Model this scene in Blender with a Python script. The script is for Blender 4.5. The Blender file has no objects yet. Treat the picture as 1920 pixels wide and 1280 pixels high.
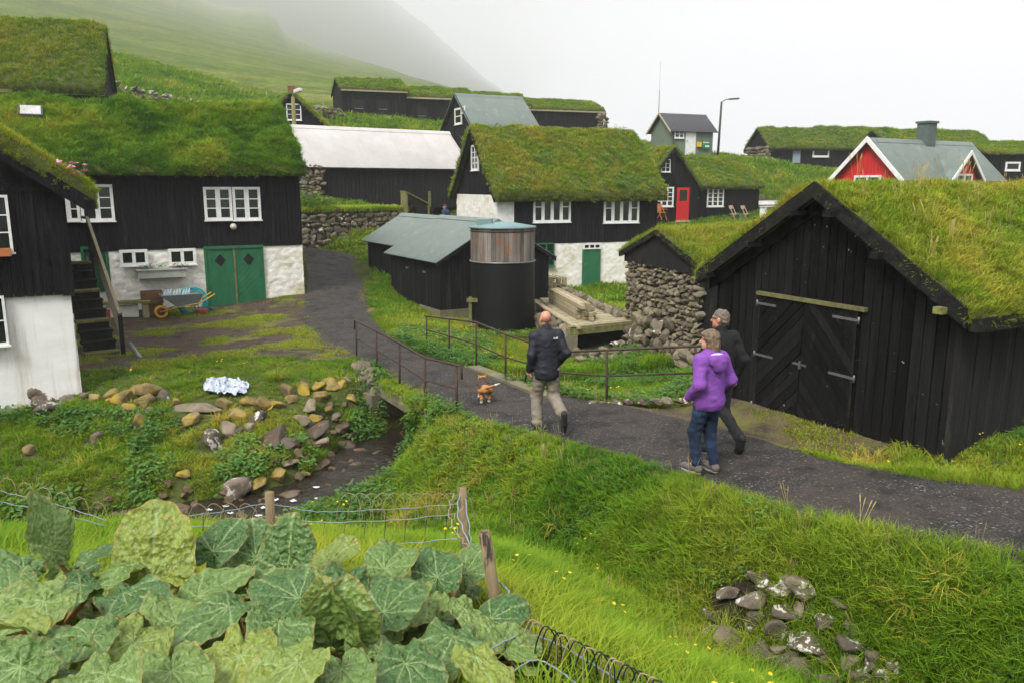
import bpy, bmesh, math, random
import numpy as np
from mathutils import Vector, Matrix, noise as mnoise

# ------------------------------------------------------------------ camera, sky, sun, exposure
CZ = 6.0                                     # camera height above the world origin plane
FPX = 1500.0                                 # focal length in photo pixels (1920 wide)
PITCH = math.atan(290 / FPX)
scene = bpy.context.scene
cam_d = bpy.data.cameras.new('camera'); cam = bpy.data.objects.new('camera', cam_d)
scene.collection.objects.link(cam)
cam.location = (0, 0, CZ); cam.rotation_euler = (math.pi / 2 - PITCH, 0, 0)
cam_d.sensor_width = 36; cam_d.lens = 36 * FPX / 1920; cam_d.clip_end = 20000; cam_d.clip_start = 0.05
scene.camera = cam
SUN_EL, SUN_AZ = math.radians(50), math.radians(212)       # azimuth clockwise from +Y (north)
world = bpy.data.worlds.new('World'); scene.world = world; world.use_nodes = True
wn = world.node_tree; wn.nodes.clear()
wo = wn.nodes.new('ShaderNodeOutputWorld'); bg = wn.nodes.new('ShaderNodeBackground')
sky = wn.nodes.new('ShaderNodeTexSky'); sky.sky_type = 'NISHITA'; sky.sun_disc = False
sky.sun_elevation = SUN_EL; sky.sun_rotation = SUN_AZ; sky.dust_density = 3.0; sky.air_density = 1.0
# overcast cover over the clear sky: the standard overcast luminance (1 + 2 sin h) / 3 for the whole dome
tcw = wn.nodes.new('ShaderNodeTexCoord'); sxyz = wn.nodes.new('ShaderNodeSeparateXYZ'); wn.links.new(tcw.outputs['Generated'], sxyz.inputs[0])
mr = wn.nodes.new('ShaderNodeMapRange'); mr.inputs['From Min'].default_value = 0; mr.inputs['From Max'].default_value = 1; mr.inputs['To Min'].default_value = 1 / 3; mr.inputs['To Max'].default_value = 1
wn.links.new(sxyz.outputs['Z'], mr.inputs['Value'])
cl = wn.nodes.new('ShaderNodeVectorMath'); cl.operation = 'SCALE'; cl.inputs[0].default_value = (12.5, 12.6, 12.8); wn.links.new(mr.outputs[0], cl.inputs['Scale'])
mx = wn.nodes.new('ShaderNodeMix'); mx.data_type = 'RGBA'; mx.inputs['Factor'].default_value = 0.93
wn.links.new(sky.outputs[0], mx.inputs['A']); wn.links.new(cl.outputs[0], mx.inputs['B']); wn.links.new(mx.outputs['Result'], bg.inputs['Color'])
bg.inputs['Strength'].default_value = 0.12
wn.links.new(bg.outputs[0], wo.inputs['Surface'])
sun_d = bpy.data.lights.new('sun', 'SUN'); sun = bpy.data.objects.new('sun', sun_d); scene.collection.objects.link(sun)
sun_d.energy = 3.0; sun_d.angle = math.radians(20); sun_d.color = (1.0, 0.965, 0.91)
sdir = Vector((math.sin(SUN_AZ) * math.cos(SUN_EL), math.cos(SUN_AZ) * math.cos(SUN_EL), math.sin(SUN_EL)))
sun.rotation_euler = sdir.to_track_quat('Z', 'Y').to_euler(); sun.location = (0, 0, 60)
vs = scene.view_settings; vs.view_transform = 'Standard'; vs.look = 'None'; vs.gamma = 1.0; vs.use_curve_mapping = False
vs.exposure = 0.40
cy = scene.cycles
cy.max_bounces = 4; cy.diffuse_bounces = 2; cy.glossy_bounces = 1; cy.transmission_bounces = 2; cy.volume_bounces = 1
cy.transparent_max_bounces = 6; cy.use_denoising = True; cy.caustics_reflective = False; cy.caustics_refractive = False
cy.sample_clamp_indirect = 6.0; cy.use_adaptive_sampling = True; cy.adaptive_threshold = 0.03
try:
    cy.denoiser = 'OPENIMAGEDENOISE'; cy.denoising_prefilter = 'ACCURATE'; cy.denoising_input_passes = 'RGB_ALBEDO_NORMAL'
except Exception: pass

# ------------------------------------------------------------------ helpers
rng = random.Random(11); nrg = np.random.default_rng(7)
COL = scene.collection
_S, _C = math.sin(PITCH), math.cos(PITCH)
def ray(u, v):
    """photo pixel -> (x/y, z/y) slopes of the sight line"""
    yc = (640 - v) / FPX; d = _C + yc * _S
    return (u - 960) / FPX / d, (-_S + yc * _C) / d
def P(u, v, Y):
    a, b = ray(u, v); return Vector((a * Y, Y, b * Y + CZ))
def G(u, v, z):
    a, b = ray(u, v); Y = (z) / b; return Vector((a * Y, Y, z + CZ))
def link(o, parent=None):
    COL.objects.link(o)
    if parent is not None: o.parent = parent
    return o
def tag(o, label=None, cat=None, group=None, kind=None):
    if label: o['label'] = label
    if cat: o['category'] = cat
    if group: o['group'] = group
    if kind: o['kind'] = kind
    return o
def empty(name, loc=(0, 0, 0), rz=0.0, label=None, cat=None, group=None):
    o = bpy.data.objects.new(name, None); o.empty_display_size = 0.3; link(o)
    o.location = loc; o.rotation_euler = (0, 0, rz)
    return tag(o, label, cat, group)
def newobj(name, me, parent=None, loc=None, rot=None, scale=None):
    o = bpy.data.objects.new(name, me); link(o, parent)
    if loc is not None: o.location = loc
    if rot is not None: o.rotation_euler = rot
    if scale is not None: o.scale = scale
    return o
def npmesh(name, V, F, mat=None, smooth=False):
    me = bpy.data.meshes.new(name)
    me.from_pydata([tuple(v) for v in np.asarray(V).tolist()], [], [tuple(f) for f in (F.tolist() if hasattr(F, 'tolist') else F)])
    if mat is not None: me.materials.append(mat)
    if smooth: me.polygons.foreach_set('use_smooth', [True] * len(me.polygons))
    me.update(); return me
class MB:
    """collects boxes, bars, tubes, polygons; build() links them as one mesh object"""
    def __init__(s): s.v = []; s.f = []; s.sm = []; s.mi = []; s.cur = 0
    def add(s, V, F, smooth=False):
        b = len(s.v); s.v += [tuple(p) for p in V]; s.f += [tuple(i + b for i in f) for f in F]
        s.sm += [smooth] * len(F); s.mi += [s.cur] * len(F); return s
    def box(s, lo, hi, M=None):
        x0, y0, z0 = lo; x1, y1, z1 = hi
        V = [Vector(p) for p in ((x0,y0,z0),(x1,y0,z0),(x1,y1,z0),(x0,y1,z0),(x0,y0,z1),(x1,y0,z1),(x1,y1,z1),(x0,y1,z1))]
        if M is not None: V = [M @ p for p in V]
        return s.add(V, [(0,3,2,1),(4,5,6,7),(0,1,5,4),(1,2,6,5),(2,3,7,6),(3,0,4,7)])
    def bar(s, a, b, w, h, up=(0, 0, 1)):
        """a box beam from a to b, w wide and h high"""
        a = Vector(a); b = Vector(b); d = b - a; L = d.length; d.normalize()
        sd = d.cross(Vector(up))
        if sd.length < 1e-4: sd = d.cross(Vector((0, 1, 0)))
        sd.normalize(); u = sd.cross(d)
        M = Matrix((( *d, ), ( *sd, ), ( *u, ))).transposed().to_4x4(); M.translation = a
        return s.box((0, -w / 2, -h / 2), (L, w / 2, h / 2), M)
    def tube(s, pts, r, n=7, cap=True, closed=False):
        pts = [Vector(p) for p in pts]; m = len(pts); rs = r if hasattr(r, '__len__') else [r] * m
        V = []; F = []; pu = None
        for i, p in enumerate(pts):
            if closed: d = pts[(i + 1) % m] - pts[i - 1]
            else: d = pts[min(i + 1, m - 1)] - pts[max(i - 1, 0)]
            d = d.normalized() if d.length > 1e-9 else Vector((0, 0, 1))
            if pu is None: pu = d.orthogonal().normalized()
            pu = (pu - d * pu.dot(d)); pu = pu.normalized() if pu.length > 1e-6 else d.orthogonal().normalized()
            q = d.cross(pu)
            for k in range(n):
                t = 2 * math.pi * k / n; V.append(p + (pu * math.cos(t) + q * math.sin(t)) * rs[i])
        for i in range(m if closed else m - 1):
            j = (i + 1) % m
            for k in range(n):
                F.append((i*n+k, i*n+(k+1)%n, j*n+(k+1)%n, j*n+k))
        if cap and not closed:
            F.append(tuple(range(n))[::-1]); F.append(tuple((m-1)*n+k for k in range(n)))
        return s.add(V, F, True)
    def lathe(s, prof, n=24, c=(0, 0, 0), cap=True):
        V = []; F = []; m = len(prof)
        for r, z in prof:
            for k in range(n):
                t = 2 * math.pi * k / n; V.append((c[0] + r * math.cos(t), c[1] + r * math.sin(t), c[2] + z))
        for i in range(m - 1):
            for k in range(n): F.append((i*n+k, i*n+(k+1)%n, (i+1)*n+(k+1)%n, (i+1)*n+k))
        if cap: F.append(tuple(range(n))[::-1]); F.append(tuple((m-1)*n+k for k in range(n)))
        return s.add(V, F, True)
    def prism(s, poly, d):
        """polygon (list of 3d points) extruded by vector d"""
        n = len(poly); d = Vector(d); V = [Vector(p) for p in poly] + [Vector(p) + d for p in poly]
        F = [tuple(range(n))[::-1], tuple(range(n, 2*n))] + [(i, (i+1)%n, n+(i+1)%n, n+i) for i in range(n)]
        return s.add(V, F)
    def mesh(s, name, mat):
        me = bpy.data.meshes.new(name); me.from_pydata(s.v, [], s.f)
        for m in (mat if isinstance(mat, (list, tuple)) else [mat]): me.materials.append(m)
        me.polygons.foreach_set('use_smooth', s.sm); me.polygons.foreach_set('material_index', s.mi)
        me.update(); return me
    def build(s, name, mat, parent=None, loc=None, rot=None, scale=None, recalc=True):
        me = s.mesh(name, mat)
        if recalc:
            bm = bmesh.new(); bm.from_mesh(me); bmesh.ops.recalc_face_normals(bm, faces=bm.faces); bm.to_mesh(me); bm.free()
        return newobj(name, me, parent, loc, rot, scale)
def bevel(o, w=0.01, seg=1):
    m = o.modifiers.new('b', 'BEVEL'); m.width = w; m.segments = seg; m.limit_method = 'ANGLE'; m.angle_limit = 0.6
    return o
# value noise in numpy (world metres), smooth, several octaves
def vnoise(x, y, z=0.0, sc=1.0, oct=3, seed=0):
    x = np.asarray(x, float) / sc; y = np.asarray(y, float) / sc; z = np.asarray(z, float) / sc + np.zeros_like(x)
    tot = 0; amp = 1; s = 0
    def hsh(i, j, k):
        n = (i * 374761393 + j * 668265263 + k * 1274126177 + seed * 974711) & 0x7fffffff
        n = ((n ^ (n >> 13)) * 1274126177) & 0x7fffffff
        return ((n ^ (n >> 16)) & 0xffff) / 65535.0
    for o in range(oct):
        xi = np.floor(x).astype(np.int64); yi = np.floor(y).astype(np.int64); zi = np.floor(z).astype(np.int64)
        fx = x - xi; fy = y - yi; fz = z - zi
        fx = fx*fx*(3-2*fx); fy = fy*fy*(3-2*fy); fz = fz*fz*(3-2*fz)
        r = 0
        for a in (0, 1):
            for b in (0, 1):
                for c in (0, 1):
                    w = (fx if a else 1-fx) * (fy if b else 1-fy) * (fz if c else 1-fz)
                    r = r + w * hsh(xi+a, yi+b, zi+c)
        tot = tot + amp * (r * 2 - 1); s += amp; amp *= 0.5; x = x * 2 + 17.3; y = y * 2 + 5.1; z = z * 2 + 9.7
    return tot / s
def sstep(a, b, x):
    t = np.clip((np.asarray(x, float) - a) / (b - a), 0, 1); return t * t * (3 - 2 * t)

# ------------------------------------------------------------------ materials
MATS = {}
def nodes(m):
    m.use_nodes = True; nt = m.node_tree; nt.nodes.clear()
    out = nt.nodes.new('ShaderNodeOutputMaterial'); return nt, out
def rampn(nt, fac, stops):
    r = nt.nodes.new('ShaderNodeValToRGB'); e = r.color_ramp.elements
    while len(e) > 1: e.remove(e[-1])
    e[0].position = stops[0][0]; e[0].color = (*stops[0][1], 1)
    for p, c in stops[1:]:
        k = e.new(p); k.color = (*c, 1)
    if fac is not None: nt.links.new(fac, r.inputs[0])
    return r.outputs[0]
def texn(nt, kind='noise', scale=5.0, stretch=(1, 1, 1), detail=4, rough=0.6, rand=False, local=False):
    """procedural texture on world position (or object position); returns the fac output"""
    if local:
        tc = nt.nodes.new('ShaderNodeTexCoord'); src = tc.outputs['Object']
    else:
        g = nt.nodes.new('ShaderNodeNewGeometry'); src = g.outputs['Position']
    mp = nt.nodes.new('ShaderNodeMapping'); mp.inputs['Scale'].default_value = stretch
    nt.links.new(src, mp.inputs[0]); src = mp.outputs[0]
    if rand:
        oi = nt.nodes.new('ShaderNodeObjectInfo'); ml = nt.nodes.new('ShaderNodeVectorMath'); ml.operation = 'MULTIPLY_ADD'
        cb = nt.nodes.new('ShaderNodeCombineXYZ')
        for k in range(3): nt.links.new(oi.outputs['Random'], cb.inputs[k])
        nt.links.new(cb.outputs[0], ml.inputs[0]); ml.inputs[1].default_value = (37, 53, 71); nt.links.new(src, ml.inputs[2]); src = ml.outputs[0]
    if kind == 'noise':
        n = nt.nodes.new('ShaderNodeTexNoise'); n.inputs['Scale'].default_value = scale; n.inputs['Detail'].default_value = detail
        n.inputs['Roughness'].default_value = rough; nt.links.new(src, n.inputs['Vector']); return n.outputs['Fac']
    if kind == 'vor':
        n = nt.nodes.new('ShaderNodeTexVoronoi'); n.inputs['Scale'].default_value = scale; nt.links.new(src, n.inputs['Vector']); return n.outputs['Distance']
    if kind == 'vorc':
        n = nt.nodes.new('ShaderNodeTexVoronoi'); n.inputs['Scale'].default_value = scale; nt.links.new(src, n.inputs['Vector']); return n.outputs['Color']
def mixc(nt, fac, a, b, mode='MIX'):
    m = nt.nodes.new('ShaderNodeMix'); m.data_type = 'RGBA'; m.blend_type = mode
    for s, v in (('Factor', fac), ('A', a), ('B', b)):
        if hasattr(v, 'is_output'): nt.links.new(v, m.inputs[s])
        elif s == 'Factor': m.inputs[s].default_value = v
        else: m.inputs[s].default_value = (*v, 1) if len(v) == 3 else v
    return m.outputs['Result']
def mathn(nt, op, a, b=0.5, clamp=False):
    m = nt.nodes.new('ShaderNodeMath'); m.operation = op; m.use_clamp = clamp
    for i, v in enumerate((a, b)):
        if hasattr(v, 'is_output'): nt.links.new(v, m.inputs[i])
        else: m.inputs[i].default_value = v
    return m.outputs[0]
def mat(name, col, col2=None, scale=4, stretch=(1,1,1), rough=0.8, stain=None, stain_scale=1.5, stain_lo=0.55, stain_hi=0.7,
        bump=0.0, bump_scale=30, bump_stretch=None, metal=0.0, spec=0.4, rand=0.0, stain_stretch=(1,1,1), stain2=None, s2_scale=6, s2_lo=0.62, s2_hi=0.68):
    if name in MATS: return MATS[name]
    m = bpy.data.materials.new(name); nt, out = nodes(m)
    b = nt.nodes.new('ShaderNodeBsdfPrincipled'); nt.links.new(b.outputs[0], out.inputs[0])
    b.inputs['Roughness'].default_value = rough; b.inputs['Metallic'].default_value = metal; b.inputs['Specular IOR Level'].default_value = spec
    col2 = col2 or tuple(c * 0.7 for c in col)
    f = texn(nt, 'noise', scale, stretch, 5, 0.65)
    c = rampn(nt, f, [(0.3, col2), (0.7, col)])
    if rand:
        oi = nt.nodes.new('ShaderNodeObjectInfo')
        g = rampn(nt, oi.outputs['Random'], [(0, (1 - rand,) * 3), (1, (1 + rand,) * 3)])
        c = mixc(nt, 1.0, c, g, 'MULTIPLY')
    if stain:
        f2 = texn(nt, 'noise', stain_scale, stain_stretch, 6, 0.7)
        r = rampn(nt, f2, [(stain_lo, (0,0,0)), (stain_hi, (1,1,1))]); c = mixc(nt, r, c, stain)
    if stain2:
        f3 = texn(nt, 'noise', s2_scale, (1,1,1), 5, 0.7)
        r = rampn(nt, f3, [(s2_lo, (0,0,0)), (s2_hi, (1,1,1))]); c = mixc(nt, r, c, stain2)
    nt.links.new(c, b.inputs['Base Color'])
    if bump:
        bp = nt.nodes.new('ShaderNodeBump'); bp.inputs['Strength'].default_value = min(1, bump); bp.inputs['Distance'].default_value = 0.02
        h = texn(nt, 'noise', bump_scale, bump_stretch or stretch, 5, 0.6); nt.links.new(h, bp.inputs['Height']); nt.links.new(bp.outputs[0], b.inputs['Normal'])
    MATS[name] = m; return m
BLACK = mat('black_tar_wood', (0.0115, 0.011, 0.0135), (0.0045, 0.0045, 0.0055), 9, (1, 1, 0.08), 0.75, bump=0.5, bump_scale=40, stain=(0.034, 0.033, 0.035), stain_scale=6, stain_stretch=(1,1,0.1), stain_lo=0.54, stain_hi=0.74, spec=0.12)
BLACKW = mat('black_weathered_wood', (0.022, 0.0205, 0.0205), (0.007, 0.007, 0.008), 9, (1, 1, 0.06), 0.85, bump=0.6, bump_scale=40, stain=(0.075, 0.078, 0.05), stain_scale=5, stain_stretch=(1,1,0.12), stain_lo=0.6, stain_hi=0.78, spec=0.2)
PLANK = mat('barn_plank_wood', (0.0115, 0.011, 0.0115), (0.004, 0.004, 0.0045), 12, (1, 1, 0.07), 0.75, bump=0.7, bump_scale=50, rand=0.6, stain=(0.028, 0.029, 0.022), stain_scale=3.0, stain_lo=0.6, stain_hi=0.8, stain_stretch=(1,1,0.3), stain2=(0.35, 0.35, 0.34), s2_scale=10, s2_lo=0.685, s2_hi=0.70, spec=0.12)
BARGE = mat('weathered_bargeboard', (0.018, 0.0175, 0.017), (0.007, 0.007, 0.0075), 8, (1, 1, 1), 0.8, bump=0.6, stain=(0.04, 0.042, 0.02), stain_scale=4, stain_lo=0.5, stain_hi=0.85, spec=0.12)
WHITE = mat('white_paint', (0.82, 0.82, 0.80), (0.6, 0.6, 0.58), 6, rough=0.5, bump=0.1)
LIME = mat('limewashed_stone', (0.84, 0.82, 0.77), (0.66, 0.64, 0.57), 5, rough=0.95, bump=0.9, bump_scale=16, stain=(0.5, 0.44, 0.25), stain_scale=1.1, stain_lo=0.5, stain_hi=0.78, stain2=(0.2, 0.17, 0.12), s2_scale=9, s2_lo=0.66, s2_hi=0.72)
PLASTER = mat('white_plaster', (0.82, 0.81, 0.80), (0.72, 0.70, 0.68), 1.5, (1, 1, 3), 0.9, bump=0.25, bump_scale=30, stain=(0.42, 0.35, 0.29), stain_scale=2.0, stain_stretch=(1.8,1.8,0.12), stain_lo=0.52, stain_hi=0.78)
GREENP = mat('green_door_paint', (0.018, 0.145, 0.06), (0.012, 0.10, 0.042), 5, (1,1,0.3), 0.5, bump=0.2, stain=(0.05, 0.14, 0.05), stain_scale=3)
REDP = mat('red_paint', (0.56, 0.018, 0.018), (0.46, 0.014, 0.016), 4, rough=0.5)
GREYGREEN = mat('grey_green_paint', (0.15, 0.185, 0.14), (0.12, 0.15, 0.115), 4, (1,1,0.3), 0.7)
ROOFG = mat('green_metal_roof', (0.15, 0.185, 0.165), (0.12, 0.15, 0.135), 1.2, rough=0.5, stain=(0.2, 0.24, 0.2), stain_scale=2.5)
ROOFW = mat('pale_fibre_roof', (0.53, 0.50, 0.485), (0.44, 0.415, 0.40), 1.2, rough=0.85, stain=(0.4, 0.37, 0.34), stain_scale=7, stain_lo=0.66, stain_hi=0.72, bump=0.2)
ROOFD = mat('dark_metal_roof', (0.06, 0.06, 0.07), (0.045, 0.045, 0.052), 2, rough=0.5)
WOODG = mat('weathered_grey_wood', (0.40, 0.345, 0.22), (0.24, 0.20, 0.125), 8, (1,1,1), 0.85, bump=0.5, stain=(0.19, 0.19, 0.06), stain_scale=2.5, rand=0.22)
WOODM = mat('mossy_wood', (0.20, 0.19, 0.065), (0.09, 0.085, 0.04), 7, (1,1,1), 0.9, bump=0.5, stain=(0.26, 0.29, 0.06), stain_scale=3, rand=0.2)
WOODB = mat('brown_wood', (0.21, 0.115, 0.05), (0.12, 0.065, 0.03), 8, (1,1,0.3), 0.8, bump=0.4, rand=0.2)
WOODO = mat('orange_wood', (0.45, 0.15, 0.05), (0.36, 0.12, 0.04), 6, rough=0.6)
WOODP = mat('pale_wood', (0.5, 0.36, 0.25), (0.4, 0.28, 0.19), 6, rough=0.7)
STAVE = mat('rusty_tank_stave', (0.21, 0.185, 0.165), (0.085, 0.07, 0.06), 6, (1,1,0.15), 0.8, bump=0.4, rand=0.5, stain=(0.24, 0.085, 0.025), stain_scale=2.2, stain_stretch=(1,1,0.5), stain_lo=0.52, stain_hi=0.72)
TANKB = mat('black_ribbed_tank', (0.007, 0.008, 0.0085), (0.003, 0.0035, 0.0035), 20, (0.3,0.3,4), 0.5, bump=0.5, bump_scale=40, bump_stretch=(0.2,0.2,3), spec=0.25)
IRON = mat('rusty_iron', (0.055, 0.03, 0.022), (0.03, 0.018, 0.014), 14, rough=0.75, bump=0.3, stain=(0.11, 0.05, 0.025), stain_scale=9)
GALV = mat('galvanised_steel', (0.24, 0.245, 0.25), (0.13, 0.135, 0.14), 10, rough=0.45, metal=0.6, stain=(0.16, 0.1, 0.07), stain_scale=6, stain_lo=0.6)
CONC = mat('mossy_concrete', (0.20, 0.175, 0.125), (0.11, 0.095, 0.065), 4, rough=0.95, bump=0.6, stain=(0.13, 0.13, 0.04), stain_scale=2.2, stain_lo=0.48, stain_hi=0.62)
SOIL = mat('turf_soil', (0.05, 0.045, 0.022), (0.03, 0.026, 0.014), 8, rough=1.0, bump=0.6, stain=(0.07, 0.085, 0.02), stain_scale=5)
STONE = mat('field_stone', (0.21, 0.175, 0.12), (0.10, 0.082, 0.058), 6, rough=0.95, bump=0.8, bump_scale=24, rand=0.45, stain=(0.15, 0.15, 0.045), stain_scale=2.5, stain_lo=0.55, stain_hi=0.7, stain2=(0.42, 0.4, 0.33), s2_scale=14, s2_lo=0.66, s2_hi=0.7)
STONEL = mat('pale_lichen_stone', (0.19, 0.16, 0.12), (0.075, 0.06, 0.043), 6, rough=0.95, bump=0.8, bump_scale=24, rand=0.35, stain=(0.11, 0.085, 0.06), stain_scale=5, stain_lo=0.55, stain_hi=0.65, stain2=(0.6, 0.55, 0.5), s2_scale=6, s2_lo=0.56, s2_hi=0.59)
STONEY = mat('yellow_lichen_stone', (0.25, 0.18, 0.07), (0.12, 0.09, 0.05), 5, rough=0.95, bump=0.8, bump_scale=24, rand=0.35, stain=(0.33, 0.24, 0.025), stain_scale=3, stain_lo=0.46, stain_hi=0.62)
STONEW = mat('wet_brown_stone', (0.10, 0.066, 0.038), (0.042, 0.03, 0.02), 5, rough=0.5, bump=0.7, bump_scale=24, rand=0.4, stain=(0.22, 0.14, 0.05), stain_scale=4, stain_lo=0.58, stain_hi=0.7)
TURFB = mat('turf_base', (0.10, 0.125, 0.02), (0.05, 0.058, 0.016), 7, rough=1.0, bump=0.8, stain=(0.06, 0.048, 0.02), stain_scale=2.5, stain_lo=0.56, stain_hi=0.7)
DARKV = mat('dark_interior', (0.008, 0.008, 0.008), (0.005, 0.005, 0.005), rough=0.9)
GLASS = mat('window_glass', (0.014, 0.016, 0.016), (0.008, 0.01, 0.01), 2, rough=0.12, spec=0.5)
GLASSG = mat('curtained_glass', (0.035, 0.05, 0.03), (0.015, 0.018, 0.015), 9, rough=0.14, spec=0.5)
LAMPG = mat('lamp_shell', (0.62, 0.6, 0.52), (0.5, 0.48, 0.42), rough=0.4)

def leafmat(name, stops, trans=0.35, attr='tint', rough=0.6, spec=0.1):
    m = bpy.data.materials.new(name); nt, out = nodes(m)
    a = nt.nodes.new('ShaderNodeAttribute'); a.attribute_type = 'INSTANCER'; a.attribute_name = attr
    c = rampn(nt, a.outputs['Fac'], stops)
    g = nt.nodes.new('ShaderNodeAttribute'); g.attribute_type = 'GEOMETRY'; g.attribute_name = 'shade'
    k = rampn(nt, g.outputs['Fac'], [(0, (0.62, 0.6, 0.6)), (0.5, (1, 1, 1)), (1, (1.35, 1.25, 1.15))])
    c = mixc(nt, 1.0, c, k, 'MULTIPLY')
    d = nt.nodes.new('ShaderNodeBsdfPrincipled'); d.inputs['Roughness'].default_value = rough; d.inputs['Specular IOR Level'].default_value = spec
    t = nt.nodes.new('ShaderNodeBsdfTranslucent'); ms = nt.nodes.new('ShaderNodeMixShader'); ms.inputs[0].default_value = trans
    nt.links.new(c, d.inputs['Base Color']); nt.links.new(c, t.inputs['Color'])
    nt.links.new(d.outputs[0], ms.inputs[1]); nt.links.new(t.outputs[0], ms.inputs[2]); nt.links.new(ms.outputs[0], out.inputs[0])
    return m
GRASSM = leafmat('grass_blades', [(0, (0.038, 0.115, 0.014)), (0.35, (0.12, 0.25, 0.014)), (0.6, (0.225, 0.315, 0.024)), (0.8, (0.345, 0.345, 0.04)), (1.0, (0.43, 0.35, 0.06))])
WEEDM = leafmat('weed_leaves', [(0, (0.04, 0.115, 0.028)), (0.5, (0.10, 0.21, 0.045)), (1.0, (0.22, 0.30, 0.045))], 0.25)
FLOWERY = mat('yellow_petals', (0.75, 0.55, 0.02), rough=0.6)
FLOWERP = mat('pink_petals', (0.78, 0.36, 0.52), (0.68, 0.24, 0.42), rough=0.6)
FLOWERR = mat('faded_red_flower', (0.45, 0.17, 0.12), (0.3, 0.13, 0.07), rough=0.7)
# ------------------------------------------------------------------ grass and leaf tufts, instanced on points
def tuft_mesh(name, n, h0, h1, w, spread, lean, seed, mt, kind='blade'):
    r = random.Random(seed); V = []; F = []; sh = []
    for i in range(n):
        a = r.random() * 6.283; d = spread * math.sqrt(r.random()); bx, by = d * math.cos(a), d * math.sin(a)
        t = r.random() * 6.283 if r.random() < .5 else a + r.uniform(-.6, .6); L = r.uniform(h0, h1); ln = lean * r.uniform(.4, 1.3)
        ct, st = math.cos(t), math.sin(t); s = r.random(); b = len(V)
        if kind == 'blade':
            ww = w * r.uniform(.7, 1.2); px, py = -st * ww / 2, ct * ww / 2
            k1, z1 = ln * L * .35, L * .55; k2, z2 = ln * L * 1.0, L * (.95 - .25 * ln)
            V += [(bx-px, by-py, -.03), (bx+px, by+py, -.03), (bx+ct*k1-px*.8, by+st*k1-py*.8, z1), (bx+ct*k1+px*.8, by+st*k1+py*.8, z1), (bx+ct*k2, by+st*k2, z2)]
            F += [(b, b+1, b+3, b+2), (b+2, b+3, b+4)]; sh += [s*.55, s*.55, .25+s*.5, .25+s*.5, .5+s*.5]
        else:                                   # broad leaf: stalk height L, leaf blade
            l = w * r.uniform(.7, 1.3); el = r.uniform(-.25, .55); ce, se = math.cos(el), math.sin(el)
            ox, oy, oz = bx + ct*ln*L, by + st*ln*L, L
            def q(f, g, dz=0): return (ox + ct*f*l*ce - st*g*l, oy + st*f*l*ce + ct*g*l, oz + f*l*se + dz)
            V += [q(0,0), q(.35,-.3,.02*l), q(.35,.3,.02*l), q(.45,0,-.06*l), q(.8,-.2,0), q(.8,.2,0), q(1.1,0,-.12*l)]
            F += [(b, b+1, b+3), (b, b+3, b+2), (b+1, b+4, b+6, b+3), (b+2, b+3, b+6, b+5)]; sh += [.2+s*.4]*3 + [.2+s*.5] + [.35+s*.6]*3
    me = npmesh(name, V, F, mt); at = me.attributes.new('shade', 'FLOAT', 'POINT'); at.data.foreach_set('value', sh)
    return bpy.data.objects.new(name, me)
def flower_mesh(name, n, h, r0, seed, mt):
    r = random.Random(seed); b = MB()
    for i in range(n):
        x, y, z = r.uniform(-.08, .08), r.uniform(-.08, .08), h * r.uniform(.8, 1.2)
        tl = Matrix.Rotation(r.uniform(-.6, .6), 3, 'X') @ Matrix.Rotation(r.uniform(-.6, .6), 3, 'Y')
        ring = [Vector((x, y, z)) + tl @ Vector((r0*math.cos(k*1.2566), r0*math.sin(k*1.2566), r0*.25)) for k in range(5)]
        b.add([Vector((x, y, z))] + ring, [(0, k+1, (k+1) % 5 + 1) for k in range(5)])
    return bpy.data.objects.new(name, b.mesh(name, mt))
def seed_mesh(name, n, h, seed, mt):
    r = random.Random(seed); V = []; F = []; sh = []
    for i in range(n):
        x, y = r.uniform(-.06, .06), r.uniform(-.06, .06); lx, ly = r.uniform(-.12, .12), r.uniform(-.12, .12); L = h * r.uniform(.7, 1.2); b = len(V)
        for (f, w) in ((0, .003), (.7, .0025), (.75, .006), (.9, .007), (1, .0015)):
            V += [(x + lx*f - w, y + ly*f, L*f), (x + lx*f + w, y + ly*f + w, L*f)]; sh += [.6, .6]
        F += [(b+2*k, b+2*k+1, b+2*k+3, b+2*k+2) for k in range(4)]
    me = npmesh(name, V, F, mt); at = me.attributes.new('shade', 'FLOAT', 'POINT'); at.data.foreach_set('value', sh)
    return bpy.data.objects.new(name, me)
SEEDM = leafmat('seed_heads', [(0, (0.32, 0.30, 0.12)), (1, (0.40, 0.27, 0.13))], 0.2)
TUFTS = {
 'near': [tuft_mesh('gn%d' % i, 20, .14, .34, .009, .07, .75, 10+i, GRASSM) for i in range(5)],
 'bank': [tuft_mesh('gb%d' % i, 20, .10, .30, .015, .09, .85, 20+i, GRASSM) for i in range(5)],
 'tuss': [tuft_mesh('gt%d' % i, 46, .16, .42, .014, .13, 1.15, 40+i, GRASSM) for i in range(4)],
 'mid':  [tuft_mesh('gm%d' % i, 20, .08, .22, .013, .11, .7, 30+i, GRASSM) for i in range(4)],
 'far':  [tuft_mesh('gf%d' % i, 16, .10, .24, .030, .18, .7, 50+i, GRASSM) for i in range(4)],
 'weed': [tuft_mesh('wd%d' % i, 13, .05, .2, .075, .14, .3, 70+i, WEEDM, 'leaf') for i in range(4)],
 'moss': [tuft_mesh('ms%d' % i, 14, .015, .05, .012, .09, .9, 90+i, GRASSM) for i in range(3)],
 'seed': [seed_mesh('sd%d' % i, 4, .42, 110+i, SEEDM) for i in range(3)],
 'yflow': [flower_mesh('yf%d' % i, 3, .2, .016, 120+i, FLOWERY) for i in range(3)],
 'pflow': [flower_mesh('pf%d' % i, 9, .16, .035, 130+i, FLOWERP) for i in range(2)],
}
_groups = {}
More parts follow.
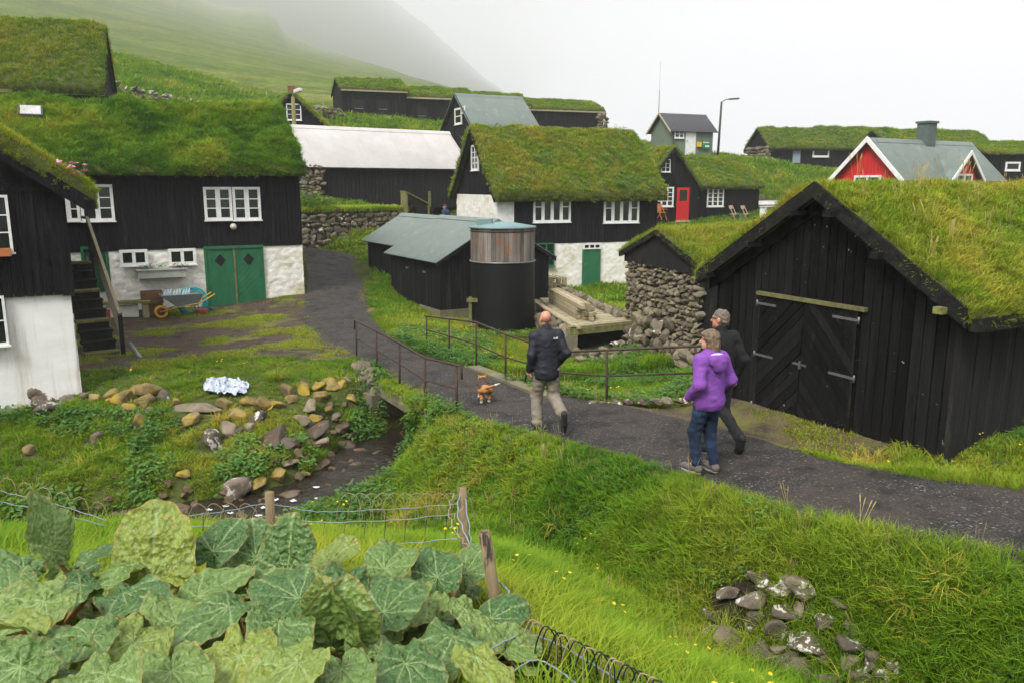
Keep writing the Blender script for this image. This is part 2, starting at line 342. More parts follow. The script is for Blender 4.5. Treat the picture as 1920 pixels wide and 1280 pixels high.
def inst_group(setname):
    if setname in _groups: return _groups[setname]
    ng = bpy.data.node_groups.new('tufts_' + setname, 'GeometryNodeTree')
    ng.interface.new_socket('Geometry', in_out='INPUT', socket_type='NodeSocketGeometry')
    ng.interface.new_socket('Geometry', in_out='OUTPUT', socket_type='NodeSocketGeometry')
    N = ng.nodes; L = ng.links; gi = N.new('NodeGroupInput'); go = N.new('NodeGroupOutput')
    g2i = N.new('GeometryNodeGeometryToInstance')
    for o in reversed(TUFTS[setname]):
        oi = N.new('GeometryNodeObjectInfo'); oi.inputs['Object'].default_value = o; L.new(oi.outputs['Geometry'], g2i.inputs[0])
    ip = N.new('GeometryNodeInstanceOnPoints'); ip.inputs['Pick Instance'].default_value = True
    L.new(gi.outputs[0], ip.inputs['Points']); L.new(g2i.outputs[0], ip.inputs['Instance'])
    for nm, tp, sk in (('idx', 'INT', 'Instance Index'), ('rot', 'FLOAT_VECTOR', 'Rotation'), ('scl', 'FLOAT_VECTOR', 'Scale')):
        a = N.new('GeometryNodeInputNamedAttribute'); a.data_type = tp; a.inputs['Name'].default_value = nm; L.new(a.outputs[0], ip.inputs[sk])
    L.new(ip.outputs[0], go.inputs[0]); _groups[setname] = ng; return ng
def place_tufts(name, setname, pts, nrm, scl, tint, parent=None, upmix=0.6, seed=1, kind='stuff', label=None, cat=None, hs=None):
    """pts (N,3), nrm (N,3), scl (N,), tint (N,) -> one object that instances the tufts"""
    pts = np.asarray(pts, float)
    if len(pts) == 0: return None
    rg = np.random.default_rng(seed); n = len(pts)
    d = np.asarray(nrm) * (1 - upmix) + np.array([0, 0, upmix]); d = d + rg.normal(0, .10, (n, 3)); d /= np.linalg.norm(d, axis=1)[:, None]
    az = rg.uniform(0, 6.283, n); rx = np.arccos(np.clip(d[:, 2], -1, 1)); rz = np.arctan2(d[:, 0], -d[:, 1])
    # rotate about own axis first (az), then tilt by rx about X, then turn rz: matrix Rz(rz) Rx(rx) Rz(az) -> euler
    ca, sa, cx, sx, cz, sz = np.cos(az), np.sin(az), np.cos(rx), np.sin(rx), np.cos(rz), np.sin(rz)
    m20 = sx*sa; m21 = sx*ca; m22 = cx; m10 = sz*ca + cz*cx*sa; m00 = cz*ca - sz*cx*sa
    ey = np.arcsin(np.clip(-m20, -1, 1)); ex = np.arctan2(m21, m22); ez = np.arctan2(m10, m00)
    rot = np.stack([ex, ey, ez], 1)
    me = bpy.data.meshes.new(name); me.vertices.add(n); me.vertices.foreach_set('co', pts.astype(np.float32).ravel())
    sc = np.stack([scl, scl, scl * (hs if hs is not None else 1.0)], 1)
    for nm, tp, arr, key in (('rot', 'FLOAT_VECTOR', rot, 'vector'), ('scl', 'FLOAT_VECTOR', sc, 'vector'), ('tint', 'FLOAT', np.clip(tint, 0, 1), 'value')):
        a = me.attributes.new(nm, tp, 'POINT'); a.data.foreach_set(key, np.asarray(arr, np.float32).ravel())
    a = me.attributes.new('idx', 'INT', 'POINT'); a.data.foreach_set('value', rg.integers(0, len(TUFTS[setname]), n).astype(np.int32))
    o = newobj(name, me, parent); m = o.modifiers.new('tufts', 'NODES'); m.node_group = inst_group(setname)
    return tag(o, label, cat, kind=kind)
def sample_tris(V, T, dens, rg):
    V = np.asarray(V, float); T = np.asarray(T); a, b, c = V[T[:, 0]], V[T[:, 1]], V[T[:, 2]]
    cr = np.cross(b - a, c - a); ar = np.linalg.norm(cr, axis=1) / 2
    n = int(ar.sum() * dens)
    if n < 1: return np.zeros((0, 3)), np.zeros((0, 3))
    k = rg.choice(len(T), n, p=ar / ar.sum()); r1 = np.sqrt(rg.random(n)); r2 = rg.random(n)
    p = a[k] * (1 - r1)[:, None] + b[k] * (r1 * (1 - r2))[:, None] + c[k] * (r1 * r2)[:, None]
    nn = cr[k]; nn = nn / np.maximum(np.linalg.norm(nn, axis=1), 1e-9)[:, None]; nn *= np.sign(nn[:, 2:3] + 1e-9)
    return p, nn

# ------------------------------------------------------------------ stones
def stone_mesh(name, seed, sub=2, mt=None, blocky=.5):
    bm = bmesh.new(); bmesh.ops.create_icosphere(bm, subdivisions=sub, radius=1.0); r = random.Random(seed)
    pl = [(Vector((r.gauss(0,1), r.gauss(0,1), r.gauss(0,1))).normalized(), r.uniform(.42, .80)) for _ in range(int(7 + 8*blocky))]
    for v in bm.verts:
        p = v.co.normalized(); p *= 1 + .16 * mnoise.noise(p * 1.6 + Vector((seed * 3.7, 0, 0)))
        for n, d in pl:
            e = p.dot(n) - d
            if e > 0: p -= n * e * .97
        v.co = p * (1.12 + .07 * mnoise.noise(p * 4 + Vector((seed, 0, 0))) + .04 * mnoise.noise(p * 9 + Vector((seed, 5, 0))))
    me = bpy.data.meshes.new(name); bm.to_mesh(me); bm.free()
    if mt: me.materials.append(mt)
    me.polygons.foreach_set('use_smooth', [sub > 2] * len(me.polygons)); me.update(); return me
STM = {}
def stones(mt, sub=2):
    k = (mt.name, sub)
    if k not in STM: STM[k] = [stone_mesh('stone_%s_%d' % (mt.name, i), i * 7 + 3, sub, mt) for i in range(7)]
    return STM[k]
def stone_wall(parent, size, x0, x1, z0, z1, y, thick, mt, r, name='stone', top=None, jit=.25, mats=None, asp=(1.0, 2.0), M=None, sub=2):
    """a face of dry stones in the local x-z plane at y (M maps x, y, z to the parent's frame); every stone is a child object"""
    z = z0; n = 0; R = M.to_3x3().to_4x4() if M is not None else Matrix()
    if R.determinant() < 0: R = R @ Matrix.Scale(-1, 4, (0, 1, 0))
    while z < z1:
        h = size * r.uniform(.75, 1.25); x = x0 + r.uniform(-size, 0)
        while x < x1:
            w = size * r.uniform(*asp); cx, cz = x + w / 2, z + h / 2 + r.uniform(-.12, .12) * size
            if x0 - .2*w <= cx <= x1 + .2*w and (top is None or cz < top(cx)):
                me = r.choice(stones(mats[r.randrange(len(mats))] if mats else mt, sub)); p = Vector((cx, y + r.uniform(-.3, .3) * thick * jit, cz))
                rt = Matrix.LocRotScale(None, None, None) @ (R @ Matrix.Rotation(r.uniform(-.35, .35), 4, 'Z') @ Matrix.Rotation(r.uniform(-.35, .35) + (math.pi if r.random() < .5 else 0), 4, 'Y') @ Matrix.Rotation(r.uniform(-.35, .35), 4, 'X'))
                newobj(name, me, parent, M @ p if M is not None else p, rt.to_euler(), (w * .64, thick * .5, h * .70)); n += 1
            x += w
        z += h * .93
    return n
def seg_frame(a, b, z):
    """frame with x from a to b (xy points), y to the left of it, z up from height z (relative to the camera)"""
    d = Vector((b[0] - a[0], b[1] - a[1], 0)); L = d.length; return (a[0], a[1], z + CZ), math.atan2(d.y, d.x), L
# ------------------------------------------------------------------ terrain
CTRL = [(0,0,-1.65),(-5,0,-1.75),(5,0,-2.4),(0,-6,-1.4),(-9,-6,-1.4),(9,-6,-2.2),(-12,2,-2.2),(-1,2.5,-2.2),(-3,3,-2.35),(1,3,-2.6),(-.1,4.7,-2.85),(-2.5,5,-2.85),(-2.2,8.8,-4.1),(-4.5,9.0,-4.3),(-7.5,9.0,-4.4),(-11,9.2,-4.45),(-3.3,10.0,-4.75),(-6.5,9.9,-4.85),(-1.8,10.4,-4.8),
 (-5,5,-2.85),(0,7,-3.55),(-2.5,7.4,-3.5),(-5,7.6,-3.55),(-8,7.2,-3.5),(1.6,4.6,-3.3),(2.9,3.6,-3.3),(-12,7.5,-3.5),(1.2,6.3,-3.95),(2.2,5.3,-3.95),(3.6,4.3,-3.9),(.3,8.4,-4.3),(-.9,9.8,-4.5),(5.5,3,-3.6),
 (-6.7,15,-3.95),(-3.9,15.8,-4.0),(-9,15.4,-3.85),(-13,15,-4),(-4.4,14.7,-4.2),(-7,13.8,-4.35),(-10,13.6,-4.4),(-9.4,26.6,-3.93),(-7.3,27.7,-3.72),(-12,24,-3.98),(-8,20,-4.0),(-5,20,-3.98),(-15,20,-3.9),(-14,30,-3.2),(-22,30,-2),
 (-24,45,3.0),(-15,40,-.2),(-12,46,.2),(-9,50,1.0),(-20,60,5),(-8,62,4.4),(-11.5,70,5.8),(0,72,4.9),(6,76,4.6),(-8.5,35.8,-2.75),(-9,34,-3.1),(-7.8,39.6,-1.1),(-3,44,-2.2),(-4,39,-2.8),(0,46,-.9),
 (4,48,-1.6),(10.6,49.5,-2.1),(15,49,-2.2),(14,65,2.4),(20,66,2.0),(24,69,1.3),(34,70,1.3),(20,55,-.6),(45,60,0),(13,34,-2.8),(20,36,-2.2),(30,36,-2),(3.3,13.6,-3.55),(5.7,10,-3.25),(6.7,10.3,-3.15),(9,16,-3.0),(14,12,-2.8),(9,6,-2.9),
 (1.6,22,-4.45),(-.3,24,-4.45),(-2.3,26.3,-4.35),(-3.9,28,-4.1),(-5.6,32.5,-3.15),(-2,31,-4.1),(2.4,18.2,-4.4),(1.2,20.6,-4.6),(4.3,21.7,-4.25),(3.4,33.6,-4.35),(6.5,34,-4.3),(0,32.6,-4.3),(8,26,-3.9),(1.5,28,-4.4),
 (.4,16,-4.1),(2.6,15,-4.0),(-1.4,19.4,-4.2),(-2.4,21.5,-4.1),(-4,24,-3.95),(4,85,3.8),(20,85,1.0),(-20,85,8),(-40,60,9),(-40,30,1),(-40,85,13),(40,85,0)]
def tps_fit(pts, lam=0.02):
    p = np.array(pts, float); n = len(p); d2 = ((p[:, None, :2] - p[None, :, :2]) ** 2).sum(-1)
    K = .5 * d2 * np.log(d2 + 1e-12) + lam * np.eye(n) * 10; Q = np.c_[np.ones(n), p[:, :2]]
    A = np.block([[K, Q], [Q.T, np.zeros((3, 3))]]); w = np.linalg.solve(A, np.r_[p[:, 2], np.zeros(3)]); return p, w
_TP, _TW = tps_fit(CTRL)
def tps(x, y):
    x = np.asarray(x, float); y = np.asarray(y, float); out = _TW[-3] + _TW[-2] * x + _TW[-1] * y
    for i in range(len(_TP)):
        d2 = (x - _TP[i, 0]) ** 2 + (y - _TP[i, 1]) ** 2; out = out + _TW[i] * .5 * d2 * np.log(d2 + 1e-12)
    return out
# the path: stations of (near edge x,y), (far edge x,y), z relative to the camera
PATH = [((10.5,2.6),(11.2,4.0),-2.85),((6.4,4.9),(7.2,6.35),-2.92),((4.25,6.19),(5.1,7.54),-3.0),((2.83,7.4),(3.75,8.75),-3.14),((2.0,8.75),(3.1,10.1),-3.27),((.97,10.55),(2.1,12.2),-3.5),((-.75,13.0),(.35,14.6),-3.75),
        ((-2.15,15.56),(-.93,16.9),-3.9),((-3.65,18.7),(-2.5,19.4),-3.97),((-5.6,22.0),(-3.9,22.6),-3.95),((-6.6,25.4),(-4.75,26.0),-3.88),((-7.2,28.2),(-5.6,29.6),-3.68),((-8.0,31.4),(-6.4,33.4),-3.35),((-9.1,34.6),(-7.4,35.6),-2.95),((-11.5,35.2),(-11.2,36.6),-2.5)]
def catmull(pts, m=14):
    pts = np.array(pts, float); out = []
    for i in range(len(pts) - 1):
        p0, p1, p2, p3 = pts[max(i-1, 0)], pts[i], pts[i+1], pts[min(i+2, len(pts)-1)]
        for t in np.linspace(0, 1, m, endpoint=False):
            out.append(.5 * ((2*p1) + (-p0+p2)*t + (2*p0-5*p1+4*p2-p3)*t*t + (-p0+3*p1-3*p2+p3)*t**3))
    out.append(pts[-1]); return np.array(out)
_PC = catmull([(a[0], a[1], b[0], b[1], z) for a, b, z in PATH])
PN, PF, PZ = _PC[:, :2], _PC[:, 2:4], _PC[:, 4]; PM = (PN + PF) / 2; PW = np.linalg.norm(PF - PN, axis=1) / 2
def polydist(x, y, pts, vals):
    """distance to a polyline and the interpolated values at the nearest point"""
    shp = np.shape(x); x = np.asarray(x, float).ravel(); y = np.asarray(y, float).ravel(); best = np.full(x.shape, 1e9); bi = np.zeros(x.shape)
    for i in range(len(pts) - 1):
        a, b = pts[i], pts[i+1]; d = b - a; ux = x - a[0]; uy = y - a[1]
        t = np.minimum(np.maximum((ux * d[0] + uy * d[1]) / (d @ d), 0), 1); ux -= t * d[0]; uy -= t * d[1]; q = ux*ux + uy*uy
        k = q < best; best[k] = q[k]; bi[k] = i + t[k]
    i = np.minimum(bi.astype(int), len(pts) - 2); f = (bi - i)[:, None]; bv = vals[i] * (1 - f) + vals[i + 1] * f
    return np.sqrt(best).reshape(shp), bv.reshape(shp + (vals.shape[1],)), None
STREAM = catmull([(8.5,19,-4.3),(5.5,18.6,-4.5),(2.2,18.3,-4.75),(.2,17.2,-4.85),(-1.5,15.8,-4.95),(-2.6,14.4,-5.0),(-2.85,13.0,-5.05),(-3.9,12.0,-5.1),(-5.5,11.6,-5.15),(-7.5,11.4,-5.25),(-10,11.1,-5.35),(-14,11,-5.5)], 8)
_pv = np.c_[PZ, PW]; _PMs = PM[::3]; _pvs = _pv[::3]; _STs = STREAM[::2]
def height(x, y, bridge=True):
    """ground height relative to the camera"""
    x = np.asarray(x, float); y = np.asarray(y, float); h = tps(x, y)
    h = h + .05 * vnoise(x, y, 0, 1.7, 3, 3) * sstep(1, 6, y) + .02 * vnoise(x, y, 0, .45, 2, 5)
    ds, sv, _ = polydist(x, y, _STs[:, :2], _STs[:, 2:3])
    dp, pv, sd = polydist(x, y, _PMs, _pvs)
    w = pv[..., 1]; zp = pv[..., 0]
    k = 1 - sstep(w + .12, w + 1.15, dp)
    onb = 1 - sstep(.75, 1.15, ds)
    h = h * (1 - k) + zp * k
    bed = sv[..., 0] + np.maximum(0, ds - .66) * 1.2 + .05 * vnoise(x, y, 0, .6, 2, 8)
    h = np.where(ds < 2.4, np.minimum(h, bed + np.where(dp < w + .35, np.maximum(0, ds - .75) * 4, 0)), h)
    return h
def Hz(x, y): return float(height(np.array([x]), np.array([y]))[0]) + CZ
def path_mask(x, y):
    dp, pv, _ = polydist(x, y, _PMs, _pvs); return dp - pv[..., 1]
def inpoly(x, y, poly):
    r = np.zeros(np.shape(x), bool); n = len(poly)
    for i in range(n):
        (x1, y1), (x2, y2) = poly[i], poly[(i+1) % n]
        c = ((y1 > y) != (y2 > y)) & (x < (x2 - x1) * (y - y1) / (y2 - y1 + 1e-12) + x1); r ^= c
    return r
YARD = [(-13.9,25.0),(-7.2,28.4),(-5.2,29.0),(-4.7,26),(-3.9,22.6),(-3.2,19.0),(-4.2,18.0),(-6.0,17.9),(-8.0,16.2),(-9.5,16.4),(-13.5,19)]
APRON = [(.9,12.25),(2.0,11.9),(3.15,9.9),(3.6,9.35),(4.3,9.75),(5.1,10.3),(3.7,13.5),(3.0,13.2),(1.5,13.1)]
def grid_mesh(name, xs, ys, zfun, mt, keep=None, off=0.0):
    X, Y = np.meshgrid(xs, ys); Z = zfun(X, Y) + CZ + off; V = np.stack([X.ravel(), Y.ravel(), Z.ravel()], 1); nx = len(xs); ny = len(ys)
    j, i = np.meshgrid(np.arange(ny-1), np.arange(nx-1), indexing='ij'); a = (j*nx + i).ravel(); F = np.stack([a, a+1, a+nx+1, a+nx], 1)
    if keep is not None:
        cx = (X[:-1, :-1] + X[1:, 1:]).ravel() / 2; cyy = (Y[:-1, :-1] + Y[1:, 1:]).ravel() / 2; F = F[keep(cx, cyy)]
    used = np.unique(F); rm = -np.ones(len(V), int); rm[used] = np.arange(len(used)); V = V[used]; F = rm[F]
    return npmesh(name, V, F, mt, True), V, F
def ground_mat():
    m = bpy.data.materials.new('grassy_ground'); nt, out = nodes(m); b = nt.nodes.new('ShaderNodeBsdfPrincipled'); nt.links.new(b.outputs[0], out.inputs[0]); b.inputs['Roughness'].default_value = .95
    b.inputs['Specular IOR Level'].default_value = .15
    c = rampn(nt, texn(nt, 'noise', 1.3, (1,1,1), 6, .7), [(.3, (.035,.04,.016)), (.5, (.06,.075,.02)), (.7, (.09,.11,.022))])
    s = rampn(nt, texn(nt, 'noise', .9, (1,1,1), 6, .7), [(.60, (0,0,0)), (.72, (1,1,1))]); c = mixc(nt, s, c, (.055, .042, .024))
    nt.links.new(c, b.inputs['Base Color']); bp = nt.nodes.new('ShaderNodeBump'); bp.inputs['Strength'].default_value = .9; bp.inputs['Distance'].default_value = .05
    nt.links.new(texn(nt, 'noise', 14, (1,1,1), 5, .7), bp.inputs['Height']); nt.links.new(bp.outputs[0], b.inputs['Normal']); return m
def gravel_mat(name, c0, c1, moss=None, moss_lo=.52, moss_hi=.62, moss_sc=.9, patch=.7):
    m = bpy.data.materials.new(name); nt, out = nodes(m); b = nt.nodes.new('ShaderNodeBsdfPrincipled'); nt.links.new(b.outputs[0], out.inputs[0]); b.inputs['Roughness'].default_value = .8
    b.inputs['Specular IOR Level'].default_value = .3
    v = texn(nt, 'vorc', 55); sep = nt.nodes.new('ShaderNodeSeparateColor'); nt.links.new(v, sep.inputs[0])
    c = rampn(nt, sep.outputs[0], [(0, c0), (.75, c1), (.95, tuple(2.0*k for k in c1)), (1, (.3,.28,.26))])
    c = mixc(nt, rampn(nt, texn(nt, 'noise', .8, (1,1,1), 5, .65), [(.38, (patch,)*3), (.62, (0,0,0))]), c, tuple(k*1.5 for k in (c1[0], c1[1]*.88, c1[2]*.78)))
    c = mixc(nt, rampn(nt, texn(nt, 'noise', 2.6, (1,1,1), 4, .6), [(.48, (0,0,0)), (.68, (.75,.75,.75))]), c, tuple(k * .55 for k in c0))
    if moss:
        f = rampn(nt, texn(nt, 'noise', moss_sc, (1,1,1), 8, .72), [(moss_lo, (0,0,0)), (moss_hi, (1,1,1))]); c = mixc(nt, f, c, moss)
    nt.links.new(c, b.inputs['Base Color']); bp = nt.nodes.new('ShaderNodeBump'); bp.inputs['Strength'].default_value = .9; bp.inputs['Distance'].default_value = .02
    nt.links.new(texn(nt, 'vor', 55), bp.inputs['Height']); nt.links.new(bp.outputs[0], b.inputs['Normal']); return m
GROUND = ground_mat()
GRAVEL = gravel_mat('dark_gravel', (.0125,.0115,.011), (.043,.0385,.035), (.085,.08,.03), .66, .80, .7)
YGRAV = gravel_mat('yard_gravel', (.016,.012,.009), (.060,.043,.032), (.15,.155,.02), .52, .64, .8)
APRM = gravel_mat('mossy_apron', (.03,.025,.018), (.085,.065,.045), (.15,.145,.03), .48, .66, .9)
xs = np.r_[np.arange(-46, -15, 1.0), np.arange(-15, 11, .16), np.arange(11, 47, 1.0)]
ys = np.r_[np.arange(-8, 1, .8), np.arange(1, 30, .16), np.arange(30, 42, .35), np.arange(42, 90, 1.0)]
def ground_z(x, y):
    h = height(x, y); d = path_mask(x, y)
    h = h - .035 * (1 - sstep(-.15, -.02, d))
    far = sstep(78, 89, y) * sstep(-6, 6, x); return h - far * 9
me, GV, GF = grid_mesh('ground', xs, ys, ground_z, GROUND)
ground = tag(newobj('ground', me), kind='structure')
# gravel path strip
U = np.linspace(0, 1, 13); _i = np.arange(len(PM)) * .35; dd = (PF - PN) / np.linalg.norm(PF - PN, axis=1)[:, None]
pa = PN - dd * (.10 + .07 * vnoise(_i, 0*_i, 0, 1, 2, 4))[:, None]; pb = PF + dd * (.10 + .07 * vnoise(_i, 0*_i + 9, 0, 1, 2, 6))[:, None]
V = pa[:, None, :] * (1 - U)[None, :, None] + pb[:, None, :] * U[None, :, None]
V = np.concatenate([V, (PZ[:, None] + CZ + .012 + .03 * (1 - (2*U - 1)**2)[None] + .012 * vnoise(V[..., 0], V[..., 1], 0, .7, 2, 2))[..., None]], -1).reshape(-1, 3)
n = len(U); F = [(i*n+k, i*n+k+1, (i+1)*n+k+1, (i+1)*n+k) for i in range(len(PM) - 1) for k in range(n - 1)]
tag(newobj('gravel_path', npmesh('gravel_path', np.array(V), F, GRAVEL, True)), kind='structure')
ym = lambda x, y: inpoly(x + .5*vnoise(x, y, 0, 1.1, 2, 21), y + .5*vnoise(x, y, 0, 1.1, 2, 22), YARD) & (path_mask(x, y) > -.25)
me, YV, YF = grid_mesh('gravel_yard', np.arange(-14.5, -2.5, .12), np.arange(16, 30, .12), height, YGRAV, ym, .014); tag(newobj('gravel_yard', me), kind='structure')
am = lambda x, y: inpoly(x + .2*vnoise(x, y, 0, .8, 2, 23), y + .2*vnoise(x, y, 0, .8, 2, 24), APRON) & (path_mask(x, y) > -.12)
me, _, _ = grid_mesh('mossy_apron', np.arange(.5, 5.5, .1), np.arange(8.5, 13.6, .1), height, APRM, am, .014); tag(newobj('mossy_apron', me), kind='structure')
# stream water
wm = bpy.data.materials.new('stream_water'); nt, out = nodes(wm); b = nt.nodes.new('ShaderNodeBsdfPrincipled'); nt.links.new(b.outputs[0], out.inputs[0])
b.inputs['Base Color'].default_value = (.022, .017, .012, 1); b.inputs['Roughness'].default_value = .08; b.inputs['IOR'].default_value = 1.33
bp = nt.nodes.new('ShaderNodeBump'); bp.inputs['Strength'].default_value = .8; bp.inputs['Distance'].default_value = .05
nt.links.new(texn(nt, 'noise', 7, (1, 1, 1), 4, .6), bp.inputs['Height']); nt.links.new(bp.outputs[0], b.inputs['Normal'])
V = []; F = []
for i, (x, y, z) in enumerate(STREAM):
    d = STREAM[min(i+1, len(STREAM)-1), :2] - STREAM[max(i-1, 0), :2]; d /= np.linalg.norm(d); nn = np.array([-d[1], d[0]])
    for u in (-1, -.5, 0, .5, 1): V.append((x + nn[0]*u*.84, y + nn[1]*u*.84, z + CZ + .10 + .02 * math.sin(i * 1.7 + u * 2)))
F = [(i*5+k, i*5+k+1, (i+1)*5+k+1, (i+1)*5+k) for i in range(len(STREAM)-1) for k in range(4)]
tag(newobj('stream_water', npmesh('stream_water', np.array(V), F, wm, True)), kind='structure')

# ------------------------------------------------------------------ hills in the mist
def hill_mat(name, a, b_, c_):
    m = bpy.data.materials.new(name); nt, out = nodes(m); b = nt.nodes.new('ShaderNodeBsdfPrincipled'); nt.links.new(b.outputs[0], out.inputs[0]); b.inputs['Roughness'].default_value = 1; b.inputs['Specular IOR Level'].default_value = .1
    f1 = texn(nt, 'noise', .02, (1, 1, 2.5), 8, .65); c = rampn(nt, f1, [(.3, a), (.5, b_), (.7, c_)])
    f2 = texn(nt, 'noise', .18, (1, 1, 3), 6, .7); c = mixc(nt, rampn(nt, f2, [(.35, (.85,.85,.85)), (.6, (0,0,0))]), c, tuple(k * .55 for k in a))
    f3 = texn(nt, 'noise', .9, (1, 1, 2), 4, .6); c = mixc(nt, rampn(nt, f3, [(.40, (.6,.6,.6)), (.58, (0,0,0))]), c, tuple(k * .45 for k in a))
    nt.links.new(c, b.inputs['Base Color']); return m
HILLM = hill_mat('hill_grass', (.07, .115, .016), (.145, .195, .025), (.24, .235, .05))
HILLF = hill_mat('hill_far', (.05, .08, .03), (.08, .1, .04), (.1, .11, .05))
def hill(name, sil, y0, base_v, ycf, mt, seed, nt_=70, rough=1.0):
    us = np.arange(sil[0][0], sil[-1][0] + 1, 8.0); vs_ = np.interp(us, [s[0] for s in sil], [s[1] for s in sil]); m = nt_ + 14
    vs_ = vs_ + 4.0 * rough * vnoise(us, 0*us, 0, 45, 3, seed); rr = [(ray(u, v), ray(u, base_v(u)), ycf(u)) for u, v in zip(us, vs_)]
    a = np.array([q[0][0] for q in rr])[:, None]; rc = np.array([q[0][1] for q in rr])[:, None]; rb = np.array([q[1][1] for q in rr])[:, None]; Yc = np.array([q[2] for q in rr])[:, None]
    t = (np.arange(m) / (nt_ - 1))[None, :]; t1 = np.minimum(t, 1)
    Y = np.where(t <= 1, y0 * (Yc / y0) ** (t1 ** 1.9), Yc * (1 + (t - 1) * 1.2)); r = np.where(t <= 1, rb + (rc - rb) * t1 ** 1.15, rc * (1 - (t - 1) * 4))
    rcs = np.convolve(np.pad(rc[:, 0], 22, mode='edge'), np.ones(45) / 45, 'valid')[:, None]; r = r + np.where(t <= 1, (rcs - rc) * t1 ** 1.15 * (1 - sstep(.7, 1.0, t1)), 0)
    r = r + .006 * rough * np.sin(t1 * math.pi) * vnoise(a * Y * .6 / (60 + Y * .12), Y / (60 + Y * .12), 0, 1, 4, seed + 1)
    V = np.stack([a * Y, Y, r * Y + CZ], -1).reshape(-1, 3)
    n = len(us); F = [(i*m+k, (i+1)*m+k, (i+1)*m+k+1, i*m+k+1) for i in range(n-1) for k in range(m-1)]
    return tag(newobj(name, npmesh(name, np.array(V), F, mt, True)), kind='structure')
hill('hillside', [(-700,-330),(-300,-260),(0,-170),(200,-90),(330,-32),(400,0),(450,12),(480,14),(500,18),(515,32),(535,62),(600,92),(700,122),(780,148),(850,164),(910,178),(960,196),(1010,215)], 74, lambda u: 214 + max(0, (u - 600)) * .06,
     lambda u: float(np.interp(u, [-700, 200, 380, 540, 700, 860, 1010], [1900, 2100, 1900, 1350, 700, 420, 250])), HILLM, 31)
hill('far_hill', [(330,-220),(560,-160),(660,-70),(740,0),(800,48),(850,95),(890,128),(925,158),(960,190),(1000,230)], 900, lambda u: 235, lambda u: 3800, HILLF, 41, 30, 1.5)
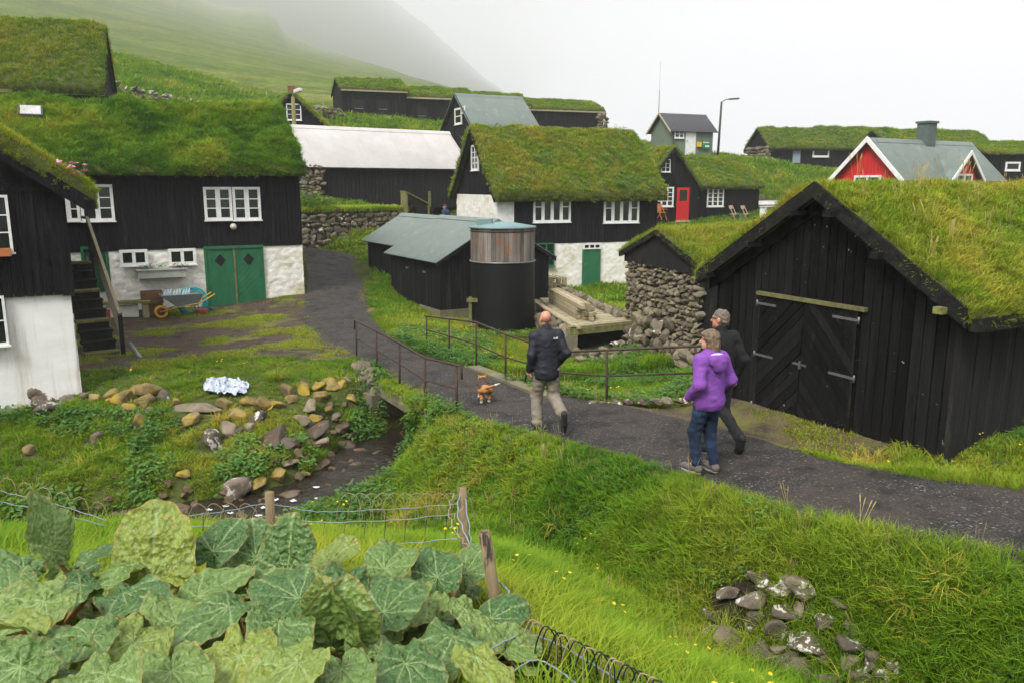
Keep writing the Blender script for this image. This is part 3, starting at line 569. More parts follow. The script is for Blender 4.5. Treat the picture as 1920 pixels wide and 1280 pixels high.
# ------------------------------------------------------------------ buildings
class House:
    """local frame: x along the front, y to the back, z up from the base; ridge along x"""
    def __init__(s, name, label, A, a, L, D, zb, ze, zr, cat='house', group=None):
        s.a = math.radians(a); s.L = L; s.D = D; s.A = Vector((A[0], A[1], zb + CZ)); s.ze = ze - zb; s.zr = zr - zb
        s.e = Vector((math.cos(s.a), math.sin(s.a), 0)); s.n = Vector((-math.sin(s.a), math.cos(s.a), 0))
        s.o = empty(name, s.A, s.a, label, cat, group); s.sl = (s.zr - s.ze) / (D / 2)
    def px(s, face, u, v, off=0.0):
        rx, rz = ray(u, v); d = Vector((rx, 1, rz)); C = Vector((0, 0, CZ))
        nf, org, ax = {'front': (-s.n, s.A - s.n * off, s.e), 'left': (-s.e, s.A - s.e * off, s.n), 'right': (s.e, s.A + s.e * (s.L + off), s.n)}[face]
        t = (org - C).dot(nf) / d.dot(nf); p = C + d * t
        return (p - s.A).dot(ax), p.z - s.A.z
    def rect(s, face, r):
        u0, v0, u1, v1 = r; um = (u0 + u1) / 2; vm = (v0 + v1) / 2
        a0 = s.px(face, u0, vm)[0]; a1 = s.px(face, u1, vm)[0]; z1 = s.px(face, um, v0)[1]; z0 = s.px(face, um, v1)[1]
        return min(a0, a1), z0, max(a0, a1), z1
    def M(s, face):
        if face == 'front': return Matrix(((1,0,0,0),(0,-1,0,0),(0,0,1,0),(0,0,0,1)))
        if face == 'left': return Matrix(((0,-1,0,0),(1,0,0,0),(0,0,1,0),(0,0,0,1)))
        return Matrix(((0,1,0,s.L),(1,0,0,0),(0,0,1,0),(0,0,0,1)))
    def ztop(s, y): return s.ze + s.sl * (s.D / 2 - abs(y - s.D / 2))
    def body(s, mt=BLACK, z0=0.0, inset=0.0, name='timber_wall'):
        i = inset; b = MB(); D = s.D; h = -.04
        b.prism([(i, i, z0), (i, D - i, z0), (i, D - i, s.ztop(i) + h), (i, D / 2, s.zr + h), (i, i, s.ztop(i) + h)], (s.L - 2 * i, 0, 0))
        return b.build(name, mt, s.o)
    def boards(s, faces, z0, w=.17, t=.022, mt=BLACK, name='cladding', seed=1, gap=.012, single=False, zt=None, z0f=None, rng_=None):
        r = random.Random(seed); b = MB()
        for f in faces:
            M = s.M(f); Lf = s.L if f == 'front' else s.D; x = 0.0
            if rng_: x, Lf = rng_
            while x < Lf - .01:
                ww = min(w * r.uniform(.9, 1.1), Lf - x); x1 = x + ww
                zl, zr_ = (s.ze, s.ze) if f == 'front' else (s.ztop(x), s.ztop(x1))
                zm = max(zl, zr_)
                tt = t + r.uniform(-.005, .005); g = gap / 2
                pts = [(x + g, .0, z0), (x1 - g, .0, z0), (x1 - g, .0, zr_ - .03)]
                if f != 'front' and x < s.D / 2 < x1: pts.append((s.D / 2, 0, s.zr - .03))
                pts.append((x + g, .0, zl - .03))
                if single:
                    c = MB(); c.prism([M @ Vector(p) for p in pts], M.to_3x3() @ Vector((0, tt, 0))); c.build('plank', mt, s.o)
                else: b.prism([M @ Vector(p) for p in pts], M.to_3x3() @ Vector((0, tt, 0)))
                x = x1
        if not single: return b.build(name, mt, s.o)
    def window(s, face, r, cols=2, rows=3, fm=WHITE, out=.03, fw=None, mw=None, tw=None, rowfr=None, gm=None, loc=False, sill=True):
        a0, z0, a1, z1 = r if loc else s.rect(face, r); W = a1 - a0; H = z1 - z0; M = s.M(face)
        fw = fw or W * .07; mw = mw or fw * 1.1; tw = tw or fw * .45; b = MB(); d = .05
        def bx(x0, x1, y0, y1, dd=d, o=out): b.box((x0, o - .01, y0), (x1, o + dd, y1), M)
        bx(a0, a1, z1 - fw, z1); bx(a0, a1, z0, z0 + fw); bx(a0, a0 + fw, z0 + fw, z1 - fw); bx(a1 - fw, a1, z0 + fw, z1 - fw)
        if sill: b.box((a0 - .03, out - .01, z0 - .035), (a1 + .03, out + .09, z0 - .002), M)
        ix0, ix1, iz0, iz1 = a0 + fw, a1 - fw, z0 + fw, z1 - fw; cw = (ix1 - ix0 - mw * (cols - 1)) / cols; panes = []
        for c in range(cols):
            cx0 = ix0 + c * (cw + mw); cx1 = cx0 + cw
            if c: bx(cx0 - mw, cx0, iz0, iz1, .042)
            fr = rowfr[c] if rowfr else [k / rows for k in range(rows + 1)]
            for k in range(len(fr) - 1):
                y0 = iz0 + (iz1 - iz0) * fr[k]; y1 = iz0 + (iz1 - iz0) * fr[k+1]
                if k: bx(cx0, cx1, y0 - tw / 2, y0 + tw / 2, .034)
                panes.append((cx0, cx1, y0, y1))
        o = b.build('window', fm, s.o)
        for k, (x0, x1, y0, y1) in enumerate(panes):
            q = MB(); q.box((x0 + .002, out - .02, y0 + .002), (x1 - .002, out + .012, y1 - .002), M)
            q.build('pane', (gm or GLASS) if k % 3 else GLASS, o)
        return o
    def bargeboards(s, x, w=.2, t=.05, mt=BARGE, ov=.25, lift=.02, sides=(0, 1)):
        for k in sides:
            y0 = -ov if k == 0 else s.D + ov; z0 = s.ztop(y0) if False else s.ze - s.sl * ov
            b = MB(); ym = s.D / 2
            b.prism([(x, y0, z0 - w * .55 + lift), (x, ym, s.zr - w * .55 + lift), (x, ym, s.zr + w * .45 + lift), (x, y0, z0 + w * .45 + lift)], (t, 0, 0)); b.build('bargeboard', mt, s.o)
    def eaveboard(s, ov=.28, h=.12, mt=BARGE, ovg=.15, lift=.0, name='eave_board'):
        z = s.ze - s.sl * ov + lift; b = MB(); b.box((-ovg, -ov - .03, z - h / 2), (s.L + ovg, -ov + .03, z + h / 2)); return b.build(name, mt, s.o)
def turf(h, L=None, D=None, ze=None, zr=None, ov=.3, ovg=.18, th=.24, dens=40, sets=(('mid', 1.0),), tint=.45, tvar=.3, tsc=1.6, amp=.07, seed=1, scl=1.0, M=None, half=False, res=.22, x0=0.0, hs=1.0, name='turf_roof', weed=0.0, sag=0.0):
    """a thick uneven sod roof with grass growing on it"""
    L = L or h.L; D = D or h.D; ze = h.ze if ze is None else ze; zr = h.zr if zr is None else zr; sl = (zr - ze) / (D / 2)
    th *= .5; scl *= .66; dens *= 1.25
    nx = max(8, int((L + 2*ovg) / res)); ns = max(8, int(math.hypot(D/2 + ov, zr - ze) / res)); rows = []
    half_s = D / 2 + ov; ts = np.r_[np.linspace(-1, 0, ns + 1), np.linspace(0, 1, ns + 1)[1:]]
    if half: ts = np.linspace(-1, 0.15, ns + 3)
    X = np.linspace(x0 - ovg, L + ovg, nx + 1); XX, TT = np.meshgrid(X, ts); YY = D / 2 + TT * half_s
    rd = np.sqrt(TT**2 + .012) - math.sqrt(.012); ZB = zr - sl * half_s * np.abs(TT)
    e1 = np.minimum((1 - np.abs(TT)) * half_s, .35) / .35; ex = np.minimum(np.minimum(XX - X[0], X[-1] - XX), .3) / .3
    round_ = np.sqrt(np.clip(1 - (1 - e1)**2, 0, 1)) * .5 + .5; roundx = np.sqrt(np.clip(1 - (1 - ex)**2, 0, 1)) * .3 + .7
    T = (th * round_ * roundx + amp * vnoise(XX, YY, 0, .9, 3, seed) * (.4 + .6*e1) + .5*amp * vnoise(XX, YY, 0, .35, 2, seed + 3))
    ZZ = zr - sl * half_s * rd - .01 + T * math.sqrt(1 + sl*sl) - sag * np.sin(np.clip((XX - X[0]) / (X[-1] - X[0]), 0, 1) * math.pi)
    YY = YY + .05 * vnoise(XX, YY, 0, .6, 2, seed + 9) * (1 - e1); XX = XX + .05 * vnoise(XX, YY, 0, .5, 2, seed + 11) * (1 - ex)
    V = np.stack([XX.ravel(), YY.ravel(), ZZ.ravel()], 1); m, k = XX.shape; VB = np.stack([XX.ravel(), YY.ravel(), ZB.ravel()], 1); nv = len(V)
    F = []; T3 = []
    idx = lambda i, j: i * k + j
    for i in range(m - 1):
        for j in range(k - 1):
            F.append((idx(i,j), idx(i,j+1), idx(i+1,j+1), idx(i+1,j))); T3 += [(idx(i,j), idx(i,j+1), idx(i+1,j+1)), (idx(i,j), idx(i+1,j+1), idx(i+1,j))]
            F.append((nv+idx(i+1,j), nv+idx(i+1,j+1), nv+idx(i,j+1), nv+idx(i,j)))
    bd = [idx(0,j) for j in range(k)] + [idx(i,k-1) for i in range(1,m)] + [idx(m-1,j) for j in range(k-2,-1,-1)] + [idx(i,0) for i in range(m-2,0,-1)]
    S3 = []
    for q in range(len(bd)):
        a, b = bd[q], bd[(q+1) % len(bd)]; F.append((b, a, nv+a, nv+b)); S3 += [(b, a, nv+a), (b, nv+a, nv+b)]
    VV = np.r_[V, VB]
    if M is not None: VV = (np.c_[VV, np.ones(len(VV))] @ np.array(M).T)[:, :3]
    roof = newobj(name, npmesh(name, VV, F, TURFB, True), h.o); rg = np.random.default_rng(seed)
    for sname, frac in sets:
        p, n_ = sample_tris(VV, np.array(T3), dens * frac, rg); p2, n2 = sample_tris(VV, np.array(S3), dens * frac * .8, rg)
        n1 = len(p); p = np.r_[p, p2]; n_ = np.r_[n_, n2]; n = len(p)
        big = vnoise(p[:,0], p[:,1], p[:,2], tsc, 3, seed + 5); sm = vnoise(p[:,0], p[:,1], p[:,2], .4, 2, seed + 6)
        tn = tint + tvar * (1.3*big + .6*sm) + rg.normal(0, .07, n); sc = scl * (.75 + .5 * rg.random(n)) * (1 + .35 * big); sc[n1:] *= .6
        g = place_tufts('grass', sname, p, n_, sc, tn, roof, .45, seed + 20, hs=hs)
    if weed:
        p, n_ = sample_tris(VV, np.array(T3), weed, rg); g = vnoise(p[:,0], p[:,1], p[:,2], 1.2, 2, seed + 15); k_ = g > .1; p = p[k_]; n_ = n_[k_]
        place_tufts('weeds', 'weed', p, n_, .8 + .5*rg.random(len(p)), .35 + .3*rg.random(len(p)), roof, .5, seed + 31)
    return roof
def relief_wall(h, face, s0, s1, z0, z1, size, depth, mt, off=.0, name='stone_wall', seed=1, res=.06, foot=0.0):
    """whitewashed rubble: a wall sheet with real relief, stone by stone"""
    nx = int((s1 - s0) / res) + 1; nz = int((z1 - z0) / res) + 1; X, Z = np.meshgrid(np.linspace(s0, s1, nx), np.linspace(z0, z1, nz)); rg = np.random.default_rng(seed)
    cells = []; z = z0
    while z < z1 + size:
        x = s0
        while x < s1 + size: cells.append((x + rg.uniform(-.3, .3) * size, z + rg.uniform(-.3, .3) * size, rg.random())); x += size * rg.uniform(1.0, 2.0)
        z += size * .8
    c = np.array(cells); d = np.sqrt(((X[..., None] - c[:, 0]) * .7) ** 2 + (Z[..., None] - c[:, 1]) ** 2); o = np.argsort(d, -1); d1 = np.take_along_axis(d, o[..., :1], -1)[..., 0]; d2 = np.take_along_axis(d, o[..., 1:2], -1)[..., 0]
    hgt = np.clip((d2 - d1) / size * 1.6, 0, .5) * 2; pr = off + depth * (hgt ** .5) + depth * .8 * c[o[..., 0], 2] + .3 * depth * vnoise(X, Z, 0, .15, 2, seed) + foot * (1 - (Z - z0) / (z1 - z0))
    M = h.M(face); V = (np.stack([X.ravel(), pr.ravel(), Z.ravel(), np.ones(X.size)], 1) @ np.array(M).T)[:, :3]
    j, i = np.meshgrid(np.arange(nz - 1), np.arange(nx - 1), indexing='ij'); a = (j * nx + i).ravel(); F = np.stack([a, a + 1, a + nx + 1, a + nx], 1)
    return newobj(name, npmesh(name, V, F, mt, True), h.o)
def metal_roof(h, mt, ov=.2, ovg=.15, pitch=.076, amp=.012, th=.03, sheets=True, ridge=True, x0=None, x1=None):
    x0 = -ovg if x0 is None else x0; x1 = h.L + ovg if x1 is None else x1; step = pitch / 4; xs_ = np.arange(x0, x1 + step / 2, step); b = MB()
    for sgn in (0, 1):
        ye = -ov if sgn == 0 else h.D + ov; z_e = h.ze - h.sl * ov + .05; V = []; F = []
        for x in xs_:
            d = amp * math.cos((x - x0) / pitch * 2 * math.pi)
            V += [(x, ye, z_e + d), (x, h.D / 2, h.zr + .05 + d), (x, ye, z_e + d - th), (x, h.D / 2, h.zr + .05 + d - th)]
        for i in range(len(xs_) - 1):
            q = i * 4; F += [(q, q+4, q+5, q+1), (q+2, q+3, q+7, q+6), (q, q+2, q+6, q+4)]
        e = (len(xs_) - 1) * 4; F += [(0, 1, 3, 2), (e, e+2, e+3, e+1)]; b.add(V, F, True)
    o = b.build('metal_roof', mt, h.o, recalc=False)
    if ridge:
        c = MB(); z = h.zr + .075; w = .2; c.prism([(x0 - .01, h.D/2 - w, z - w*h.sl), (x0 - .01, h.D/2, z + .012), (x0 - .01, h.D/2 + w, z - w*h.sl), (x0 - .01, h.D/2, z - .02)], (x1 - x0 + .02, 0, 0)); c.build('ridge_cap', mt, o)
    return o
def door(h, face, r, mt, out=.06, frame=None, handle=True, name='door', loc=False):
    a0, z0, a1, z1 = r if loc else h.rect(face, r); M = h.M(face); b = MB(); b.box((a0, .0, z0), (a1, out, z1), M); o = b.build(name, mt, h.o)
    if frame:
        f = MB(); f.box((a0 - .08, .0, z0), (a0 - .002, out + .02, z1 + .08), M); f.box((a1 + .002, .0, z0), (a1 + .08, out + .02, z1 + .08), M); f.box((a0 - .002, .0, z1 + .002), (a1 + .002, out + .02, z1 + .08), M); f.build('door_frame', frame, o)
    if handle:
        k = MB(); hx = a0 + .09 * (a1 - a0) + .03; k.box((hx - .02, out + .002, z0 + .95), (hx + .02, out + .012, z0 + 1.12), M); k.bar(M @ Vector((hx, out + .04, z0 + 1.05)), M @ Vector((hx + .11, out + .04, z0 + 1.05)), .018, .018); k.build('handle', GALV, o)
    return o

# --- the house at the left edge, gable towards the stream
LN = House('house', 'black timber house on white plastered base cut by the left edge, above the stream', (-8.29, 15.0), 119, 9.0, 5.6, -3.79, -0.02, 2.0)
LN.body(BLACK, 1.86, .02); LN.boards(('left',), 1.80, .16, seed=3, mt=BLACK); LN.boards(('front',), 1.8, .16, seed=4)
b = MB(); b.box((.05, .04, -.6), (LN.L, LN.D - .04, 1.84)); b.build('plaster_base', PLASTER, LN.o)
b = MB(); b.box((-.01, .02, -.5), (LN.L, .035, .3)); b.build('base_course', PLASTER, LN.o)
b = MB(); b.box((-.045, -.03, 1.78), (.10, -.005, 3.75)); b.box((-.065, -.03, 1.78), (-.03, .16, 3.75)); b.build('corner_board', BLACK, LN.o)
b = MB(); b.box((-.05, 0.18, 3.72), (-.026, LN.D, 3.77)); b.build('band_board', BLACK, LN.o)
LN.bargeboards(-.42, .3, .05, BLACK, .5, .0, (0,)); LN.bargeboards(-.42, .3, .05, BLACK, .5, .0, (1,))
LN.window('left', (-60, 366, 20, 474), 2, 3); LN.window('left', (-60, 556, 13, 648), 2, 2)
w = LN.rect('left', (-40, 466, 22, 480)); b = MB(); b.box((w[0], .03, w[1]), (w[2], .22, w[3]), LN.M('left')); bx_ = b.build('window_box', WOODO, LN.o)
turf(LN, ov=.55, ovg=.42, th=.2, dens=110, sets=(('mid', 1.0),), tint=.62, tvar=.25, seed=3, res=.15, hs=.9)
fl = []
for k in range(15): fl.append((-.38 + rng.uniform(-.12, .2), -.18 + rng.uniform(-.25, .2), LN.ze + .2 + rng.uniform(-.05, .18)))
place_tufts('pink_flowers', 'pflow', np.array(fl), np.tile([0, 0, 1.], (len(fl), 1)), np.full(len(fl), .55), np.zeros(len(fl)), LN.o, .6, 5)
# --- house with the green double doors
LG = House('house', 'turf roofed black house with green double doors and white stone ground floor', (-16.47, 23.15), 28, 10.36, 6.0, -3.95, 0.60, 2.68)
LG.body(BLACK, 1.9, .02); LG.boards(('front',), 1.95, .15, .022, seed=7); LG.boards(('right',), 1.95, .15, .022, seed=8)
b = MB(); b.box((.1, .06, -.5), (LG.L - .06, LG.D - .1, 1.93)); b.build('ground_floor_core', LIME, LG.o)
d0 = LG.rect('front', (388, 463, 493, 572)); d1 = LG.rect('front', (160, 467, 201, 548))
for k, (s0, s1) in enumerate(((0, d1[0]), (d1[2], d0[0]), (d0[2], LG.L))): relief_wall(LG, 'front', s0, s1, -.35, 1.97, .24, .022, LIME, -.03, seed=5 + k, foot=.05, res=.05)
relief_wall(LG, 'right', -.05, LG.D, -.35, 1.97, .24, .022, LIME, -.03, seed=9)
def diag_boards(M, s0, s1, z0, z1, n, sg, mt, parent, out=.035, t=.016, gap=.014):
    """a leaf boarded at 45 degrees, board by board"""
    W = s1 - s0; H_ = z1 - z0
    def clip(c):      # the line x = c + z inside the leaf
        a = max(0, -c); b = min(H_, W - c); return (c + a, a), (c + b, b)
    for k in range(n):
        c0 = -H_ + (W + H_) * k / n; c1 = c0 + (W + H_) / n - gap
        A0, A1 = clip(c0); B0, B1 = clip(c1); poly = [A0, A1]
        if A1[1] >= H_ - 1e-6 and B1[0] >= W - 1e-6 and A1[0] < W - 1e-6: poly.append((W, H_))
        poly += [B1, B0]
        if A0[0] <= 1e-6 and B0[1] <= 1e-6 and A0[1] > 1e-6: poly.append((0, 0))
        q = MB(); q.prism([M @ Vector((s0 + (x if sg > 0 else W - x), out, z0 + z)) for x, z in poly], M.to_3x3() @ Vector((0, t * rng.uniform(.7, 1.3), 0))); q.build('board', mt, parent)
M = LG.M('front'); xm = (d0[0] + d0[2]) / 2
for s0, s1, sg in ((d0[0] + .02, xm - .03, -1), (xm + .03, d0[2] - .02, 1)):      # each leaf has a diamond light
    b = MB(); b.box((s0, -.02, d0[1] - .05), (s1, .035, d0[3] - .05), M); leaf = b.build('door_leaf', GREENP, LG.o)
    diag_boards(M, s0, s1, d0[1] - .05, d0[3] - .05, 15, sg, GREENP, leaf)
    cx, cz = (s0 + s1) / 2, d0[1] + (d0[3] - d0[1]) * .78; r_ = .21; q = MB(); q.prism([M @ Vector(p) for p in ((cx - r_*.85, .045, cz), (cx, .045, cz - r_), (cx + r_*.85, .045, cz), (cx, .045, cz + r_))], M.to_3x3() @ Vector((0, .018, 0))); q.build('diamond_window', DARKV, leaf)
b = MB(); b.box((xm - .028, -.02, d0[1] - .05), (xm + .028, .075, d0[3] - .06), M); b.build('door_post', WOODM, LG.o)
b = MB(); b.box((d0[0] - .05, -.02, d0[3] - .05), (d0[2] + .05, .09, d0[3] + .04), M); b.box((d0[0] - .05, -.02, d0[1] - .2), (d0[0] + .02, .08, d0[3] - .05), M); b.box((d0[2] - .02, -.02, d0[1] - .2), (d0[2] + .05, .08, d0[3] - .05), M); b.build('door_frame', GREENP, LG.o)
b = MB(); b.box((d0[0] - .1, -.02, d0[1] - .28), (d0[2] + .2, .2, d0[1] - .06), M); b.build('door_sill', CONC, LG.o)
door(LG, 'front', (160, 467, 201, 548), GREENP, .0, GREENP)
for r in ((382, 351, 434.5, 413), (436, 351, 488, 413), (150, 346, 213, 415), (104, 352, 149, 415)): LG.window('front', r, 2, 3, gm=GLASSG, fw=.085, mw=.15, tw=.032)
for r in ((224, 468, 277, 498), (315, 466, 367, 496)): LG.window('front', r, 2, 1, out=.08, fw=.09)
c = LG.px('front', 437, 425); b = MB(); b.lathe([(.0, 0), (.10, 0), (.11, .03), (.08, .08), (.0, .1)], 14); b.build('wall_lamp', LAMPG, LG.o, (c[0], -.03, c[1]), (math.pi / 2, 0, 0))
LG.eaveboard(.30, .10, WOODG, .12, .02); LG.eaveboard(.24, .16, SOIL, .1, .05, 'birch_bark_edge')
turf(LG, ov=.38, ovg=.12, th=.30, dens=110, sets=(('mid', .5), ('bank', .5)), tint=.40, tvar=.40, tsc=1.5, amp=.22, seed=17, scl=1.6, res=.16, sag=.12)
sk = MB(); sy = 1.9; sz = LG.ze + LG.sl * sy; a0 = LG.px('front', 55, 205)[0] - 1.2; ang = math.atan(LG.sl)
sk.box((-.33, -.3, 0), (.33, .3, .12)); so = sk.build('skylight', ROOFD, LG.o, (2.55, sy, sz + .34), (ang, 0, 0)); q = MB(); q.box((-.28, -.25, .122), (.28, .25, .13)); q.build('pane', mat('sky_bright_pane', (.5, .5, .5), rough=.2), so)  # the reflected sky is put into the pane as a pale grey colour
# --- turf roof at the top left corner
UL = House('house', 'house in the top left corner, mostly its steep mossy turf roof', (-29.5, 32.9), 20, 12, 5, .6, 4.35, 7.25)
UL.body(BLACK, 0, .02); UL.boards(('front',), 0, .17, seed=12); UL.bargeboards(UL.L + .12, .25, .05, BARGE, .3); UL.eaveboard(.3, .14, WOODG)
turf(UL, ov=.35, ovg=.14, th=.28, dens=60, sets=(('far', .6), ('mid', .4)), tint=.55, tvar=.3, seed=23, scl=1.1, amp=.1)
# --- gabled house behind the lamp post
H5 = House('house', 'small black gabled house with white windows behind the wooden lamp post', (-10.85, 48.0), 101, 6.5, 3.7, .3, 3.35, 5.15)
H5.body(BLACK, 0, .02); H5.boards(('left',), 0, .15, seed=14); H5.bargeboards(-.2, .2, .05, BLACK, .2)
H5.window('left', (537, 195, 565, 226), 2, 3); H5.window('left', (537, 250, 565, 281), 2, 3)
q = MB(); q.box((.5, H5.D/2 - .2, H5.zr - .3), (.95, H5.D/2 + .2, H5.zr + .55)); q.build('chimney', mat('brick_chimney', (.2,.08,.05)), H5.o)
turf(H5, ov=.25, ovg=.18, th=.22, dens=40, sets=(('far', 1),), tint=.5, seed=27)
# --- pale roofed barn
WS = House('shed', 'long black plank shed with a pale fibre sheet roof', (-10.1, 40.6), 35, 9.3, 4.6, -1.15, 1.12, 3.05, 'shed')
WS.body(BLACKW, 0, .02); WS.boards(('front',), 0, .19, .03, BLACKW, seed=21); WS.boards(('left',), 0, .19, .03, BLACKW, seed=22)
metal_roof(WS, ROOFW, .25, .2, .9, .006, .05); r = random.Random(4)
stone_wall(WS.o, .2, -.3, .62, 0, 2.1, -.16, .26, STONE, r)
for k in range(9):
    q = MB(); xx = .5 + k * 1.0; ye = -.25; q.bar((xx, ye, WS.ze - WS.sl*.25 + .056), (xx, WS.D/2, WS.zr + .056), .02, .012); q.build('sheet_joint', ROOFW, WS.o)
q = MB(); q.box((-.2, -.27, WS.ze - WS.sl*.25 - .06), (WS.L + .2, -.235, WS.ze - WS.sl*.25 + .03)); q.build('gutter_board', BLACKW, WS.o)
d_ = WS.rect('front', (778, 322, 852, 392)); q = MB(); q.box((d_[0], .03, max(.0, d_[1])), (d_[2], .055, 2.0), WS.M('front')); q.build('plank_door', BLACKW, WS.o)
# --- row of turf houses on the rise
for k, (A, L, D, zb, ze, zr, lab) in enumerate((((-13.5, 66), 5.2, 5.0, 5.0, 7.60, 8.60, 'leftmost and tallest black turf house of the row on the rise'), ((-8.9, 68.0), 6.1, 5.2, 4.6, 7.22, 8.15, 'second black turf house from the left in the row on the rise'),
      ((-3.1, 70.2), 4.9, 5.2, 4.4, 6.85, 7.95, 'black turf house behind the green metal roof'), ((1.5, 71.9), 7.1, 5.4, 4.0, 6.6, 7.6, 'black turf house with stone corner at the right end of the row'))):
    R = House('house', lab, A, 20, L, D, zb - 1, ze, zr, group='turf houses in a row on the rise'); R.body(BLACK, 0, .02); R.boards(('front', 'left', 'right'), 0, .2, .03, seed=31 + k)
    R.eaveboard(.2, .13, WOODG, lift=-.02); R.bargeboards(L + .1, .2, .05, BARGE, .25); R.bargeboards(-.15, .2, .05, BARGE, .25)
    turf(R, ov=.18, ovg=.12, th=.3, dens=28, sets=(('far', 1),), tint=.48, tvar=.25, seed=33 + k, scl=1.15, amp=.12, res=.3)
    if k == 3: stone_wall(R.o, .28, L - .55, L + .35, .3, 3.3, -.2, .4, STONE, random.Random(8))
    if k == 1:
        q = MB(); q.box((5.2, -.06, 2.0), (5.6, -.03, 2.2)); q.build('name_plate', WHITE, R.o)
    if k < 2:
        for dx in (.25, .62):
            q = MB(); q.box((L * dx - .5, -.06, .1), (L * dx + .5, -.031, 2.8)); q.build('plank_door', BLACKW, R.o)
            q = MB(); q.box((L * dx - .3, -.075, 2.1), (L * dx + .35, -.061, 2.15)); q.box((L * dx - .3, -.075, .9), (L * dx + .35, -.061, .95)); q.build('strap_hinge', GALV, R.o)
# --- green metal roofed house
GR = House('house', 'black house with a plain green metal roof above the middle turf house', (-2.27, 52), 25, 4.5, 6.4, -.8, 3.42, 5.95)
GR.body(BLACK, 0, .02); GR.boards(('left', 'front'), 0, .16, seed=41); metal_roof(GR, ROOFG, .2, .25, .3, .01, .05)
GR.bargeboards(-.22, .18, .05, BLACK, .2); GR.window('left', (854, 203, 867, 234), 1, 2, fw=.12); GR.window('left', (866, 200, 873, 213), 1, 2, fw=.08)
# --- the middle house with white stone base
MH = House('house', 'middle turf roofed black house over whitewashed stone cellar with green door', (-.56, 33.35), 20, 7.44, 6.0, -4.4, -.28, 2.4)
MH.body(BLACK, 2.0, .02); MH.boards(('front', 'left'), 2.02, .16, seed=45)
b = MB(); b.box((.06, .08, -.6), (MH.L - .05, MH.D - .06, 2.03)); b.build('cellar_core', LIME, MH.o)
relief_wall(MH, 'front', -.03, MH.L, -.4, 2.03, .22, .022, LIME, -.02, seed=51, res=.06); relief_wall(MH, 'left', 0, MH.D, -.4, 4.05, .22, .022, LIME, .02, seed=52, res=.07)
r_ = MH.rect('front', (936, 367, 963, 440)); q = MB(); q.box((r_[0] - .1, .02, 1.9), (r_[2], .05, r_[3]), MH.M('front')); q.build('white_panel', WHITE, MH.o)
RF = [[0, .62, 1], [0, 1], [0, 1], [0, .62, 1]]
for r in ((999, 369, 1069, 417), (1131, 372, 1197, 418)): MH.window('front', r, 4, 1, rowfr=RF, gm=GLASSG, fw=.09, mw=.14)
MH.window('left', (886, 272, 899, 320), 2, 4, fw=.08, mw=.06)
MH.window('front', (1008, 456, 1038, 499), 2, 3, fm=GREENP, out=.06)
door(MH, 'front', (1091, 468, 1124, 540), GREENP, .09, None); MH.window('front', (1092, 457, 1124, 467), 3, 1, out=.09, fw=.05, sill=False)
MH.eaveboard(.28, .12, BARGE); MH.bargeboards(-.3, .22, .05, BLACK, .3); q = MB(); q.box((.02, -.3, 0), (.05, -.2, 0.01)); 
q = MB(); q.box((-.05, 3.0 + .9, 4.05), (-.02, 3.0 + 1.0, MH.ztop(3.95) - .1)); q.build('batten', BLACK, MH.o)
mt_ = turf(MH, ov=.38, ovg=.28, th=.28, dens=75, sets=(('mid', .5), ('far', .5)), tint=.64, tvar=.24, tsc=1.2, amp=.09, seed=57, scl=1.05, res=.18, weed=7)
mf = []
for u, v in ((1022, 263), (1026, 267), (1018, 266), (1030, 262), (1023, 296), (1112, 292), (1117, 294), (1210, 345), (906, 252), (1043, 331)):
    x, z = MH.px('front', u, v); f = (z - MH.ze) / MH.sl; 
    for k in range(3):
        p = MH.A; t = None
        for yy in np.linspace(0, MH.D / 2, 60):
            rx, rz = ray(u, v); org = MH.A + MH.n * yy; nf = -MH.n; d = Vector((rx, 1, rz)); tt = (org - Vector((0,0,CZ))).dot(nf) / d.dot(nf); q_ = Vector((0,0,CZ)) + d * tt
            if q_.z - MH.A.z < MH.ze + MH.sl * yy + .42: t = ((q_ - MH.A).dot(MH.e), yy, q_.z - MH.A.z - .1); break
        if t: mf.append((t[0] + rng.uniform(-.06, .06), t[1], t[2]))
TUFTS['rflow'] = [flower_mesh('rf%d' % i, 8, .12, .05, 140 + i, FLOWERR) for i in range(2)]
place_tufts('roof_flowers', 'rflow', np.array(mf), np.tile([0, 0, 1.], (len(mf), 1)), np.full(len(mf), 1.0), np.zeros(len(mf)), mt_, .6, 6)
# --- the house with the red door
RH = House('house', 'small black turf house with a red front door', (7.4, 48.6), 20, 8.8, 5.0, -2.3, .05, 1.75)
RH.body(BLACK, 0, .02); RH.boards(('front',), 0, .17, seed=61); RH.eaveboard(.25, .1, WOODG)
g0 = RH.px('front', 1200, 345)[0]; g1 = RH.px('front', 1302, 345)[0]; gm_ = (g0 + g1) / 2; gz = RH.px('front', 1247, 281)[1]; gz0 = RH.px('front', 1250, 350)[1] - .1
b = MB(); b.prism([(g0, -.5, 0), (g1, -.5, 0), (g1, -.5, gz0), (gm_, -.5, gz - .1), (g0, -.5, gz0)], (0, 2.5, 0)); b.build('gable_wall', BLACK, RH.o)
b = MB(); x = g0
while x < g1 - .02:
    x1 = min(x + .17, g1); t1 = lambda q: gz0 + (gz - .1 - gz0) * (1 - abs(q - gm_) / (g1 - gm_)); b.prism([(x + .006, -.5, 0), (x1 - .006, -.5, 0), (x1 - .006, -.5, t1(x1)), (x + .006, -.5, t1(x))], (0, -.02, 0)); x = x1
b.build('cladding', BLACK, RH.o)
b = MB(); b.box((g0, -.545, gz0 + .1), (g1, -.522, gz0 + .16)); b.build('band_board', BLACK, RH.o)
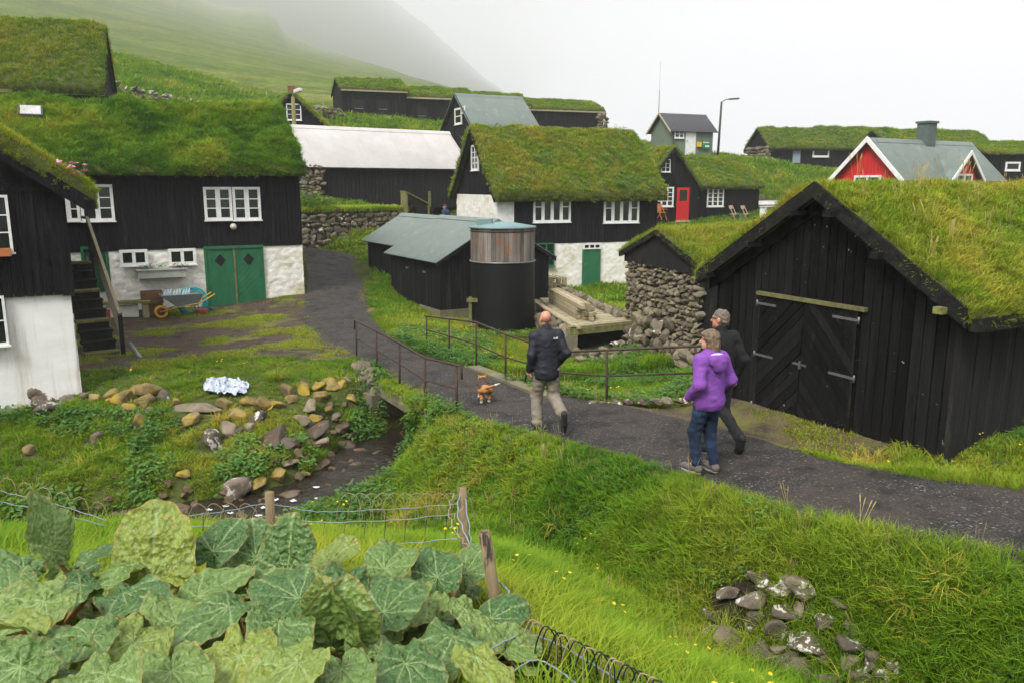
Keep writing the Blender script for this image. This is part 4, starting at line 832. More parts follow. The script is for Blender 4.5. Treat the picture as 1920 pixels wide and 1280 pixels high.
for sg in (0, 1):
    xe = g0 - .15 if sg == 0 else g1 + .15; b = MB(); b.prism([(xe, -.72, gz0 - .2), (gm_, -.72, gz - .12), (gm_, -.72, gz + .12), (xe, -.72, gz0 + .04)], (0, .05, 0)); b.build('bargeboard', BARGE, RH.o)
WG = Matrix.Translation((g0, -.6, 0)) @ Matrix(((0, 1, 0, 0), (1, 0, 0, 0), (0, 0, 1, 0), (0, 0, 0, 1)))
def sh(r): return r[0], r[1], r[2], r[3]
class Off:      # windows on the projecting gable sit half a metre forward
    pass
def rect_off(h, r, off):
    u0, v0, u1, v1 = r; a0 = h.px('front', u0, (v0+v1)/2, off)[0]; a1 = h.px('front', u1, (v0+v1)/2, off)[0]; return a0, h.px('front', (u0+u1)/2, v1, off)[1], a1, h.px('front', (u0+u1)/2, v0, off)[1]
RH.window('front', rect_off(RH, (1239, 299, 1256, 323), .5), 2, 3, out=.53, loc=True); RH.window('front', rect_off(RH, (1228, 351, 1262, 388), .5), 3, 4, out=.53, loc=True, gm=GLASSG)
d_ = rect_off(RH, (1268, 352, 1291, 413), .5); b = MB(); b.box((d_[0], -.56, d_[1]), (d_[2], -.49, d_[3])); dr = b.build('door', REDP, RH.o)
b = MB(); b.box((d_[0] + .17, -.568, d_[1] + 1.15), (d_[2] - .17, -.561, d_[3] - .15)); b.build('door_pane', GLASSG, dr); b = MB()
for k in range(4): b.box((d_[0] + .1, -.575, d_[1] + .15 + k * .24), (d_[2] - .1, -.561, d_[1] + .35 + k * .24))
b.build('door_panel', REDP, dr); b = MB(); b.box((d_[0] - .05, -.7, d_[1] - .12), (d_[2] + .05, -.5, d_[1] - .01)); b.build('door_step', WOODP, RH.o)
RH.window('front', (1325, 353, 1356, 388), 3, 4, gm=GLASSG); RH.window('front', (1298, 355, 1308, 371), 1, 2)
turf(RH, ov=.3, ovg=.15, th=.26, dens=45, sets=(('far', 1),), tint=.52, tvar=.3, seed=63, scl=1.0, x0=g1 - .6, amp=.08)
turf(RH, L=2.6, D=g1 - g0, ze=gz0, zr=gz, ov=.15, ovg=.1, th=.22, dens=45, sets=(('far', 1),), tint=.5, seed=65, M=WG)
# --- grey green hut
GH = House('hut', 'grey green utility hut with dark roof and white door on the hilltop', (12.4, 64), 22, 3.83, 3.0, 2.0, 4.36, 5.6, 'hut')
GH.body(GREYGREEN, 0, .0); metal_roof(GH, ROOFD, .25, .3, .2, .008, .04); GH.bargeboards(-.33, .16, .04, mat('tan_trim', (.5, .42, .3)), .3, .05)
door(GH, 'front', (1285, 246, 1304, 291), WHITE, .04, None, True); GH.window('front', (1264, 244, 1282, 260), 2, 2, fw=.1)
r_ = GH.rect('front', (1306, 267, 1313, 276)); b = MB(); b.box((r_[0], .01, r_[1]), (r_[2], .2, r_[3]), GH.M('front')); b.build('yellow_letter_box', mat('yellow_box', (.75, .5, .02)), GH.o)
r_ = GH.rect('front', (1315, 265, 1329, 280)); b = MB(); b.box((r_[0], .01, r_[1]), (r_[2], .16, r_[3]), GH.M('front')); gb = b.build('green_letter_box', mat('green_box', (.01, .22, .08)), GH.o)
b = MB(); b.box((r_[0] + .05, .162, r_[3] - .16), (r_[2] - .1, .17, r_[3] - .08), GH.M('front')); b.box((r_[0] + .25, .162, r_[1] + .15), (r_[2] - .08, .17, r_[1] + .28), GH.M('front')); b.build('white_lettering', WHITE, gb)
b = MB(); b.tube([(.12, -.08, 0), (.12, -.08, 2.3), (.1, -.25, 2.42)], .04, 6); b.build('downpipe', GREYGREEN, GH.o)
b = MB(); b.tube([(-.3, 1.5, 3.4), (-.3, 1.5, 5.4)], .03, 6); b.tube([(-.3, 1.5, 5.4), (-.3, 1.5, 7.6)], .008, 5); b.build('antenna', GALV, GH.o)
# --- far right turf houses
FR = House('house', 'black turf house with a stone end wall and small white window, far right', (21.3, 68), 10, 9.7, 4.0, .9, 3.2, 4.75)
FR.body(BLACK, 0, .02); FR.boards(('front',), 0, .2, .03, seed=71); FR.boards(('left',), 2.2, .2, .03, seed=72); turf(FR, ov=.3, ovg=.2, th=.3, dens=28, sets=(('far', 1),), tint=.48, seed=73, scl=1.1, amp=.1, res=.3)
stone_wall(FR.o, .3, 0, 4.0, .1, 2.2, .12, .4, STONE, random.Random(12), M=FR.M('left'))
stone_wall(FR.o, .26, -.15, .25, .1, 2.2, -.1, .3, STONE, random.Random(13)); FR.bargeboards(-.2, .2, .05, BLACK, .3); FR.eaveboard(.28, .12, BARGE)
FR.window('front', (1523, 279, 1554, 295), 1, 1, fw=.14, gm=WHITE); r_ = FR.rect('front', (1486, 280, 1500, 306)); b = MB()
b.box((r_[0], .03, r_[1]), (r_[2], .07, r_[3]), FR.M('front')); b.build('grey_shutter', mat('grey_blue_shutter', (.25, .33, .38)), FR.o)
F2 = House('house', 'turf roofed house rising behind the far right black house', (28.2, 73), 8, 7.5, 5, .8, 3.4, 5.2); F2.body(BLACK, 0, .02); turf(F2, ov=.3, ovg=.2, th=.3, dens=25, sets=(('far', 1),), tint=.45, seed=75, scl=1.15, amp=.12, res=.35)
F3 = House('house', 'long low turf roof behind the red gabled house', (31.0, 66.5), 9, 9.0, 6, .5, 2.9, 4.55); F3.body(BLACK, 0, .02); turf(F3, ov=.3, ovg=.3, th=.3, dens=25, sets=(('far', 1),), tint=.47, seed=77, scl=1.15, amp=.12, res=.35)
F4 = House('house', 'low black turf house at the right edge behind the red gables', (32.6, 56), 5, 10, 5, .2, 2.2, 3.0); F4.body(BLACK, 0, .02); F4.boards(('front',), 0, .2, .03, seed=78); turf(F4, ov=.3, ovg=.3, th=.26, dens=25, sets=(('far', 1),), tint=.5, seed=79, scl=1.1, res=.35)
F4.window('front', (1884, 304, 1912, 321), 1, 1, fw=.12, gm=GLASSG)
# --- red gabled house
RG = House('house', 'red house with white bargeboards and green metal roof behind the barn', (17.2, 36), 30, 7.5, 3.4, -2.0, .45, 2.1)
RG.body(REDP, 0, .02); RG.boards(('left',), 0, .2, .02, REDP, seed=81); metal_roof(RG, ROOFG, .25, .3, .25, .008, .04); RG.bargeboards(-.33, .26, .05, WHITE, .3, .02)
q = MB(); q.box((3.7, RG.D/2 - .3, RG.zr - .5), (4.35, RG.D/2 + .3, RG.zr + .85)); q.box((3.64, RG.D/2 - .36, RG.zr + .85), (4.41, RG.D/2 + .36, RG.zr + .95)); q.build('chimney', mat('slate_chimney', (.1, .13, .12)), RG.o)
dm = rect_off(RG, (1768, 280, 1850, 328), .2); dc = (dm[0] + dm[2]) / 2; hw = 1.05; dz = RG.ze + 1.05
b = MB(); b.prism([(dc - hw, -.2, RG.ze - .6), (dc + hw, -.2, RG.ze - .6), (dc + hw, -.2, RG.ze - .05), (dc, -.2, dz), (dc - hw, -.2, RG.ze - .05)], (0, 1.6, 0)); b.build('dormer_wall', REDP, RG.o)
for sg in (-1, 1):
    b = MB(); b.prism([(dc + sg*(hw + .25), -.5, RG.ze - .32), (dc, -.5, dz - .05), (dc, -.5, dz + .13), (dc + sg*(hw + .25), -.5, RG.ze - .14)], (0, .06, 0)); b.build('bargeboard', WHITE, RG.o)
    b = MB(); b.prism([(dc + sg*(hw + .25), -.44, RG.ze - .2), (dc, -.44, dz + .07), (dc, -.44, dz + .11), (dc + sg*(hw + .25), -.44, RG.ze - .15)], (0, 2.2, 0)); b.build('dormer_roof', ROOFG, RG.o)
RG.window('front', (dc - .62, RG.ze - .9, dc + .62, RG.ze + .12), 2, 2, out=.22, loc=True); RG.window('left', (1.0, RG.ze - 1.0, 2.4, RG.ze + .05), 2, 2, out=.03, loc=True)
# ------------------------------------------------------------------ barn, stone hut, sheds, tank, deck
BN = House('barn', 'tarred black plank barn with double doors and deep turf roof on the right', (5.42, 9.5), 26.9, 8.5, 4.316, -3.55, -1.42, -.10, 'barn')
BN.body(DARKV, -.2, .03, 'inner_wall'); ML = BN.M('left'); MF = BN.M('front')
BN.boards(('left',), -.12, .155, .028, PLANK, seed=91, single=True, gap=.018)
b = MB(); x = 0.0; r = random.Random(2)
while x < BN.L - .1:
    q = MB(); w_ = .15 * r.uniform(.9, 1.1); q.box((x + .004, .0, -.1), (x + w_ - .004, .024 + r.uniform(-.004, .004), BN.ze - .05), MF); q.build('plank', BLACKW, BN.o); x += w_
q = MB(); q.box((-.05, -.06, -.2), (.07, .03, BN.ze), Matrix()); q.build('corner_post', BLACKW, BN.o)
for k in (0, 1):        # outer and inner bargeboards
    BN.bargeboards(-.30, .22, .05, BARGE, .24, .07, (k,)); BN.bargeboards(-.10, .20, .05, PLANK, .12, -.10, (k,))
for y, s_ in ((BN.D/2 + .34, 1), (BN.D/2 - .34, 1), (BN.D/2 - 1.15, 1), (.06, 1), (BN.D/2 + 1.15, 1), (BN.D - .1, 1)):
    q = MB(); z = BN.ztop(y) - .06; q.box((-.40, y - .06, z - .04), (.0, y + .06, z + .04)); q.build('purlin_end', WOODM if y < .3 else BARGE, BN.o)
dz0 = BN.px('left', 1500, 797)[1]; dz1 = BN.px('left', 1515, 566)[1]; dy1 = BN.px('left', 1424, 660)[0]; dy0 = BN.px('left', 1606, 700)[0]; dm = BN.px('left', 1506, 680)[0]
b = MB(); b.box((dy0 - .12, .026, dz1 + .0), (dy1 + .04, .10, dz1 + .055), ML); b.build('lintel', WOODM, BN.o)
for s0, s1, sg, nm in ((dm + .008, dy1, 1, 'left'), (dy0, dm - .008, -1, 'right')):
    b = MB(); b.box((s0, .026, dz0), (s1, .045, dz1 - .01), ML); leaf = b.build('door_leaf', DARKV, BN.o)
    diag_boards(ML, s0, s1, dz0, dz1 - .01, 15, -sg, PLANK, leaf, .045, .022, .012)
    b = MB(); b.box((s0, .0, dz0 - .05), (s0 + .035, .075, dz1), ML) if sg < 0 else b.box((s1 - .035, .0, dz0 - .05), (s1, .075, dz1), ML); b.build('door_jamb', BARGE, leaf)
    for fz in (.93, .5, .06):
        b = MB(); z = dz0 + (dz1 - dz0) * fz; a0, a1 = (s1 - .36, s1 + .03) if sg > 0 else (s0 - .03, s0 + .42)
        if fz == .06 and sg < 0: continue
        b.box((a0, .068, z - .018), (a1, .078, z + .018), ML); e_ = a1 if sg > 0 else a0; b.tube([ML @ Vector((e_, .08, z - .05)), ML @ Vector((e_, .08, z + .05))], .016, 6); b.build('strap_hinge', GALV, leaf)
b = MB(); b.box((dm - .12, .07, dz0 + .93), (dm + .14, .082, dz0 + .96), ML); b.box((dm - .03, .07, dz0 + .88), (dm + .0, .1, dz0 + 1.0), ML); b.build('latch', GALV, BN.o)
b = MB(); b.box((-.24, -.34, BN.ze - BN.sl*.26 - .08), (BN.L, -.24, BN.ze - BN.sl*.26 + .08)); b.build('eave_beam', BARGE, BN.o)
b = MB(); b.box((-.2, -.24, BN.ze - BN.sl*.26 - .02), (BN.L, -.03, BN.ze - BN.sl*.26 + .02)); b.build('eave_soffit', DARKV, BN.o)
turf(BN, ov=.30, ovg=.22, th=.15, dens=230, sets=(('mid', .6), ('bank', .4)), tint=.66, tvar=.26, tsc=1.1, amp=.09, seed=95, scl=.95, res=.13)
rg = np.random.default_rng(3); nb = 60; sx_ = rg.uniform(0, 6, nb); sy_ = rg.uniform(.2, BN.D/2 + .2, nb)
place_tufts('seed_heads', 'seed', np.c_[sx_, sy_, BN.ze + BN.sl * np.minimum(sy_, BN.D/2) + .25], np.tile([0, 0, 1.], (nb, 1)), .6 + .4*rg.random(nb), rg.random(nb), BN.o, .8, 4)
# --- dry stone hut
SH = House('hut', 'dry stone hut with a black gable and turf roof between barn and deck', (4.6, 19.6), 20.1, 5.0, 3.62, -4.35, -1.85, -1.2, 'hut')
SH.body(DARKV, 0, .12, 'inner_wall'); zs = 2.3; ML = SH.M('left')
nst = stone_wall(SH.o, .145, 0, SH.D, .0, zs, -.02, .34, STONE, random.Random(21), M=ML, top=lambda x: zs + .0, asp=(.9, 1.7))
b = MB(); x = -.1
while x < SH.D + .1:
    x1 = x + .15; t1 = lambda q: SH.ztop(q) - .02; ya, yb = max(x, -.05), min(x1, SH.D + .05); b.prism([ML @ Vector(p) for p in ((ya + .005, .10, zs - .05), (yb - .005, .10, zs - .05), (yb - .005, .10, max(zs, t1(yb))), (ya + .005, .10, max(zs, t1(ya))))], ML.to_3x3() @ Vector((0, .024, 0))); x = x1
b.build('gable_cladding', BLACKW, SH.o); SH.bargeboards(-.22, .14, .05, BARGE, .2, .02); SH.boards(('front',), 0, .16, .03, BLACKW, seed=97); SH.eaveboard(.2, .1, BARGE)
turf(SH, ov=.28, ovg=.18, th=.24, dens=130, sets=(('mid', 1),), tint=.62, tvar=.2, seed=99, amp=.06, res=.16)
# --- low stone walls
def wall_thing(label, a, b, z, h, size, mt, seed, thick=.45, top=None, mats=None, cat='stone wall', name='stone_wall', two=True, asp=(1.0, 2.0), core=True):
    loc, rz, L = seg_frame(a, b, z); o = empty(name, loc, rz, label, cat); r = random.Random(seed)
    if core:
        c = MB(); c.box((.05, -thick*.25, -.3), (L - .05, thick*.25, (min(top(x) for x in np.linspace(0, L, 9)) if top else h) - size*.4)); c.build('earth_core', SOIL, o)
    stone_wall(o, size, 0, L, -.1, h, -thick*.28, thick*.55, mt, r, top=top, mats=mats, asp=asp)
    if two: stone_wall(o, size * 1.05, 0, L, h - size*1.9, h + size*.2, thick*.28, thick*.6, mt, r, top=(lambda x: top(x) + .05) if top else None, mats=mats, asp=asp)
    return o
wall_thing('mossy tumbled stone wall in front of the stone hut', (3.55, 21.8), (4.55, 18.6), -4.4, 1.15, .22, STONE, 31, .6, top=lambda x: .75 + .35*math.sin(x*1.6 + .6), mats=[STONE, STONE, STONEL])
wall_thing('low dry stone wall behind the plank deck', (1.9, 29.3), (3.3, 23.2), -4.5, .75, .2, STONE, 33, .5)
wall_thing('stone pier under the right front corner of the deck', (2.72, 21.95), (3.75, 22.35), -4.65, .9, .2, STONE, 35, .55, top=lambda x: .35 + .6*x, mats=[STONE, STONEL])
wall_thing('stones heaped at the foot of the deck', (1.75, 20.9), (3.1, 20.6), -4.7, .34, .2, STONE, 37, .5, top=lambda x: .34 - .1*abs(x-.7))
wall_thing('stone bank left of the plank deck beside the tank', (.75, 26.6), (1.35, 21.6), -4.6, .6, .22, STONE, 39, .6)
# --- retaining wall below the pale roofed shed
rw0, rw1 = P(568, 455, 36.3), P(762, 455, 39.6)
RW = wall_thing('dry stone retaining wall with grass on top beside the green door house', (rw0.x, rw0.y), (rw1.x, rw1.y), -2.75, 1.5, .25, STONE, 41, .5, mats=[STONE, STONE, STONEL], two=False)
Lr = (rw1 - rw0).length; c = MB(); c.box((0, -.2, 1.25), (Lr, 2.8, 1.72)); tb = c.build('turf_bank', SOIL, RW)
rg = np.random.default_rng(14); n = 620; px_ = rg.uniform(0, Lr, n); py_ = rg.uniform(-.25, 1.4, n); place_tufts('grass', 'far', np.c_[px_, py_, np.full(n, 1.66)], np.tile([0, -.3, .95], (n, 1)), .8 + .5*rg.random(n), .55 + .25*vnoise(px_, py_, 0, .9, 2, 3) + .1*rg.random(n), tb, .6, 9)
n = 90; px_ = rg.uniform(0, 1.6, n); py_ = rg.uniform(0, 1.6, n); place_tufts('weeds', 'weed', np.c_[px_, py_, 1.7 + .9*np.clip(py_/1.6, 0, 1)*rg.random(n)], np.tile([0, 0, 1.], (n, 1)), 1.3 + .8*rg.random(n), .5 + .4*rg.random(n), tb, .6, 10)
# --- the two black sheds with green roofs
SB = House('shed', 'rear black shed with green corrugated roof and pale ridge beside the path', (-5.94, 33.2), -60, 4.4, 3.2, -3.9, -2.1, -1.17, 'shed'); SB.body(BLACK, 0, .02); SB.boards(('front', 'left'), 0, .14, .02, seed=101); metal_roof(SB, ROOFG, .22, .2, .11, .012, .03)
SF = House('shed', 'front black shed with green corrugated roof on a concrete base next to the tank', (-4.48, 29.7), -60, 4.26, 4.2, -4.6, -2.33, -1.14, 'shed'); SF.body(BLACK, .3, .02); SF.boards(('front', 'right'), .62, .14, .02, seed=103); metal_roof(SF, ROOFG, .22, .16, .11, .012, .03)
b = MB(); b.box((2.6, -.05, -.3), (SF.L + .05, SF.D, .6)); b.build('concrete_base', CONC, SF.o); b = MB(); b.box((0, -.018, -.2), (2.59, .3, .62)); b.build('lower_boards', BLACKW, SF.o)
for u, v in ((765, 502), (797, 510)):
    x, z = SF.px('front', u, v); b = MB(); b.box((x - .1, .02, z - .03), (x + .1, .05, z + .03), SF.M('front')); b.build('plate', GALV, SF.o)
for sg in (0, 1):
    xe = -.2 if sg == 0 else SF.D + .2; b = MB(); b.prism([(SF.L + .14, xe, SF.ze - SF.sl*.2 - .12), (SF.L + .14, SF.D/2, SF.zr - .12), (SF.L + .14, SF.D/2, SF.zr + .02), (SF.L + .14, xe, SF.ze - SF.sl*.2 + .02)], (.035, 0, 0)); b.build('bargeboard', BLACK, SF.o)
# --- water tank
tc = (-.29, 24.75); tz = -4.6; R = .99; TK = empty('water_tank', (tc[0], tc[1], tz + CZ), 0, 'round tank, black ribbed below and rusty staves above, with blue green lid', 'tank')
zj = 2.36; zt = 3.38; prof = []; k = 0
while k * .055 < zj: prof += [(R, k*.055), (R + .012, k*.055 + .027)]; k += 1
b = MB(); b.lathe(prof + [(R, zj)], 48); b.build('black_drum', TANKB, TK)
sm = MB(); wv = 2*math.pi*(R - .02) / 48 * .94; sm.box((-wv/2, -.012, 0), (wv/2, .012, zt - zj)); sme = sm.mesh('stave', STAVE)
for k in range(48):
    t = 2*math.pi*k/48; newobj('stave', sme, TK, ((R - .02)*math.cos(t), (R - .02)*math.sin(t), zj + .01), (0, 0, t + math.pi/2))
b = MB(); b.lathe([(R - .05, zj), (R - .05, zt)], 40); b.build('inner_drum', STAVE, TK)
b = MB(); b.tube([((R + .015)*math.cos(t), (R + .015)*math.sin(t), zj + .0) for t in np.linspace(0, 2*math.pi, 48, endpoint=False)], .025, 6, closed=True); b.build('hoop', GALV, TK)
b = MB(); b.tube([((R)*math.cos(t), (R)*math.sin(t), zt - .1) for t in np.linspace(0, 2*math.pi, 48, endpoint=False)], .018, 6, closed=True); b.build('hoop', IRON, TK)
LID = mat('blue_green_lid', (.17, .27, .27), (.13, .21, .21), 3, rough=.5); b = MB(); b.lathe([(R + .04, zt - .02), (R + .04, zt + .03), (.35, zt + .14), (.05, zt + .17)], 36); b.build('lid', LID, TK)
b = MB(); b.box((-.78, -.35, zt + .04), (-.3, .2, zt + .27)); bevel(b.build('lid_hatch', LID, TK), .02)
b = MB(); zq = .35
for dx in (0, .32): b.box((-R + dx - .04, -R*.55 - .06, zq), (-R + dx + .05, -R*.55 + .03, zq + .95))
b.box((-R - .1, -R*.55 - .10, zq + .80), (-R + .46, -R*.55 - .06, zq + .92)); b.box((-R - .08, -R*.55 - .1, zq + .05), (-R + .44, -R*.55 - .06, zq + .14)); b.build('timber_bracket', WOODM, TK)
# --- plank deck and timber
FL, FRp, BR, BL = Vector((1.57, 21.5)), Vector((3.73, 22.7)), Vector((2.65, 27.6)), Vector((.95, 27.4)); dzk = -3.77
DK = empty('plank_deck', (FL.x, FL.y, dzk + CZ), 0, 'weathered plank deck on stone supports behind the railing', 'deck'); nbd = 40
for k in range(nbd):
    t0, t1 = k / nbd, (k + .93) / nbd; q = [FL.lerp(BL, t0), FRp.lerp(BR, t0), FRp.lerp(BR, t1), FL.lerp(BL, t1)]; j = rng.uniform(-.04, .04); z = rng.uniform(-.006, .006)
    b = MB(); b.prism([(p.x - FL.x + (j if i in (1, 2) else 0), p.y - FL.y, -.035 + z) for i, p in enumerate(q)], (0, 0, .035)); b.build('board', WOODG, DK)
d = (FRp - FL); b = MB(); b.bar((0, -.02, -.13), (d.x, d.y - .02, -.13), .07, .18); b.build('front_beam', WOODM, DK); b = MB(); b.bar((d.x + .02, d.y, -.13), (BR.x - FL.x, BR.y - FL.y, -.13), .07, .16); b.bar((-.02, 0, -.13), (BL.x - FL.x, BL.y - FL.y, -.13), .07, .16); b.build('side_beam', WOODM, DK)
b = MB(); b.box((-.1, -.05, -.95), (.22, .3, -.225)); b.build('stone_post', CONC, DK)
b = MB(); b.prism([(.25, .5, -1.0), (d.x - .15, d.y + .4, -1.0), (BR.x - FL.x - .3, BR.y - FL.y - .3, -1.0), (BL.x - FL.x + .3, BL.y - FL.y - .3, -1.0)], (0, 0, .8)); b.build('painted_shade_block', DARKV, DK)  # solid near-black block standing in for the shade under the deck
DECK_CLR = [(1.3, 20.9), (3.9, 21.9), (3.9, 23.5), (1.2, 23.5)]
LS = empty('lumber_stack', (1.25, 26.4, dzk + CZ), 0, 'stack of squared timber lying on the plank deck', 'timber'); ld = Vector((.76, -4.0, 0)).normalized(); lsd = Vector((-ld.y, ld.x, 0))
for row in range(4):
    for cI in range(4):
        if row == 3 and cI > 2: continue
        off = lsd * (cI * .135) ; j = rng.uniform(-.2, .15); b = MB(); b.bar(off + ld * (.1 + j) + Vector((0, 0, .07 + row*.115)), off + ld * (3.9 + j*1.2 + (rng.uniform(-.3, .1))) + Vector((0, 0, .07 + row*.115)), .118, .098); b.build('beam', WOODG if row < 3 else WOODP if cI == 1 else WOODG, LS)
for k in range(2):
    LP_ = MB(); o_ = Vector((.95 - .12*k, 25.3, 0)); LP_.bar((0, 0, 0), (.9, -4.2, -.05), .11, .05); LP_.build('loose_plank', WOODG, None, (.78 + .16*k, 25.7, dzk + CZ + .02 + .06*(1-k)))
for i, o in enumerate([o for o in bpy.data.objects if o.name.startswith('loose_plank')]): tag(o, ('upper' if i == 0 else 'lower') + ' loose plank sloping beside the lumber stack', 'plank')
pm = MB()
for y in (-.5, 0, .5): pm.box((-.6, y - .05, 0), (.6, y + .05, .02))
for y in (-.5, 0, .5): pm.box((-.6, y - .05, .02), (-.45, y + .05, .11)); pm.box((-.07, y - .05, .02), (.07, y + .05, .11)); pm.box((.45, y - .05, .02), (.6, y + .05, .11))
pme = pm.mesh('pallet_frame', WOODG); pb_ = MB(); pb_.box((-.045, -.55, .111), (.045, .55, .133)); pbm = pb_.mesh('pallet_board', WOODG); pp = P(1022, 535, 29.5)
for k, nm in enumerate(('bottom', 'second', 'third', 'top')):
    o = empty('pallet', (pp.x + rng.uniform(-.05, .05), pp.y, Hz(pp.x, pp.y) + k*.29), math.radians(20 + rng.uniform(-6, 6)), nm + ' wooden pallet of the stack behind the tank', 'pallet', 'pallets behind the tank'); o.scale = (1.1, 1.1, 2.1); newobj('frame', pme, o)
    for i in range(7): newobj('deck_board', pbm, o, (-.54 + i*.18, 0, 0))
bp_ = P(1085, 552, 30); b = MB(); b.lathe([(.14, 0), (.19, .34), (.18, .34), (.13, .02)], 18); bo = b.build('bucket', mat('pale_plastic', (.55, .6, .62)), None, (bp_.x, bp_.y, Hz(bp_.x, bp_.y))); tag(bo, 'pale bucket on the grass below the green cellar door', 'bucket')
b = MB(); b.lathe([(.26, 0), (.3, .12), (.3, .5), (.26, .6), (.0, .6)], 20); bo = b.build('barrel', mat('dark_green_plastic', (.01, .05, .03)), None, (2.2, 23.0, Hz(2.2, 23.0) + .02)); tag(bo, 'dark green barrel in the shade under the plank deck', 'barrel')
# ------------------------------------------------------------------ bridge, railings, stones, yard things
CLR = []          # spots kept free of grass: x, y, radius
def hit(u, v, y0=1.5, y1=88):
    """where the sight line of a photo pixel meets the ground"""
    rx, rz = ray(u, v); Y = np.arange(y0, y1, .3)
    for st in (.03, 0):
        g = height(rx * Y, Y) - rz * Y; k = np.nonzero(g > 0)[0]; i = k[0] if len(k) else len(Y) - 1
        if st: Y = np.arange(Y[max(i - 1, 0)], Y[i] + st, st)
    return Vector((rx * Y[i], Y[i], rz * Y[i] + CZ))
# --- culvert bridge under the path
sdir_ = Vector((-.74, -.67, 0)).normalized(); sn = Vector((-sdir_.y, sdir_.x, 0)); bc = Vector((-1.45, 15.85, 0))
BG = empty('culvert_bridge', (bc.x, bc.y, -3.9 + CZ), 0, 'small concrete culvert bridge carrying the gravel path over the stream', 'bridge')
i0 = int(np.argmin(np.hypot(PM[:, 0] + .6, PM[:, 1] - 14.6))); i1 = int(np.argmin(np.hypot(PM[:, 0] + 2.5, PM[:, 1] - 17.6))); V = []; F = []; m = i1 - i0 + 1
for i in range(i0, i1 + 1):
    d = (PF[i] - PN[i]) / np.linalg.norm(PF[i] - PN[i]); a = PN[i] - d * .42; b_ = PF[i] + d * .30
    for p, z in ((a, -.02), (b_, -.02), (b_, -.26), (a, -.26)): V.append((p[0] - bc.x, p[1] - bc.y, PZ[i] + 3.9 + z))
for k in range(m - 1):
    for j in range(4): F.append((k*4 + j, k*4 + (j+1) % 4, (k+1)*4 + (j+1) % 4, (k+1)*4 + j))
F += [(0, 3, 2, 1), tuple((m-1)*4 + j for j in range(4))]; b = MB(); b.add(V, F); b.build('deck_slab', CONC, BG)
for sg in (-1, 1):
    b = MB(); c = sn * sg * .92; b.prism([c - sn*.17 - sdir_*1.35 + Vector((0,0,-1.5)), c + sn*.17 - sdir_*1.35 + Vector((0,0,-1.5)), c + sn*.17 + sdir_*1.18 + Vector((0,0,-1.5)), c - sn*.17 + sdir_*1.18 + Vector((0,0,-1.5))], (0, 0, 1.27)); b.build('abutment', CONC, BG)
r = random.Random(5)
for k in range(26):        # rough stones of the left wing wall
    t = r.random(); p = hit(668 + 40*t + r.uniform(-8, 8), 682 + 62*t + r.uniform(-8, 12)); s_ = r.uniform(.09, .19)
    newobj('wing_stone', r.choice(stones(STONE)), BG, (p.x - bc.x, p.y - bc.y, p.z - (-3.9 + CZ) + .02), (r.uniform(0, 6), r.uniform(0, 6), r.uniform(0, 6)), (s_*1.3, s_, s_))
rgb = np.random.default_rng(8); ge = []; 
for i in np.linspace(i0, i1, 420):
    i = int(i); d = (PF[i] - PN[i]) / np.linalg.norm(PF[i] - PN[i]); q = PN[i] - d*rgb.uniform(-.05, .46); ge.append((q[0], q[1], PZ[i] + CZ - .03))
ge = np.array(ge) + np.c_[rgb.normal(0, .05, (420, 2)), np.zeros(420)]; tag(place_tufts('verge_grass', 'bank', ge, np.tile([0, 0, 1.], (420, 1)), .3 + .3*rgb.random(420), .55 + .2*rgb.normal(0, .6, 420), None, .6, 12), 'short mossy grass growing on the bridge edge', 'grass', kind='stuff')
def railing(label, posts, ends, r_=.022):
    """posts: list of (foot, top); rails at the top and half way"""
    o = empty('railing', posts[0][0], 0, label, 'railing'); A = Vector(posts[0][0])
    for f, t in posts:
        b = MB(); b.tube([Vector(f) - A - Vector((0, 0, .25)), Vector(t) - A], r_, 8); b.build('post', IRON, o)
    tops = [Vector(t) - A for f, t in posts]; mids = [(Vector(f) * .48 + Vector(t) * .52) - A for f, t in posts]
    def ext(pts, drop):
        a = pts[0] + (pts[0] - pts[1]).normalized() * .16; c = pts[-1] + (pts[-1] - pts[-2]).normalized() * .16; q = [a] + pts + [c]
        if drop: q = [a - Vector((0, 0, .22))] + q + [c - Vector((0, 0, .22))]
        return q
    b = MB(); b.tube(ext(tops, ends), r_ * .95, 8); b.build('top_rail', IRON, o); b = MB(); b.tube(mids, r_ * .75, 8); b.build('middle_rail', IRON, o); return o
pl = []
for u, vt, vb in ((668, 602, 668), (706, 621, 693), (749, 643, 723), (797, 671, 756), (856, 684, 775)):
    f = G(u, vb, float(np.interp(u, [667, 857], [-3.98, -3.79]))); pl.append((f, P(u, vt, f.y)))
railing('rusty pipe railing on the left stream side of the bridge', pl, True)
pr = []
for u, vt, vb, z in ((800, 593, 646, -4.1), (842, 598, 664, -4.05), (893, 604, 690, -3.98), (948, 627, 714, -3.85), (1046, 660, 738, -3.68), (1138, 656, 756, -3.6), (1304, 649, 752, -3.52)):
    f = G(u, vb, z); pr.append((f, P(u, vt, f.y)))
railing('rusty pipe railing on the far right side of the path towards the barn', pr, False)
b = MB(); k0, k1, k2 = G(888, 692, -3.93), G(950, 716, -3.84), G(1030, 748, -3.68)
b.bar(k0 + Vector((0, 0, -.02)), k1 + Vector((0, 0, -.02)), .28, .2); b.bar(k1 + Vector((.0, 0, -.02)), k2 + Vector((0, 0, -.02)), .28, .195); tag(b.build('kerb', CONC), 'mossy concrete kerb along the path beside the right railing', 'kerb')
kb = empty('stone_kerb', G(1110, 757, -3.6), 0, 'row of flat stones edging the path below the right railing', 'kerb'); r = random.Random(9)
